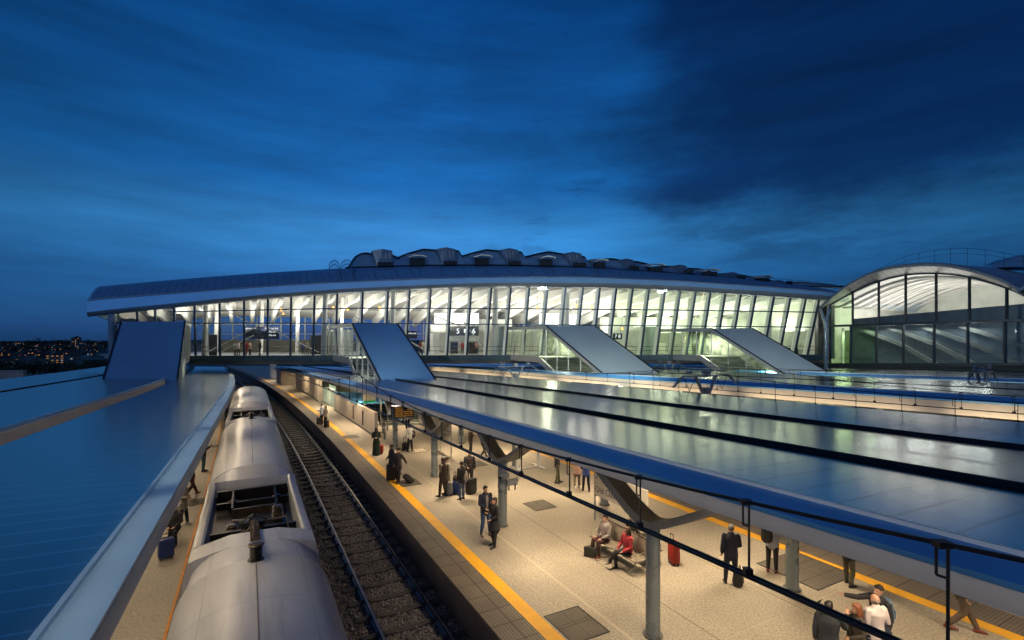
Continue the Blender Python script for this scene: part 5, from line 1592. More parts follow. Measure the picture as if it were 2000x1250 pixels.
def person(u, Y, face, label, h=1.75, stance='stand', aL='down', aR='down', skin=None, hair=None, hairlen='short', top=None, toplen='hip', bottom=None, dress=None,
           shoes=None, shirt=None, turn=0.0, heels=False, slim=False, z=0.0, cat='person', group=None, wide=0.10, xy=None, bald=False, sleeve='long', scarf=None):
    """face: direction looked at, in degrees clockwise from straight away (0 = along the tracks away, 180 = towards the viewer)"""
    skin = skin or M_skin; hair = hair or M_hairk
    p = Vector((xy[0], xy[1], z)) if xy else P(u, Y, z)
    f = R(face) - TH           # compass: 0 along the track direction
    fx, fy = math.sin(f), math.cos(f)
    rz = math.atan2(fx, -fy)
    t = thing('person', label, cat, p, rz, group)
    t.scale = (h / 1.75,) * 3
    t.matrix_basis = Matrix.Translation(p) @ Matrix.Rotation(rz, 4, 'Z') @ Matrix.Diagonal((h / 1.75, h / 1.75, h / 1.75, 1))
    J = joints(stance, aL, aR, wide); dz = J['dz']
    V = Vector
    sw = 0.90 if slim else 1.0
    def torso(bm, g=0.0, z0=0.90, hem=None):
        pts = []
        if hem: pts += hem
        for z_, rx, ry, yy in ((.90, .165, .115, .01), (1.00, .155, .112, .0), (1.12, .14, .105, -.005), (1.26, .165, .118, 0), (1.37, .178, .115, .01), (1.435, .135, .085, .015), (1.475, .075, .065, .015)):
            if z_ >= z0: pts.append((V((0, yy, z_ + dz)), (rx * sw + g), (ry * sw + g)))
        ring_tube(bm, pts, 14)
    def arm(bm, k, g=0.0, upto=1.0):
        s_, e, w_ = (V(q) for q in J['arm'][k])
        s2 = s_ * 1.0; s2.x *= sw
        w2 = e.lerp(w_, upto)
        if upto > 0.5: ring_tube(bm, [(s2, .056 + g, .056 + g), (s2.lerp(e, .5), .05 + g, .05 + g), (e, .042 + g, .042 + g), (e.lerp(w2, .5), .038 + g, .038 + g), (w2, .028 + g, .028 + g)], 9)
        else: ring_tube(bm, [(s2, .056 + g, .056 + g), (s2.lerp(e, .7), .05 + g, .05 + g)], 9)
    def leg(bm, k, g=0.0, lo=1.0):
        a, b, c = V(J['hip'][k]), V(J['knee'][k]), V(J['ankle'][k])
        c2 = b.lerp(c, lo)
        ring_tube(bm, [(a, .088 * sw + g, .092 * sw + g), (a.lerp(b, .45), .076 * sw + g, .08 * sw + g), (b, .056 + g, .06 + g), (b.lerp(c2, .35), .054 + g, .06 + g), (c2, .038 + g, .04 + g)], 10)
    # ---- body: one continuous surface with face, ears, fingers
    bm = BM()
    torso(bm); 
    for k in (0, 1):
        arm(bm, k); leg(bm, k)
        s_, e, w_ = (V(q) for q in J['arm'][k])
        hand(bm, w_, w_ - e, (1, -1)[k], 0.9 if 'hold' in (aL, aR) else 0.55)
        an = V(J['ankle'][k])
        dirf = V((0.12 * (1, -1)[k], -1, 0)).normalized()
        ring_tube(bm, [(an + V((0, .03, -.045)), .032, .03), (an + dirf * .07 + V((0, 0, -.055)), .038, .028), (an + dirf * .16 + V((0, 0, -.065)), .035, .02)], 8)
    hb = V((0, -.015, 1.62 + dz))
    rt = Matrix.Rotation(R(turn), 3, 'Z')
    hd = lambda v: hb + rt @ V(v)
    ring_tube(bm, [(V((0, .02, 1.44 + dz)), .058, .058), (V((0, .005, 1.55 + dz)), .052, .054)], 10)
    for c, r_ in (((0, .01, .03), (.074, .094, .088)), ((0, -.018, -.035), (.060, .074, .078)), ((0, -.045, -.085), (.038, .040, .028))):
        bm2 = [v for v in bm.verts]
        ellipsoid(bm, hd(c), r_)
    ring_tube(bm, [(hd((0, -.088, .012)), .009, .009), (hd((0, -.106, -.022)), .014, .013)], 6)
    ring_tube(bm, [(hd((-.035, -.078, .030)), .012, .010), (hd((0, -.086, .032)), .011, .010), (hd((.035, -.078, .030)), .012, .010)], 6)
    for s in (1, -1): ellipsoid(bm, hd((s * .076, .012, -.002)), (.012, .022, .032), 8, 6)
    new_obj('body', bm, skin, t, 0.0105)
    for s in (1, -1):
        bm = BM(); ellipsoid(bm, hd((s * .030, -.084, .010)), (.012, .008, .0065), 8, 6); new_obj('eye', bm, M_eye, t)
    bm = BM(); ellipsoid(bm, hd((0, -.090, -.055)), (.024, .008, .007), 8, 6); new_obj('mouth', bm, M_lipc, t)
    # ---- hair
    bm = BM()
    if bald:
        ellipsoid(bm, hd((0, .022, .0)), (.081, .086, .062))
    else:
        ellipsoid(bm, hd((0, .024, .048)), (.084, .096, .088))
        ellipsoid(bm, hd((0, -.035, .088)), (.066, .055, .038))
        if hairlen == 'long':
            ring_tube(bm, [(hd((0, .05, .04)), .082, .065), (hd((0, .075, -.08)), .092, .05), (hd((0, .09, -.20)), .085, .04), (hd((0, .10, -.32)), .06, .03)], 12)
            for s in (1, -1): ring_tube(bm, [(hd((s * .068, .0, .05)), .024, .05), (hd((s * .078, .0, -.08)), .022, .045), (hd((s * .075, .02, -.18)), .016, .03)], 8)
        elif hairlen == 'bob':
            ring_tube(bm, [(hd((0, .035, .04)), .086, .075), (hd((0, .05, -.06)), .090, .06), (hd((0, .05, -.12)), .07, .045)], 12)
        elif hairlen == 'scarf':
            ring_tube(bm, [(hd((0, .0, .06)), .092, .10), (hd((0, .02, -.05)), .098, .098), (hd((0, .01, -.15)), .12, .10), (V((0, .01, 1.38 + dz)), .20, .14)], 14)
    new_obj('hair', bm, hair, t, 0.013)
    # ---- clothes
    if dress is not None:
        bm = BM(); torso(bm, .022, 1.0)
        hz = {'long': .06, 'knee': .48, 'mid': .62}[toplen]
        ring_tube(bm, [(V((0, 0, 1.02)), .175, .135), (V((0, .0, .80)), .215, .17), (V((0, .0, (hz + .8) / 2)), .23, .19), (V((0, 0, hz)), .25 if toplen == 'long' else .235, .21)], 16)
        for k in (0, 1): arm(bm, k, .014, .93)
        new_obj('coat', bm, dress, t, 0.013)
    if bottom is not None:
        bm = BM()
        ring_tube(bm, [(V((0, 0.01, (.86 if not dz else .50))), .165, .125), (V((0, .0, 1.03 + dz)), .16, .122)], 14)
        for k in (0, 1): leg(bm, k, .014, 0.97)
        new_obj('trousers', bm, bottom, t, 0.013)
    if shirt is not None:
        bm = BM(); torso(bm, .010, 1.0); new_obj('shirt', bm, shirt, t, 0.014)
    if top is not None:
        bm = BM()
        g = .030 if shirt is None or True else .03
        hem = []
        if toplen == 'thigh' and not dz: hem = [(V((0, .0, .70)), .205, .155), (V((0, .0, .80)), .195, .15)]
        elif not dz: hem = [(V((0, .0, .83)), .19, .145)]
        else: hem = [(V((0, .02, .93 + dz)), .185, .14)]
        torso(bm, g, 0.95, hem)
        for k in (0, 1): arm(bm, k, .018, {'long': .93, 'short': .3}[sleeve])
        if shirt is not None:      # collar
            ring_tube(bm, [(V((0, .02, 1.455 + dz)), .088, .080), (V((0, .022, 1.49 + dz)), .075, .07)], 12)
        new_obj('jacket', bm, top, t, 0.013)
        if shirt is not None and not dz:   # open front shows the shirt
            bm = BM()
            for zz, ww in ((1.42, .035), (1.30, .052), (1.18, .04), (1.06, .028)):
                pass
            loft(bm, [[V((-ww, -(ry + .0), zz)), V((0, -(ry + .012), zz)), V((ww, -(ry + .0), zz)), V((0, -(ry - .03), zz))] for zz, ww, ry in ((1.44, .03, .098), (1.37, .05, .134), (1.26, .05, .146), (1.14, .036, .136), (1.0, .022, .14))])
            new_obj('shirt_front', bm, shirt, t)
    if scarf is not None:
        bm = BM(); ring_tube(bm, [(V((0, .01, 1.43 + dz)), .12, .10), (V((0, .01, 1.50 + dz)), .085, .085)], 12); new_obj('scarf', bm, scarf, t, 0.014)
    # ---- shoes
    bmf = shoes or cloth('shoe_black', (.012, .011, .011), .45)
    for k in (0, 1):
        bm = BM()
        an = V(J['ankle'][k]); dirf = V((0.12 * (1, -1)[k], -1, 0)).normalized()
        tilt = .10 if (stance in ('walk',) and k == 1) else 0
        b = V((0, 0, tilt * 0.4))
        ring_tube(bm, [(an - dirf * .055 + V((0, 0, -.050)), .040, .040), (an + dirf * .04 + V((0, 0, -.047)), .045, .045), (an + dirf * .12 + V((0, 0, -.060)), .046, .032), (an + dirf * .19 + V((0, 0, -.068)), .036, .022)], 10)
        ring_tube(bm, [(an + V((0, .0, -.03)), .046, .050), (an + V((0, .005, .05 if not heels else .22)), .047, .05)], 10)
        new_obj('shoe', bm, bmf, t, 0.012)
    return t

def solve_remesh():
    for o, v in REMESH:
        m = o.modifiers.new('skin_over', 'REMESH'); m.mode = 'VOXEL'; m.voxel_size = v; m.use_smooth_shade = True
        s = o.modifiers.new('soften', 'SMOOTH'); s.factor = 0.5; s.iterations = 3 if v > 0.0105 else 2
    bpy.context.view_layer.update()
    dg = bpy.context.evaluated_depsgraph_get()
    done = []
    for o, v in REMESH:
        me = bpy.data.meshes.new_from_object(o.evaluated_get(dg))
        done.append((o, me))
    for o, me in done:
        m = o.data.materials[0]
        o.modifiers.clear(); o.data = me
        if len(me.materials) == 0: me.materials.append(m)
        me.polygons.foreach_set('use_smooth', [True] * len(me.polygons))

# ------------------------------------------------------------------ bags and cases
def suitcase(loc, rz, label, m, w=.42, d=.25, h=.62, pull=0.35, tilt=0.0, group=None, name='suitcase'):
    t = thing(name, label, 'suitcase', loc, rz, group)
    if tilt: t.matrix_basis = Matrix.Translation(Vector(loc)) @ Matrix.Rotation(rz, 4, 'Z') @ Matrix.Rotation(tilt, 4, 'X')
    bm = BM(); box(bm, (0, 0, .06 + h / 2), (w, d, h), bevel=.045)
    for k in range(5): box(bm, ((k - 2) * w * .17, -d / 2 - .002, .06 + h / 2), (.018, .014, h * .8))
    sh = smooth(part('shell', bm, m, t), 30)
    bm = BM(); box(bm, (0, -d / 2 - .012, .06 + h * .33), (w * .74, .03, h * .42), bevel=.012); part('front_pocket', bm, m, sh)
    bm = BM(); tube(bm, [(0, d / 2 + .004, .1), (0, d / 2 + .004, .05 + h), (0, -d / 2 - .004, .05 + h)], 0, rect=(w * .9, .01)); 
    bm.free(); bm = BM()
    for s in (-1, 1):
        for q in (-1, 1): lathe(bm, [(0.0, -.012), (.032, -.012), (.032, .012), (0.0, .012)], 12, (s * (w / 2 - .05), q * (d / 2 - .05), .032), (1, 0, 0))
    part('wheels', bm, M_black, t)
    bm = BM()
    for s in (-1, 1): tube(bm, [(s * w * .22, d * .3, .06 + h - .05), (s * w * .22, d * .3, .06 + h + pull)], .009, 6)
    tube(bm, [(-w * .26, d * .3, .06 + h + pull), (w * .26, d * .3, .06 + h + pull)], .017, 8)
    part('pull_handle', bm, M_dark, t)
    bm = BM(); tube(bm, [(-.08, 0, .06 + h), (-.07, 0, .06 + h + .035), (.07, 0, .06 + h + .035), (.08, 0, .06 + h)], .012, 6); part('top_handle', bm, M_black, t)
    return t
def briefcase(loc, rz, label, m):
    t = thing('briefcase', label, 'briefcase', loc, rz)
    bm = BM(); box(bm, (0, 0, .17), (.42, .13, .32), bevel=.02); part('shell', bm, m, t)
    bm = BM(); box(bm, (0, -.07, .25), (.40, .012, .14), bevel=.004); part('flap', bm, m, t)
    bm = BM(); tube(bm, [(-.08, 0, .33), (-.07, 0, .385), (.07, 0, .385), (.08, 0, .33)], .011, 6); part('handle', bm, m, t)
    bm = BM(); tube(bm, [(.2, 0, .30), (.30, -.05, .10), (.36, -.12, .012), (.24, -.2, .012)], .012, 5); part('strap', bm, m, t)
    return t
def softbag(loc, rz, label, m, w=.36, d=.14, h=.28, straps=True, name='bag', cat='bag', strap_h=.2):
    t = thing(name, label, cat, loc, rz)
    bm = BM()
    ring_tube(bm, [(Vector((0, 0, .02)), w * .48, d * .5), (Vector((0, 0, h * .35)), w * .52, d * .58), (Vector((0, 0, h * .75)), w * .47, d * .48), (Vector((0, 0, h)), w * .40, d * .28)], 16)
    smooth(part('pouch', fix(bm), m, t), 60)
    if straps:
        bm = BM()
        for s in (-1, 1): tube(bm, [(-w * .25, s * d * .2, h), (-w * .2, s * d * .2, h + strap_h * .8), (0, s * d * .2, h + strap_h), (w * .2, s * d * .2, h + strap_h * .8), (w * .25, s * d * .2, h)], .010, 6)
        part('strap', bm, m, t)
    bm = BM(); box(bm, (0, -d * .5, h * .4), (w * .55, .03, h * .4), bevel=.01); part('front_pocket', bm, m, t)
    return t

def upx(x, y, d=CZ):
    """(u,Y) of a spot on a plane d below the eye"""
    p = W(x, y, d); return p.x + TAN * p.y + bend(p.y), p.y
def at(x, y): 
    u, Y = upx(x, y); return dict(u=u, Y=Y)
def gx(x, y, z=0.0):
    p = W(x, y, CZ); return (p.x, p.y, z)

K_suit = cloth('suit_black', (.014, .014, .018)); K_char = cloth('charcoal', (.030, .026, .026)); K_brn = cloth('brown_suit', (.055, .038, .030))
K_navy = cloth('navy', (.010, .014, .032)); K_wht = cloth('white', (.62, .60, .56)); K_jean = cloth('jeans', (.028, .062, .14)); K_jeanl = cloth('pale_jeans', (.09, .14, .25))
K_grey = cloth('grey_shirt', (.21, .18, .17)); K_red = cloth('red', (.28, .018, .028)); K_beige = cloth('beige', (.30, .23, .16)); K_olive = cloth('olive', (.075, .07, .04))
K_teal = cloth('teal', (.03, .075, .085)); K_pink = cloth('dusty_pink', (.42, .26, .21)); K_blue = cloth('royal_blue', (.045, .085, .30)); K_dgreen = cloth('dark_green', (.022, .040, .026))
K_lgrey = cloth('stone_coat', (.24, .215, .17)); K_tan = cloth('tan_trousers', (.10, .07, .05)); K_maroon = cloth('maroon', (.045, .014, .014)); K_pinst = cloth('pale_pink_shirt', (.52, .46, .47))
K_plaid = cloth('dark_plaid', (.035, .028, .024)); K_khaki = cloth('khaki', (.13, .12, .085))
S_red = cloth('shoe_red', (.16, .03, .015), .45); S_brown = cloth('shoe_brown', (.11, .06, .035), .5); S_white = cloth('shoe_white', (.60, .57, .52), .5)
B_black = mat('case_black', (.012, .012, .013), .5, 0, .2, 8, .2, 80); B_red = mat('case_red', (.30, .02, .012), .4, 0, .1, 6, .2, 80); B_blue = mat('case_blue', (.012, .035, .15), .45, 0, .15, 6); B_grey = mat('case_silver', (.42, .40, .37), .35, .2, .1, 6); B_brn = mat('case_brown', (.045, .03, .022), .55, 0, .2, 8)

# -- far pair on the yellow line
person(label='person in white shirt looking at a phone beside the far yellow line', face=250, h=1.74, aL='phone', aR='phone', top=K_wht, bottom=K_suit, **at(628.5, 829))
person(label='person in pale blouse with a black case on the far yellow line', face=230, h=1.68, aL='hold', aR='loose', top=K_beige, bottom=K_suit, hairlen='bob', slim=True, **at(636, 833))
suitcase(gx(623.5, 829.5), TH + .3, 'black upright case at the feet of the white-shirted phone reader', B_black, .40, .25, .55)
suitcase(gx(638, 835.5), TH + .9, 'black case on the far yellow line beside the person in a pale blouse', B_black, .40, .25, .55)
# -- dark green long dress
person(label='person in a long dark green dress and head covering with a red case', face=200, h=1.72, aL='fold', aR='fold', dress=K_dgreen, toplen='long', hair=K_suit, hairlen='scarf', **at(735, 889))
suitcase(gx(744, 887), TH + 1.2, 'red case beside the person in a long green dress', B_red, .38, .25, .52, .25)
# -- white shirt with a jacket over the arm
person(label='person in a white shirt carrying a dark jacket over one arm near the stair foot', face=150, h=1.78, stance='step', aL='carry', aR='down', top=K_wht, bottom=K_suit, skin=M_skin2, **at(800, 882))
suitcase(gx(792, 880), TH + .5, 'black case beside the white-shirted person near the stair foot', B_black, .42, .26, .46)
softbag(gx(806.5, 879.5, .86), TH + .6, 'dark jacket draped over the arm of the white-shirted person', K_suit, .42, .2, .36, False, 'folded_jacket', 'jacket')
# -- two men with wheeled cases at the yellow line
person(label='person in a dark suit facing the track beside a big black case', face=262, h=1.80, aL='down', aR='hold', top=K_suit, bottom=K_char, skin=M_skin2, **at(765, 936))
person(label='person in a dark jacket trailing a tilted wheeled case across the cover', face=240, h=1.76, stance='step', aL='pull', aR='down', top=K_char, bottom=K_suit, toplen='thigh', **at(778, 943))
suitcase(gx(763.5, 939), TH - .2, 'big black upright case beside the dark-suited person at the yellow line', B_black, .46, .30, .78, .1)
suitcase(gx(804, 942), TH + 1.9, 'black wheeled case tilted on its wheels behind the person in a dark jacket', B_black, .36, .24, .50, .55, -.75)
# -- standing group in the middle
person(label='person in a stone coloured coat standing behind the brown suit', face=275, h=1.78, aL='down', aR='hold', top=K_lgrey, toplen='thigh', bottom=K_char, **at(872, 966))
person(label='person in a brown suit seen from behind in the middle group', face=330, h=1.82, stance='step', aL='pocket', aR='pocket', top=K_brn, bottom=K_brn, toplen='thigh', skin=M_skin2, **at(865.5, 970))
person(label='person in pale jeans seen from behind, holding a phone to the ear', face=340, h=1.74, aL='down', aR='ear', top=K_char, bottom=K_jeanl, **at(902, 976))
person(label='older person in a dark suit and red tie facing the group', face=200, h=1.82, aL='down', aR='hold', top=K_suit, bottom=K_char, shirt=K_maroon, hair=M_hairg, **at(917, 953))
suitcase(gx(880, 966), TH + .8, 'pale silver case standing in the middle group', B_grey, .40, .24, .56, .2)
suitcase(gx(891, 965), TH + .4, 'blue case standing left of the person in pale jeans', B_blue, .38, .24, .58, .1)
suitcase(gx(920, 964), TH + .3, 'black case held by the older person in a dark suit', B_black, .48, .30, .66, .62)
softbag(gx(907, 975, .82), TH + .2, 'pale grey shoulder bag worn by the person in pale jeans', mat('bag_pale', (.34, .31, .28), .7), .36, .22, .42, False)
softbag(gx(889.5, 965, .64), TH + .4, 'dark holdall resting on the blue case', B_brn, .30, .2, .22)
# -- couple near the camera column
person(label='person in a navy blazer and jeans looking down at a phone', face=178, h=1.84, stance='step', aL='phone', aR='hold', top=K_navy, shirt=K_grey, bottom=K_jean, shoes=S_brown, turn=0, **at(948, 1046))
person(label='person in a short black coat and high boots standing close to the navy blazer', face=262, h=1.72, stance='step', aL='hold', aR='phone', dress=K_suit, toplen='mid', bottom=K_suit, hairlen='bob', slim=True, heels=True, **at(966, 1067))
# -- bench sitters
# ================================================================== BENCH, SIGNS, CAMERAS, WALLS UNDER THE CANOPY
M_mesh = mat('bench_mesh_steel', (.30, .26, .21), .42, .5, .15, 20, .3, 150)
M_leg = mat('bench_leg_alloy', (.48, .46, .41), .32, .7, .1, 5)
def bench(loc, rz, label, n=4, sw=.56):
    """faces local -y"""
    t = thing('bench', label, 'bench', loc, rz, 'back to back platform benches')
    for k in range(n):
        x = (k - (n - 1) / 2) * sw
        bm = BM()
        prof = [(-.46, .445), (-.44, .425), (-.2, .41), (0.0, .405), (.06, .43)]
        loft(bm, [[(x + a, y, z) for y, z in prof] + [(x + a, y, z - .018) for y, z in reversed(prof)] for a in (-sw / 2 + .012, sw / 2 - .012)]); fix(bm)
        part('seat_panel', bm, M_mesh, t)
        bm = BM()
        prof = [(.05, .46), (.07, .6), (.11, .78), (.15, .92)]
        loft(bm, [[(x + a, y, z) for y, z in prof] + [(x + a, y + .016, z) for y, z in reversed(prof)] for a in (-sw / 2 + .012, sw / 2 - .012)]); fix(bm)
        part('back_panel', bm, M_mesh, t)
    bm = BM(); box(bm, (0, -.18, .36), (n * sw, .07, .06)); part('beam', bm, M_leg, t)
    for x in [(k - n / 2) * sw for k in range(n + 1)]:
        bm = BM()
        tube(bm, [(x, -.48, .43), (x, -.2, .395), (x, .03, .41), (x, .07, .6), (x, .155, .94)], 0, rect=(.028, .045)); part('side_rail', bm, M_leg, t)
    for x in (-n * sw / 2 + .25, n * sw / 2 - .25):
        bm = BM()
        tube(bm, [(x, -.18, .36), (x, -.22, .12), (x, -.50, .02)], 0, rect=(.05, .045)); tube(bm, [(x, -.22, .12), (x, .22, .02)], 0, rect=(.05, .045))
        part('leg', bm, M_leg, t)
    for x in (-n * sw / 2, n * sw / 2):
        bm = BM(); tube(bm, [(x, -.40, .43), (x, -.42, .62), (x, -.1, .66), (x, .09, .66)], .014, 6); part('armrest', bm, M_leg, t)
    return t
# the bench runs along the tracks and looks back over the left edge of the platform
b0_ = W(1150, 1075, CZ); b1_ = W(1236, 1120, CZ)
bu, bY = 12.42, 16.4
B1 = P(bu, bY, 0)
# local -y must point to the near track (-N)
rzb = math.atan2(-N.x, N.y)
bench(B1, rzb, 'mesh metal bench facing the near track, with two people sitting on it')
B2 = P(bu + 0.52, bY + 0.45, 0)
bench(B2, rzb + PI, 'mesh metal bench facing away, back to back with the occupied one')
def on_bench(B, rz, x, y=-.20): return (Matrix.Translation(B) @ Matrix.Rotation(rz, 4, 'Z') @ Vector((x, y, 0)))[:2]
person(None, None, 268, 'person in a grey shirt sitting on the bench with a dark briefcase at their feet', h=1.76, stance='sit', aL='lap', aR='lap', top=K_grey, bottom=K_maroon, shoes=S_red, turn=25, xy=on_bench(B1, rzb, -.60), z=-.02)
person(None, None, 272, 'person in a red jacket with long hair sitting cross-legged on the bench', h=1.70, stance='cross', aL='lap', aR='lap', top=K_red, bottom=K_suit, hair=M_hairb, hairlen='long', slim=True, turn=-18, xy=on_bench(B1, rzb, .50), z=-.02)
person(None, None, 88, 'person in a dark top sitting on the far side of the back to back bench', h=1.78, stance='sit', aL='lap', aR='phone', top=K_char, bottom=K_char, turn=-30, xy=on_bench(B2, rzb + PI, .0), z=-.02)
briefcase(gx(1153, 1088), TH - .9, 'black briefcase standing at the feet of the grey-shirted sitter', B_black)
suitcase(gx(1316, 1102), TH + 1.35, 'tall red case standing behind the nearest round column', B_red, .36, .24, .70, .22)

# -- platform background people on the right
person(label='person in a brown jacket and red shoes standing beside the second forked column', face=95, h=1.76, aL='phone', aR='phone', top=K_brn, bottom=K_suit, shoes=S_red, **at(919, 887))
person(label='person in olive trousers half hidden by the forked column head', face=80, h=1.76, stance='walk', aL='down', aR='down', top=K_dgreen, bottom=K_khaki, **at(944, 894))
person(label='person in a dark jacket and grey trousers standing by the right yellow line', face=120, h=1.78, stance='step', aL='pocket', aR='pocket', top=K_suit, bottom=K_olive, **at(1088, 943))
person(label='person in a dusty pink top and beige trousers, seen from behind', face=10, h=1.76, aL='fold', aR='fold', top=K_pink, bottom=K_beige, shoes=S_white, toplen='thigh', wide=.12, **at(1127, 953))
person(label='person in a royal blue top and tall dark red boots', face=25, h=1.72, stance='step', aL='hold', aR='hold', top=K_blue, bottom=K_navy, shoes=K_maroon, heels=True, slim=True, **at(1145, 960))
person(label='person in a navy sweater standing alone with a black bag at the feet', face=40, h=1.80, stance='step', aL='down', aR='hold', top=K_navy, bottom=K_suit, hair=M_hairg, **at(1428, 1143))
softbag(gx(1441, 1143), TH + .4, 'black bag on the ground beside the person in a navy sweater', B_black, .38, .26, .40)
person(label='person in white shirt with black backpack reading a phone by the right column', face=60, h=1.78, aL='phone', aR='phone', top=K_wht, bottom=K_suit, shoes=S_red, **at(1508, 1118))
pw = W(1508, 1118, CZ)
softbag((pw.x - .22, pw.y - .10, 1.02), TH - 1.0, 'black backpack on the back of the white-shirted phone reader by the column', B_black, .32, .2, .44, False, 'backpack', 'backpack')
person(label='person in patterned trousers and black heels at the right yellow line', face=100, h=1.72, stance='step', aL='hold', aR='fold', top=K_suit, bottom=K_olive, heels=False, hairlen='long', slim=True, **at(1657, 1143))
person(label='person in tan trousers and red shoes striding at the far right', face=150, h=1.82, stance='walk', aL='loose', aR='down', top=K_brn, bottom=K_tan, shoes=S_red, **at(1878, 1232))
def hd_at(x, y, h):
    """ground spot of somebody h tall whose crown shows at x,y"""
    p = W(x, y, CZ - h); return dict(u=p.x + TAN * p.y, Y=p.y)
person(label='person in a dark slate coat raising one open hand at the bottom right', face=62, h=1.80, aL='down', aR='raise', top=cloth('slate_coat', (.012, .016, .024)), toplen='thigh', bottom=K_suit, turn=-10, **hd_at(1619, 1174, 1.80))
person(label='person with red hair and a dark plaid top in the group at the bottom right', face=300, h=1.68, aL='hold', aR='down', top=K_plaid, bottom=K_suit, hair=M_hairr, hairlen='long', slim=True, **hd_at(1674, 1178, 1.68))
person(label='bald person in a pale pink shirt seen from behind at the bottom right', face=20, h=1.80, aL='down', aR='carry', top=K_pinst, bottom=K_jean, hair=M_hairg, bald=True, **hd_at(1710, 1160, 1.80))
person(label='person in a black jacket and blue backpack pointing leftwards at the bottom right', face=285, h=1.80, aL='down', aR='point', top=K_suit, bottom=K_char, **hd_at(1717, 1142, 1.80))
q = hd_at(1733, 1170, 1.5); pq = P(q['u'], q['Y'], 1.02)
softbag(pq, TH + .9, 'blue backpack on the back of the pointing person', mat('bag_denim', (.06, .12, .20), .7), .34, .22, .46, False, 'backpack', 'backpack')
q = hd_at(1604, 1235, 1.0); pq = P(q['u'], q['Y'], .78)
softbag(pq, TH + 1.5, 'black shoulder bag hanging beside the slate coat', B_black, .36, .18, .42, True, strap_h=.5)
q = hd_at(1728, 1230, 1.0); pq = P(q['u'], q['Y'], .68)
softbag(pq, TH + .3, 'dark coat carried by the bald person in a pink shirt', K_navy, .40, .2, .44, False, 'folded_jacket', 'jacket')
# -- left platform
def atl(x, y, **k):
    p = W(x, y, CZ); return dict(u=None, Y=None, xy=(p.x, p.y))
person(label='person in a dark top and teal trousers with arms out on the left platform', face=95, h=1.78, aL='phone', aR='raise', top=K_suit, bottom=K_teal, **atl(397, 921))
person(label='person in a brown coat half hidden by the left canopy edge', face=60, h=1.76, stance='walk', aL='down', aR='down', top=K_brn, bottom=K_maroon, shoes=S_red, **atl(373, 968))
person(label='person in pale jacket, black trousers and white shoes on the left platform', face=120, h=1.70, stance='step', aL='hold', aR='fold', top=K_lgrey, toplen='thigh', bottom=K_suit, shoes=S_white, hair=M_hairb, hairlen='bob', **atl(357, 1026))
person(label='person crouching in dark clothes behind the blue case on the left platform', face=200, h=1.72, stance='crouch', aL='hold', aR='hold', top=K_char, bottom=K_suit, **atl(341, 1062))
suitcase(gx(324, 1090), TH + .3, 'large blue case on the left platform beside the train', B_blue, .44, .28, .60, .12)
person(label='person in a pale cap and grey top partly under the left canopy', face=170, h=1.66, aL='hold', aR='hold', top=K_wht, bottom=K_grey, hair=K_wht, **atl(337, 1042))

# ------------------------------------------------------------------ station name signs
M_signw = mat('sign_board', (.50, .46, .40), .5, 0, .06, 2)
M_ink = mat('sign_ink', (.012, .016, .09), .5, 0, 0, 1)
def name_sign(pa, pb, z0, z1, label, big=True):
    c = (pa + pb) / 2; d = pb - pa; ang = math.atan2(d.y, d.x); L = d.length
    t = thing('station_sign', label, 'sign', (c.x, c.y, 0), ang, 'station name signs')
    bm = BM(); box(bm, (0, 0, (z0 + z1) / 2), (L, .07, z1 - z0), bevel=.012); part('board', bm, M_signw, t)
    for s in (-1, 1):
        bm = BM(); tube(bm, [(s * (L / 2 - .03), 0, 0), (s * (L / 2 - .03), 0, z0 + .02)], .032, 8); part('post', bm, M_galv, t)
    for sgn in (1,):
        pass
    k = L / 2.3
    text('Old Oak Common', t, (-L / 2 + .10, -.042, z0 + (z1 - z0) * .28), .27 * k, M_ink, align='LEFT')
    text('+', t, (-L / 2 + .12, -.042, z1 - (z1 - z0) * .25), .24 * k, M_ink, align='LEFT')
    bm = BM(); box(bm, (-L / 2 + .48 * k, -.037, z1 - (z1 - z0) * .25), (.16 * k, .01, .16 * k), bevel=.004); part('pictogram', bm, M_ink, t)
    text('Way out', t, (-L / 2 + .66 * k, -.042, z1 - (z1 - z0) * .25), .2 * k, M_ink, align='LEFT')
    bm = BM(); box(bm, (0, -.037, (z0 + z1) / 2 + .03), (L - .04, .006, .012)); part('divider', bm, M_arm, t)
    return t
pa = P(14.0, 19.95, 0); pb = P(14.0, 17.3, 0)
name_sign(pa, pb, 1.03, 1.98, 'station name board reading Old Oak Common beside the bench')
pa = P(12.65, 32.2, 0); pb = P(12.65, 30.5, 0)
name_sign(pa, pb, 1.30, 2.1, 'smaller far station sign on two posts near the departure board')
# bare sign frame on rails
pa, pb = W(1010, 918, CZ), W(1052, 912, CZ)
c = (pa + pb) / 2; d = pb - pa
t = thing('sign_frame', 'white free-standing sign frame on floor rails behind the camera column', 'sign frame', (c.x, c.y, 0), math.atan2(d.y, d.x))
for s in (-1, 1):
    bm = BM(); box(bm, (s * d.length / 2, 0, 1.2), (.16, .10, 2.4)); part('post', bm, M_white, t)
    bm = BM(); box(bm, (s * d.length / 2, 0, .04), (.14, 1.3, .06)); part('foot', bm, M_white, t)
bm = BM(); box(bm, (0, 0, .07), (d.length, .07, .06)); part('floor_rail', bm, M_white, t)
bm = BM(); box(bm, (0, 0, 2.25), (d.length - .16, .06, .7)); part('panel', bm, M_signw, t)
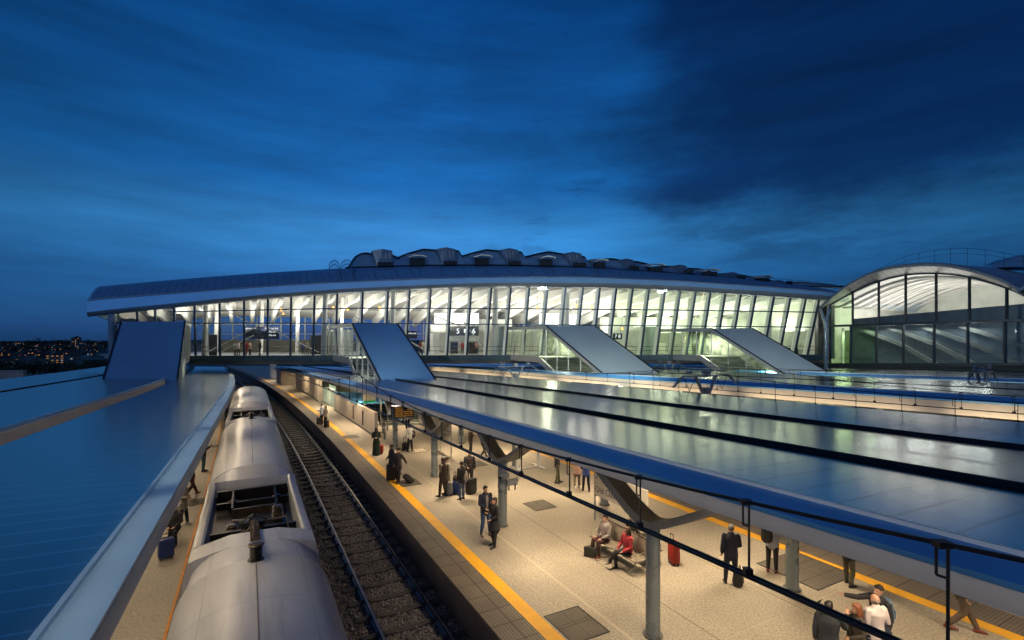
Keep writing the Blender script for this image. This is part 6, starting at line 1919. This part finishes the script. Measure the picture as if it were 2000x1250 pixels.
# ------------------------------------------------------------------ departure board hung by the fourth column
def departure_board(p, label, w=1.3, dpt=.62, h=.74, rows=5):
    t = thing('departure_board', label, 'departure board', p, TH)
    bm = BM(); box(bm, (0, 0, 0), (w, dpt, h), bevel=.02); part('case', bm, mat('board_case', (.012, .018, .06), .4, .1, .1, 2), t)
    bm = BM(); box(bm, (0, -dpt / 2 - .006, 0), (w - .10, .012, h - .10)); part('screen', bm, mat('board_screen', (.012, .010, .008), .25, 0, .1, 2), t)
    rnd = random.Random(5)
    names = ['Platform 5', '18:42 Slough', '18:47 Maidenhead', '18:55 Abbey Wood', '19:02 Paddington']
    for k in range(rows):
        z = h * .34 - k * h * .17
        text(names[k], t, (-w / 2 + .10, -dpt / 2 - .016, z), .105, M_am, align='LEFT')
        text(('18:42', 'On time', 'On time', '18:58', 'On time')[k], t, (w / 2 - .10, -dpt / 2 - .016, z), .095, M_am, align='RIGHT')
    bm = BM()
    for s in (-.4, .4): tube(bm, [(s * w, 0, h / 2), (s * w, 0, h / 2 + .55)], .03, 6)
    part('hanger', bm, M_dark, t)
departure_board((W(786, 803, 4.60).x, W(786, 803, 4.60).y, CZ - 4.60), 'dark blue departure board with amber lines hanging over the platform edge')
bp_ = W(640, 750, 5.0)
t = thing('information_screen', 'small black screen hung in front of the stair gate', 'screen', bp_, TH)
bm = BM(); box(bm, (0, 0, 0), (1.15, .3, .62), bevel=.02); part('case', bm, M_black, t)
bm = BM(); tube(bm, [(0, 0, .3), (0, 0, .9)], .03, 6); part('hanger', bm, M_dark, t)
# ------------------------------------------------------------------ security cameras on the second column
def cctv(p, rz, label):
    t = thing('security_camera', label, 'camera', p, rz, 'security cameras')
    bm = BM(); box(bm, (0, 0, 0), (.15, .42, .15), bevel=.02); box(bm, (0, -.03, .085), (.18, .5, .015)); hs_ = part('housing', bm, M_galv, t)
    bm = BM(); lathe(bm, [(0, .0), (.05, 0), (.05, .02), (0, .02)], 12, (0, -.22, 0), (0, -1, 0)); part('lens', bm, M_black, hs_)
    bm = BM(); tube(bm, [(0, .1, -.07), (0, .12, -.22), (0, .12, -.34)], .03, 8); part('bracket', bm, M_galv, t)
cp = P(10.0, 19.35, 0)
for (x, y, rz, l) in ((1000, 940, TH + 1.45, 'upper right grey security camera on the camera column'), (985, 931, TH - 1.2, 'left grey security camera on the camera column')):
    p = W(x, y, CZ - 1.75); 
    k = 19.0 / p.y
    cctv(Vector((p.x * k, 19.0, CZ + (p.z - CZ) * k)), rz, l)
t = thing('camera_bracket', 'short steel arm holding the security cameras to the column', 'bracket', (cp.x, cp.y, 1.5), TH)
bm = BM(); tube(bm, [(0.15, -.05, .06), (.62, -.1, .06)], .035, 8); tube(bm, [(.5, -.1, .06), (.5, -.1, -.16)], .03, 8); part('arm', bm, M_galv, t)
bm = BM(); lathe(bm, [(.185, -.05), (.195, -.05), (.195, .12), (.185, .12)], 20); part('clamp', bm, M_galv, t)

# ------------------------------------------------------------------ stair walls, lift and rooms along the platform, under the canopy and bridge
def room(name, label, cat, u0, u1, Y0, Y1, z1, m, slope=0.0, z0=0.0):
    t = thing(name, label, cat, P((u0 + u1) / 2, (Y0 + Y1) / 2, 0))
    bm = BM()
    loft(bm, [[P(u0, Y, z0), P(u1, Y, z0), P(u1, Y, z1 + slope * (Y - Y0)), P(u0, Y, z1 + slope * (Y - Y0))] for Y in frange(Y0, Y1, 3)]); fix(bm)
    part('wall', bm, m, t, False)
    bm = BM(); loft(bm, [[P(u0 - .02, Y, 0.0), P(u0 - .02, Y, .16), P(u0 + .03, Y, .16), P(u0 + .03, Y, 0.0)] for Y in frange(Y0, Y1, 3)]); fix(bm); part('skirting', bm, M_arm, t, False)
    return t
t = room('stair_side_wall', 'low cream wall along the side of the platform stair', 'wall', 9.6, 9.85, 36.5, 50, 1.8, M_cream)
bm = BM(); loft(bm, [[P(9.5, Y, 1.8), P(15.6, Y, 1.8), P(15.6, Y, 1.88), P(9.5, Y, 1.88)] for Y in (41.5, 45.5, 50)]); fix(bm); part('coping', bm, M_trim, t, False)
for Y in (39.6, 42.6):
    bm = BM(); tube(bm, [P(9.57, Y, .35), P(9.57, Y, 1.5)], 0, rect=(.05, .12)); part('fixture', bm, M_brown, t, False)
room('pillar', 'square cream pillar beside the stair gate', 'pillar', 9.4, 10.4, 57.0, 58.6, 3.0, M_cream)
room('room_block', 'cream room wall on the far platform behind the square pillar', 'wall', 9.6, 15, 60, 72, 2.5, M_cream)
room('room_block', 'grey kiosk far along the platform under the bridge', 'kiosk', 8.6, 12, 78, 82, 2.2, M_cream)
room('room_block', 'farthest pale pillar under the bridge', 'pillar', 9.2, 10.2, 90, 91.2, 3.2, M_white)
room('room_block', 'dark back wall of the stair hall behind the gate', 'wall', 15.0, 15.3, 37, 60, 3.0, M_concrete)
# gate of bright bars at the stair
t = thing('stair_gate', 'glowing gate of upright green-white bars beside the square pillar', 'gate', P(10, 53.5, 0))
for k in range(8):
    Y = 51.2 + k * .68
    bm = BM(); tube(bm, [P(9.8, Y, .1), P(9.8, Y, 1.9)], .05, 6); part('bar', bm, M_mull2, t, False)
bm = BM(); tube(bm, [P(9.8, 50.8, 1.95), P(9.8, 56.6, 1.95)], 0, rect=(.1, .1)); part('top_rail', bm, M_mull2, t, False)
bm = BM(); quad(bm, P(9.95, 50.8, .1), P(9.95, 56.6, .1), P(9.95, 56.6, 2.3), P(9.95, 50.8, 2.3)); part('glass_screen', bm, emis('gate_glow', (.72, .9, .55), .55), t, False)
# green exit sign
p = W(721, 781, 5.0)
t = thing('exit_sign', 'cream hanging sign with a green lower band beside the stair', 'sign', p, TH)
bm = BM(); box(bm, (0, 0, .2), (.95, .1, .5), bevel=.01); part('panel', bm, M_cream, t)
bm = BM(); box(bm, (0, -.02, -.15), (.95, .12, .16)); part('green_band', bm, mat('exit_green', (.01, .22, .06), .4, 0, .1, 2, emit=(.01, .4, .08), estr=.35), t)
bm = BM(); tube(bm, [(0, 0, .45), (0, 0, 1.0)], .03, 6); part('hanger', bm, M_dark, t)
# bollards at the stair foot
for k, (x, y) in enumerate(((751, 858), (748, 845), (843, 838))):
    p = W(x, y, CZ)
    t = thing('bollard', ('steel bollard nearest the dark green dress', 'steel bollard just behind the nearest one at the stair foot', 'steel bollard near the far station sign')[k], 'bollard', (p.x, p.y, 0), 0, 'bollards at the stair foot')
    bm = BM(); lathe(bm, [(.08, 0), (.08, 1.0), (.07, 1.05), (0, 1.07)], 14); smooth(part('post', bm, M_galv, t), 40)
    bm = BM(); lathe(bm, [(.083, .8), (.083, .9)], 14); part('band', bm, M_white, t)
# ================================================================== TOWN ON THE LEFT HORIZON
def tz(x, y):
    d = math.hypot(x, y); z = -1.35
    if d > 150: z = -1.35 - 18 * min(1, (d - 150) / 250)
    if d > 500: z += 3.0 * min(1, (d - 500) / 1500)
    return z - 0.5
M_hw = [mat('house_wall_%s' % n, c, .8, 0, .15, .3) for n, c in (('grey', (.10, .10, .11)), ('stone', (.14, .13, .12)), ('dark', (.05, .052, .06)), ('brick', (.10, .05, .04)))]
M_hr = mat('house_roof', (.03, .03, .035), .8, 0, .2, .4)
M_wl = [emis('window_warm', (1.0, .62, .25), .2), emis('window_amber', (1.0, .42, .12), .28), emis('window_cool', (.7, .85, 1.0), .25), mat('window_dark', (.02, .025, .035), .2)]
def house(px, Y, w, d, h, label, kind='house', storeys=2, flat=False, lit=.35, ci=0, cat='house', seed=0):
    rnd = random.Random(seed + int(px * 7))
    X = (px - 1000) / F * Y; z = tz(X, Y)
    t = thing(kind, label, cat, (X, Y, z), math.atan2(X, Y) * -1 + rnd.uniform(-.25, .25), 'buildings of the distant town')
    bm = BM(); box(bm, (0, 0, h / 2), (w, d, h)); part('wall', bm, M_hw[ci], t)
    bm = BM()
    if flat:
        box(bm, (0, 0, h + .3), (w * 1.02, d * 1.02, .6)); box(bm, (w * .1, 0, h + 1.6), (w * .4, d * .5, 2.0))
    else:
        loft(bm, [[(x, -d * .55, h), (x, d * .55, h), (x, 0, h + d * .38)] for x in (-w * .53, w * .53)]); fix(bm)
    rf = part('roof', bm, M_hr, t)
    if not flat:
        bm = BM(); box(bm, (w * .3, 0, h + d * .4), (.9, .9, 2)); part('chimney', bm, M_hw[3], rf)
    n = max(2, int(w / 3.2))
    for sF in range(storeys):
        for k in range(n):
            lt = rnd.random() < lit
            m = rnd.choice(M_wl[:3]) if lt else M_wl[3]
            zz = h * (sF + .55) / storeys
            bm = BM(); box(bm, ((k + .5 - n / 2) * w / n, -d / 2 - .04, zz), (w / n * .45, .1, h / storeys * .5)); part('window', bm, m, t)
    return t
words = ['grey', 'pale', 'dark', 'brick']
rows = [  # px, depth, width, depth, height, storeys, flat
    (8, 620, 16, 9, 7, 2, 0), (34, 560, 11, 9, 6.5, 2, 0), (60, 700, 14, 9, 6, 2, 0), (84, 640, 12, 8, 6, 2, 0), (128, 690, 12, 9, 6, 2, 0), (150, 600, 12, 9, 6, 2, 0), (170, 660, 14, 9, 6, 2, 0),
    (20, 900, 18, 10, 8, 2, 0), (48, 980, 15, 10, 8, 2, 0), (72, 860, 16, 10, 7, 2, 0), (98, 1000, 18, 10, 8, 2, 0), (120, 900, 15, 10, 7, 2, 0), (158, 960, 18, 10, 9, 2, 0), (185, 880, 16, 10, 7, 2, 0),
    (12, 1350, 24, 12, 10, 2, 0), (40, 1500, 26, 12, 10, 2, 0), (66, 1300, 22, 12, 10, 2, 0), (92, 1450, 24, 12, 10, 2, 0), (116, 1600, 26, 12, 11, 2, 0), (176, 1400, 24, 12, 10, 2, 0), (198, 1250, 20, 12, 9, 2, 0)]
for k, (px, Y, w_, d_, h_, st, fl) in enumerate(rows):
    far = 'nearest row' if Y < 800 else ('middle row' if Y < 1100 else 'farthest row')
    house(px, Y, w_, d_, h_, 'house in the %s of the distant town, number %d from the left edge' % (far, k % 7 + 1), storeys=st, ci=k % 4, seed=k)
house(110, 520, 15, 12, 9, 'lit flat-roofed block with rows of warm windows in the distant town', 'office_block', 4, True, .85, 1, 'building', 2)
house(148.5, 900, 13, 13, 26, 'tall pale tower with speckled windows on the town skyline', 'tower_block', 9, True, .3, 1, 'building', 5)
house(16, 430, 12, 9, 7, 'low building with yellow lit upper windows at the left edge', 'office_block', 2, True, .9, 1, 'building', 9)

def tree(px, Y, hgt, r, label, seed, m):
    rnd = random.Random(seed)
    X = (px - 1000) / F * Y; z = tz(X, Y)
    t = thing('tree', label, 'tree', (X, Y, z), 0, 'trees of the distant town')
    bm = BM(); tube(bm, [(0, 0, 0), (.2, .1, hgt * .35), (0, 0, hgt * .6)], [hgt * .035, hgt * .025, hgt * .012], 6); 
    for k in range(4):
        a = rnd.uniform(0, 6.3); tube(bm, [(0, 0, hgt * .35), (math.cos(a) * r * .6, math.sin(a) * r * .6, hgt * .65)], [hgt * .015, hgt * .006], 5)
    part('trunk', bm, mat('bark', (.03, .025, .02), .9), t)
    bm = BM()
    cl = []
    for k in range(11):
        a = rnd.uniform(0, 6.3); q = rnd.uniform(.1, .85) * r
        cl.append((math.cos(a) * q, math.sin(a) * q, hgt * rnd.uniform(.45, .92), r * rnd.uniform(.25, .5)))
    for k in range(420):
        cx, cy_, cz_, cr_ = rnd.choice(cl)
        v = Vector((rnd.gauss(0, 1), rnd.gauss(0, 1), rnd.gauss(0, .8))).normalized() * cr_ * rnd.uniform(.6, 1.08)
        c = Vector((cx, cy_, cz_)) + v; s = r * rnd.uniform(.06, .13)
        n = Vector((rnd.gauss(0, 1), rnd.gauss(0, 1), rnd.gauss(0, 1))).normalized(); x, y = frame_of(n)
        bm.faces.new([bm.verts.new(c + x * s), bm.verts.new(c + y * s * .6), bm.verts.new(c - x * s), bm.verts.new(c - y * s * .6)])
    part('crown', bm, m, t)
M_leaf = [mat('foliage_a', (.035, .05, .03), .8, 0, .3, .5), mat('foliage_b', (.05, .062, .035), .8, 0, .3, .5)]
tl = [(-6, 330, 12, 7), (14, 340, 11, 7), (30, 320, 10, 7), (47, 350, 12, 8), (63, 330, 10, 7), (78, 345, 11, 7), (95, 325, 10, 7), (112, 335, 10, 7), (131, 340, 11, 8), (147, 320, 11, 7), (163, 330, 11, 7), (180, 345, 12, 8), (196, 330, 13, 8), (212, 340, 12, 8),
      (25, 780, 14, 9), (52, 820, 15, 10), (90, 790, 14, 9), (135, 800, 14, 9), (165, 780, 14, 9), (193, 760, 15, 10), (10, 1150, 18, 12), (56, 1200, 20, 13), (65, 1190, 22, 13), (82, 1100, 18, 12), (108, 1150, 20, 13), (130, 1180, 19, 13), (142, 1050, 20, 12), (172, 1120, 20, 12), (205, 1000, 18, 12)]
for k, (px, Y, h_, r_) in enumerate(tl):
    far = 'dark belt nearest the canopies' if Y < 400 else ('middle of the distant town' if Y < 900 else 'skyline of the distant town')
    tree(px, Y, h_, r_, 'dark leafy tree in the %s, %d from the left' % (far, (k if Y < 400 else (k - 14 if Y < 900 else k - 20)) + 1), k + 40, M_leaf[k % 2])
M_lampo = emis('street_light_orange', (1.0, .38, .08), .9); M_lampr = emis('street_light_red', (1.0, .10, .08), .9); M_lampw = emis('street_light_white', (.8, .9, 1.0), .6)
rnd = random.Random(21)
for k in range(46):
    px = rnd.uniform(-2, 214); Y = rnd.uniform(480, 1500)
    X = (px - 1000) / F * Y; z = tz(X, Y)
    t = thing('street_lamp', 'small glowing street lamp among the roofs of the distant town', 'street lamp', (X, Y, z), 0, 'street lamps of the distant town')
    hh = 7 + (Y / 1500) * 5
    bm = BM(); tube(bm, [(0, 0, 0), (0, 0, hh)], .09, 5); part('post', bm, M_dark, t)
    bm = BM(); ellipsoid(bm, (0, 0, hh), (.00030 * Y + .1,) * 2 + (.00026 * Y + .1,), 8, 6); part('lamp_head', bm, (M_lampo, M_lampo, M_lampw, M_lampr, M_lampo)[k % 5], t)
# pale concrete wall at the left edge, just past the last canopy
pw_ = W(20, 735, 5.4)
t = thing('parapet_wall', 'pale pinkish concrete wall end at the left edge beyond the canopies', 'wall', (pw_.x, pw_.y, -1.3), 0.15)
bm = BM(); box(bm, (-4.2, 0, 2.0), (12, .6, 3.9), bevel=.04); part('wall', bm, mat('pink_concrete', (.36, .29, .27), .8, 0, .15, .6), t)
bm = BM(); box(bm, (-4.2, 0, 3.98), (12.1, .75, .12)); part('coping', bm, M_concrete, t)
# people inside the concourse ------------------------------------------------------
crowd = [(459, -2.5, K_wht, K_suit, 40, 'white top by the first brace'), (466, -3.0, K_pinst, K_char, 300, 'pale top near the white top'), (481, -2.6, K_red, K_red, 200, 'red clothes behind the bridge glass'),
         (488, -4, K_beige, K_char, 130, 'beige top right of the red clothes'), (508, -2.2, K_suit, K_suit, 260, 'black clothes beside a white hall column'), (592, -3, K_blue, K_suit, 180, 'blue top in the left of the concourse'),
         (600, -4, K_lgrey, K_olive, 20, 'stone top next to the blue top'), (661, -2, K_pink, K_char, 250, 'pink top at the head of the second stair'), (821, -3, K_red, K_suit, 70, 'red top right of the second stair roof'),
         (827, -5, K_wht, K_suit, 210, 'white top near the gates'), (903, -6, K_red, K_char, 180, 'red top between the ticket gates'), (931, -5, K_pink, K_suit, 200, 'pink top right of the ticket gates'), (1003, -1.5, K_wht, K_beige, 150, 'white top at the head of the silver stair')]
for k, (px, off, tp, bt, fc, l) in enumerate(crowd):
    p = BPX(px, off)
    person(None, None, fc, 'person in the concourse, ' + l, h=1.66 + .03 * (k % 5), stance=('stand', 'step', 'walk')[k % 3], aL='down', aR=('down', 'hold', 'phone')[k % 3], top=tp, bottom=bt, hair=(M_hairk, M_hairb)[k % 2], xy=(p.x, p.y), z=ZD)
p = W(797, 822, 6.2)
person(None, None, 200, 'person in white walking down the platform stair, partly hidden by the wire', h=1.72, stance='walk', aL='down', aR='hold', top=K_wht, bottom=K_suit, hair=M_hairr, xy=(W(796, 840, CZ - .35).x, W(796, 840, CZ - .35).y), z=.35)
solve_remesh()
# lettering becomes plain mesh
bpy.context.view_layer.update()
dg = bpy.context.evaluated_depsgraph_get()
fonts = [o for o in col.objects if o.type == 'FONT']
for o in fonts:
    me = bpy.data.meshes.new_from_object(o.evaluated_get(dg))
    n = bpy.data.objects.new('lettering', me); col.objects.link(n)
    n.parent = o.parent; n.matrix_parent_inverse = o.matrix_parent_inverse; n.matrix_basis = o.matrix_basis
    bpy.data.objects.remove(o)
# ================================================================== CAMERA, SKY, LIGHT
cam = bpy.data.cameras.new('camera'); co = bpy.data.objects.new('camera', cam); col.objects.link(co)
co.location = (0, 0, CZ); co.rotation_euler = (PI / 2, 0, 0)
cam.sensor_width = 36; cam.lens = 36 * F / 2000; cam.shift_y = 35.0 / 2000; cam.clip_end = 20000; cam.clip_start = 0.05
scene.camera = co

w = bpy.data.worlds.new('World'); scene.world = w; w.use_nodes = True
nt = w.node_tree; nb = NB(w)
bg = nt.nodes['Background']
tc = nb.new('ShaderNodeTexCoord')
sp = nb.new('ShaderNodeSeparateXYZ'); nb.link(tc.outputs['Generated'], sp.inputs[0])
x, y, z = sp.outputs
az = nb.math('ARCTAN2', x, y)                       # 0 ahead, + right
el = nb.math('ARCSINE', nb.math('MINIMUM', nb.math('MAXIMUM', z, -1.0), 1.0))
ramp = nb.new('ShaderNodeValToRGB')
nb.link(nb.rng(el, -0.1, 0.75), ramp.inputs[0])
cr = ramp.color_ramp; cr.interpolation = 'EASE'
def stop_(e, c):
    p = (e + 0.1) / 0.85
    el_ = cr.elements.new(p); el_.color = (*c, 1)
def stop(e, c):
    q = cr.elements.new((e + 0.1) / 0.85); q.color = (*c, 1)
cr.elements[0].position = 0; cr.elements[0].color = (0.008, 0.035, 0.09, 1)
cr.elements[1].position = 1; cr.elements[1].color = (0.0012, 0.046, 0.19, 1)
stop(0.0, (0.010, 0.085, 0.27)); stop(0.08, (0.015, 0.145, 0.43)); stop(0.19, (0.032, 0.245, 0.63)); stop(0.30, (0.007, 0.125, 0.41)); stop(0.44, (0.004, 0.088, 0.32)); stop(0.60, (0.0016, 0.058, 0.235))
# brighter ahead (slightly left) and behind the viewer, falling off to both sides
glow = nb.math('ADD', az, 0.12)
glow = nb.math('POWER', 2.718, nb.math('MULTIPLY', nb.math('MULTIPLY', glow, glow), -1.9))
back = nb.rng(nb.math('MULTIPLY', y, -1.0), 0.0, 0.9, 0.0, 0.85, True)
lev = nb.math('ADD', nb.rng(glow, 0, 1, 0.27, 1.02), back)
vm = nb.new('ShaderNodeVectorMath', operation='SCALE'); nb.link(ramp.outputs[0], vm.inputs[0]); nb.link(lev, vm.inputs['Scale'])
# clouds: a dark bank high on the right with torn edges, a thinner one overhead, small puffs low down, pale streaks on the left
cv = nb.new('ShaderNodeCombineXYZ'); nb.link(nb.math('MULTIPLY', az, 1.6), cv.inputs[0]); nb.link(nb.math('MULTIPLY', el, 3.6), cv.inputs[1]); nb.link(nb.math('MULTIPLY', y, 0.2), cv.inputs[2])
def wnoise(loc, sc, det, rough, rot=0.0, sv=(1, 1, 1)):
    mp = nb.new('ShaderNodeMapping'); nb.link(cv.outputs[0], mp.inputs[0]); mp.inputs['Location'].default_value = loc; mp.inputs['Rotation'].default_value = (0, 0, rot); mp.inputs['Scale'].default_value = sv
    return nb.noise(mp.outputs[0], sc, det, rough)
n1 = wnoise((4.2, 1.3, 0.4), 2.3, 9, 0.60)
n2 = wnoise((0.6, 7.1, 2.0), 2.2, 7, 0.6, 0.35, (0.55, 1.7, 1))
n3 = wnoise((2.7, 3.3, 5.0), 4.2, 9, 0.62, 0.0, (0.7, 1.2, 1))
nn = nb.math('SUBTRACT', n1, 0.5)
bank = nb.math('MULTIPLY', nb.rng(nb.math('ADD', az, nb.math('MULTIPLY', nn, 0.55)), 0.10, 0.42, 0, 1, True),
               nb.rng(nb.math('ADD', el, nb.math('MULTIPLY', nn, 0.30)), 0.15, 0.29, 0, 1, True))
top = nb.math('MULTIPLY', nb.rng(nb.math('ADD', az, nb.math('MULTIPLY', nn, 0.9)), -0.32, 0.05, 0, 1, True),
              nb.rng(nb.math('ADD', el, nb.math('MULTIPLY', nn, 0.8)), 0.26, 0.50, 0, 0.32, True))
puff = nb.math('MULTIPLY', nb.rng(nb.math('ADD', n3, nb.math('MULTIPLY', az, 0.10)), 0.53, 0.70, 0, 0.46, True), nb.math('MULTIPLY', nb.rng(el, 0.10, 0.16, 0, 1, True), nb.rng(az, -0.3, 0.05, 0, 1, True)))
dark = nb.math('MAXIMUM', nb.math('MAXIMUM', bank, top), puff)
c2 = nb.mix(nb.math('MULTIPLY', dark, 0.86), vm.outputs[0], (0.0008, 0.015, 0.075))
streak = nb.rng(n2, 0.34, 0.70, 0.74, 1.26)
vm2 = nb.new('ShaderNodeVectorMath', operation='SCALE'); nb.link(c2, vm2.inputs[0]); nb.link(streak, vm2.inputs['Scale'])
sky = nb.new('ShaderNodeTexSky'); sky.sky_type = 'NISHITA'; sky.sun_disc = False
sky.sun_elevation = R(1.0); sky.sun_rotation = R(-12); sky.altitude = 60
vm3 = nb.new('ShaderNodeVectorMath', operation='SCALE'); nb.link(sky.outputs[0], vm3.inputs[0]); vm3.inputs['Scale'].default_value = 0.002
ad = nb.new('ShaderNodeVectorMath', operation='ADD'); nb.link(vm2.outputs[0], ad.inputs[0]); nb.link(vm3.outputs[0], ad.inputs[1])
pb = nb.new('ShaderNodeVectorMath', operation='SCALE'); pb.inputs[0].default_value = (0.05, 0.06, 0.07); nb.link(back, pb.inputs['Scale'])
ad2 = nb.new('ShaderNodeVectorMath', operation='ADD'); nb.link(ad.outputs[0], ad2.inputs[0]); nb.link(pb.outputs[0], ad2.inputs[1])
nb.link(ad2.outputs[0], bg.inputs[0]); bg.inputs[1].default_value = 1.0

sun = bpy.data.lights.new('sun', 'SUN'); so_ = bpy.data.objects.new('sun', sun); col.objects.link(so_)
sun.energy = 0.13; sun.angle = R(30); sun.color = (0.95, 0.96, 1.0)
so_.rotation_euler = (R(46), 0, R(-38))

def area(name, p, rot, sx, sy, power, color, spread=None):
    l = bpy.data.lights.new(name, 'AREA'); l.shape = 'RECTANGLE'; l.size = sx; l.size_y = sy; l.energy = power; l.color = color
    if spread: l.spread = spread
    o = bpy.data.objects.new(name, l); col.objects.link(o); o.location = p; o.rotation_euler = rot
    return o
WARM = (1.0, 0.77, 0.49)
def lamp_row(us, Ys, tan, d, power, L, wd=0.25, color=WARM, spread=None):
    for u in us:
        for Y in Ys:
            p = P(u, Y, CZ - d - GR * Y - 0.09, tan)
            hz = heading(u, Y, tan)
            area('canopy_lamp', p, (0, 0, hz), wd, L, power, color, spread)
lamp_row((9.4, 13.0, 17.0), (2.0, 9.0, 16.0, 23.5, 31.5, 41.0, 52.0), TAN, 2.60, 185, 1.4, spread=R(132))
lamp_row((10.5, 14.5), (66.0, 80.0), TAN, 2.60, 150, 5.0)
lamp_row((8.3,), (37.0, 43.0, 49.0, 56.0, 64.0, 74.0, 85.0), TAN, 2.60, 95, 2.5)
lamp_row((-4.0,), (3, 10, 18, 27, 38, 52), TL, 2.60, 130, 5.0)
lamp_row((-10.0,), (14, 30, 46), TL, 2.70, 130, 6.0)
lamp_row((33.0, 38.0), (16, 24, 33, 44, 55), TAN, 2.74, 190, 7.0)
lamp_row((56.0,), (28, 38, 50), TAN, 2.7, 190, 8.0)
# added lights without fittings brighten the fascias of the farther canopies and the near one
def wash(u, Ys, tan, d, power, L, tilt, wd=0.2, color=WARM):
    for Y in Ys:
        p = P(u, Y, CZ - d - GR * Y, tan); hz = heading(u, Y, tan)
        o = area('fascia_fill', p, (0, 0, 0), wd, L, power, color)
        o.matrix_basis = Matrix.Translation(p) @ Matrix.Rotation(hz, 4, 'Z') @ Matrix.Rotation(R(tilt), 4, 'Y')
wash(30.7, (18, 27, 36, 45, 54, 63, 72, 82, 94), TAN, 2.95, 62, 9, -110)
wash(53.3, (26, 36, 46, 56), TAN, 2.9, 60, 9, -110)
wash(-1.25, (2, 10, 18, 26, 34, 42), TL, 2.60, 60, 6, -62)
def aim(name, p, q, sx, sy, power, color):
    o = area(name, p, (0, 0, 0), sx, sy, power, color)
    o.rotation_euler = (Vector(q) - Vector(p)).to_track_quat('-Z', 'Y').to_euler(); return o
# free-hung fill lights added to brighten the stair roofs, no mast carries them
aim('stair_roof_fill', P(27.5, 37.5, 8.6), P(34.5, 48.5, 6.2), 1.6, 0.4, 900, (0.88, 1.0, 0.93))
aim('stair_roof_fill', P(47.5, 41.0, 8.6), P(55.0, 51.5, 6.2), 1.6, 0.4, 480, (0.88, 1.0, 0.93))
aim('stair_roof_fill', P(8.5, 36.0, 8.4), P(12.8, 46.5, 6.8), 0.5, 0.4, 330, (0.9, 1.0, 1.0))
for Y in (5, 12, 19, 26, 33, 40):     # added unseen lights, no lamp stands there, brighten the left canopy's pale edge
    p = P(-1.56, Y, CZ - 2.35 - GR * Y + 1.6, TL)
    area('edge_fill', p, (0, 0, heading(-1.5, Y, TL)), 0.12, 7.2, 2.3, (0.80, 0.96, 1.0), R(38))
COOL = (1.0, 0.93, 0.80)
GRN = (0.98, 1.0, 0.84)
def hall(px, off, z, sx, sy, power, up=False, color=COOL):
    p = BPX(px, off, z)
    area('hall_lamp', p, (PI if up else 0, 0, math.atan(0.05)), sx, sy, power, color)
for px, c_ in ((420, COOL), (560, COOL), (700, COOL), (850, COOL), (1000, COOL), (1150, COOL), (1290, GRN), (1430, GRN), (1550, GRN)):
    hall(px, -4.5, 8.2, 7, 2.5, 700, True, c_)
    hall(px, -11.5, 8.0, 7, 2.5, 640, True, c_)
    hall(px, -6.0, 9.9, 5, 1.0, 230, False, c_)
p = GP(8.5, -9, 7.2); area('hall_lamp', p, (PI, 0, TH), 12, 14, 3000, (1.0, 0.93, 0.82))
p = GP(3, -2.2, 8.2); area('hall_lamp', p, (0, 0, TH), 1.0, 4, 420, (0.85, 1.0, 0.6))
for s_ in (7, 11, 15):
    p = GP(s_, -0.7, TR(s_) - 0.25); area('hall_lamp', p, (0, R(20), TH), 0.4, 3, 110, (0.95, 1.0, 0.93))
for u, Y, tn, zr in ((13.6, 44.5, TAN, 4.7), (13.6, 54, TAN, 8.3), (35.3, 48, TAN, 4.7), (35.3, 56, TAN, 8.1), (55.2, 51, TAN, 4.4), (55.2, 58, TAN, 7.9), (-9.5, 47, TL, 5.2)):
    area('stair_lamp', P(u, Y, zr, tn), (0, 0, TH), 0.8, 2.0, 420, (1.0, 0.97, 0.80))

scene.view_settings.view_transform = 'Standard'; scene.view_settings.look = 'None'
scene.view_settings.exposure = 0; scene.view_settings.gamma = 1
scene.render.engine = 'CYCLES'
cy = scene.cycles
cy.use_denoising = True
try: cy.denoiser = 'OPENIMAGEDENOISE'
except Exception: pass
cy.max_bounces = 8; cy.diffuse_bounces = 3; cy.glossy_bounces = 4; cy.transparent_max_bounces = 24
cy.sample_clamp_indirect = 2.5; cy.caustics_reflective = False; cy.caustics_refractive = False
cy.use_light_tree = True
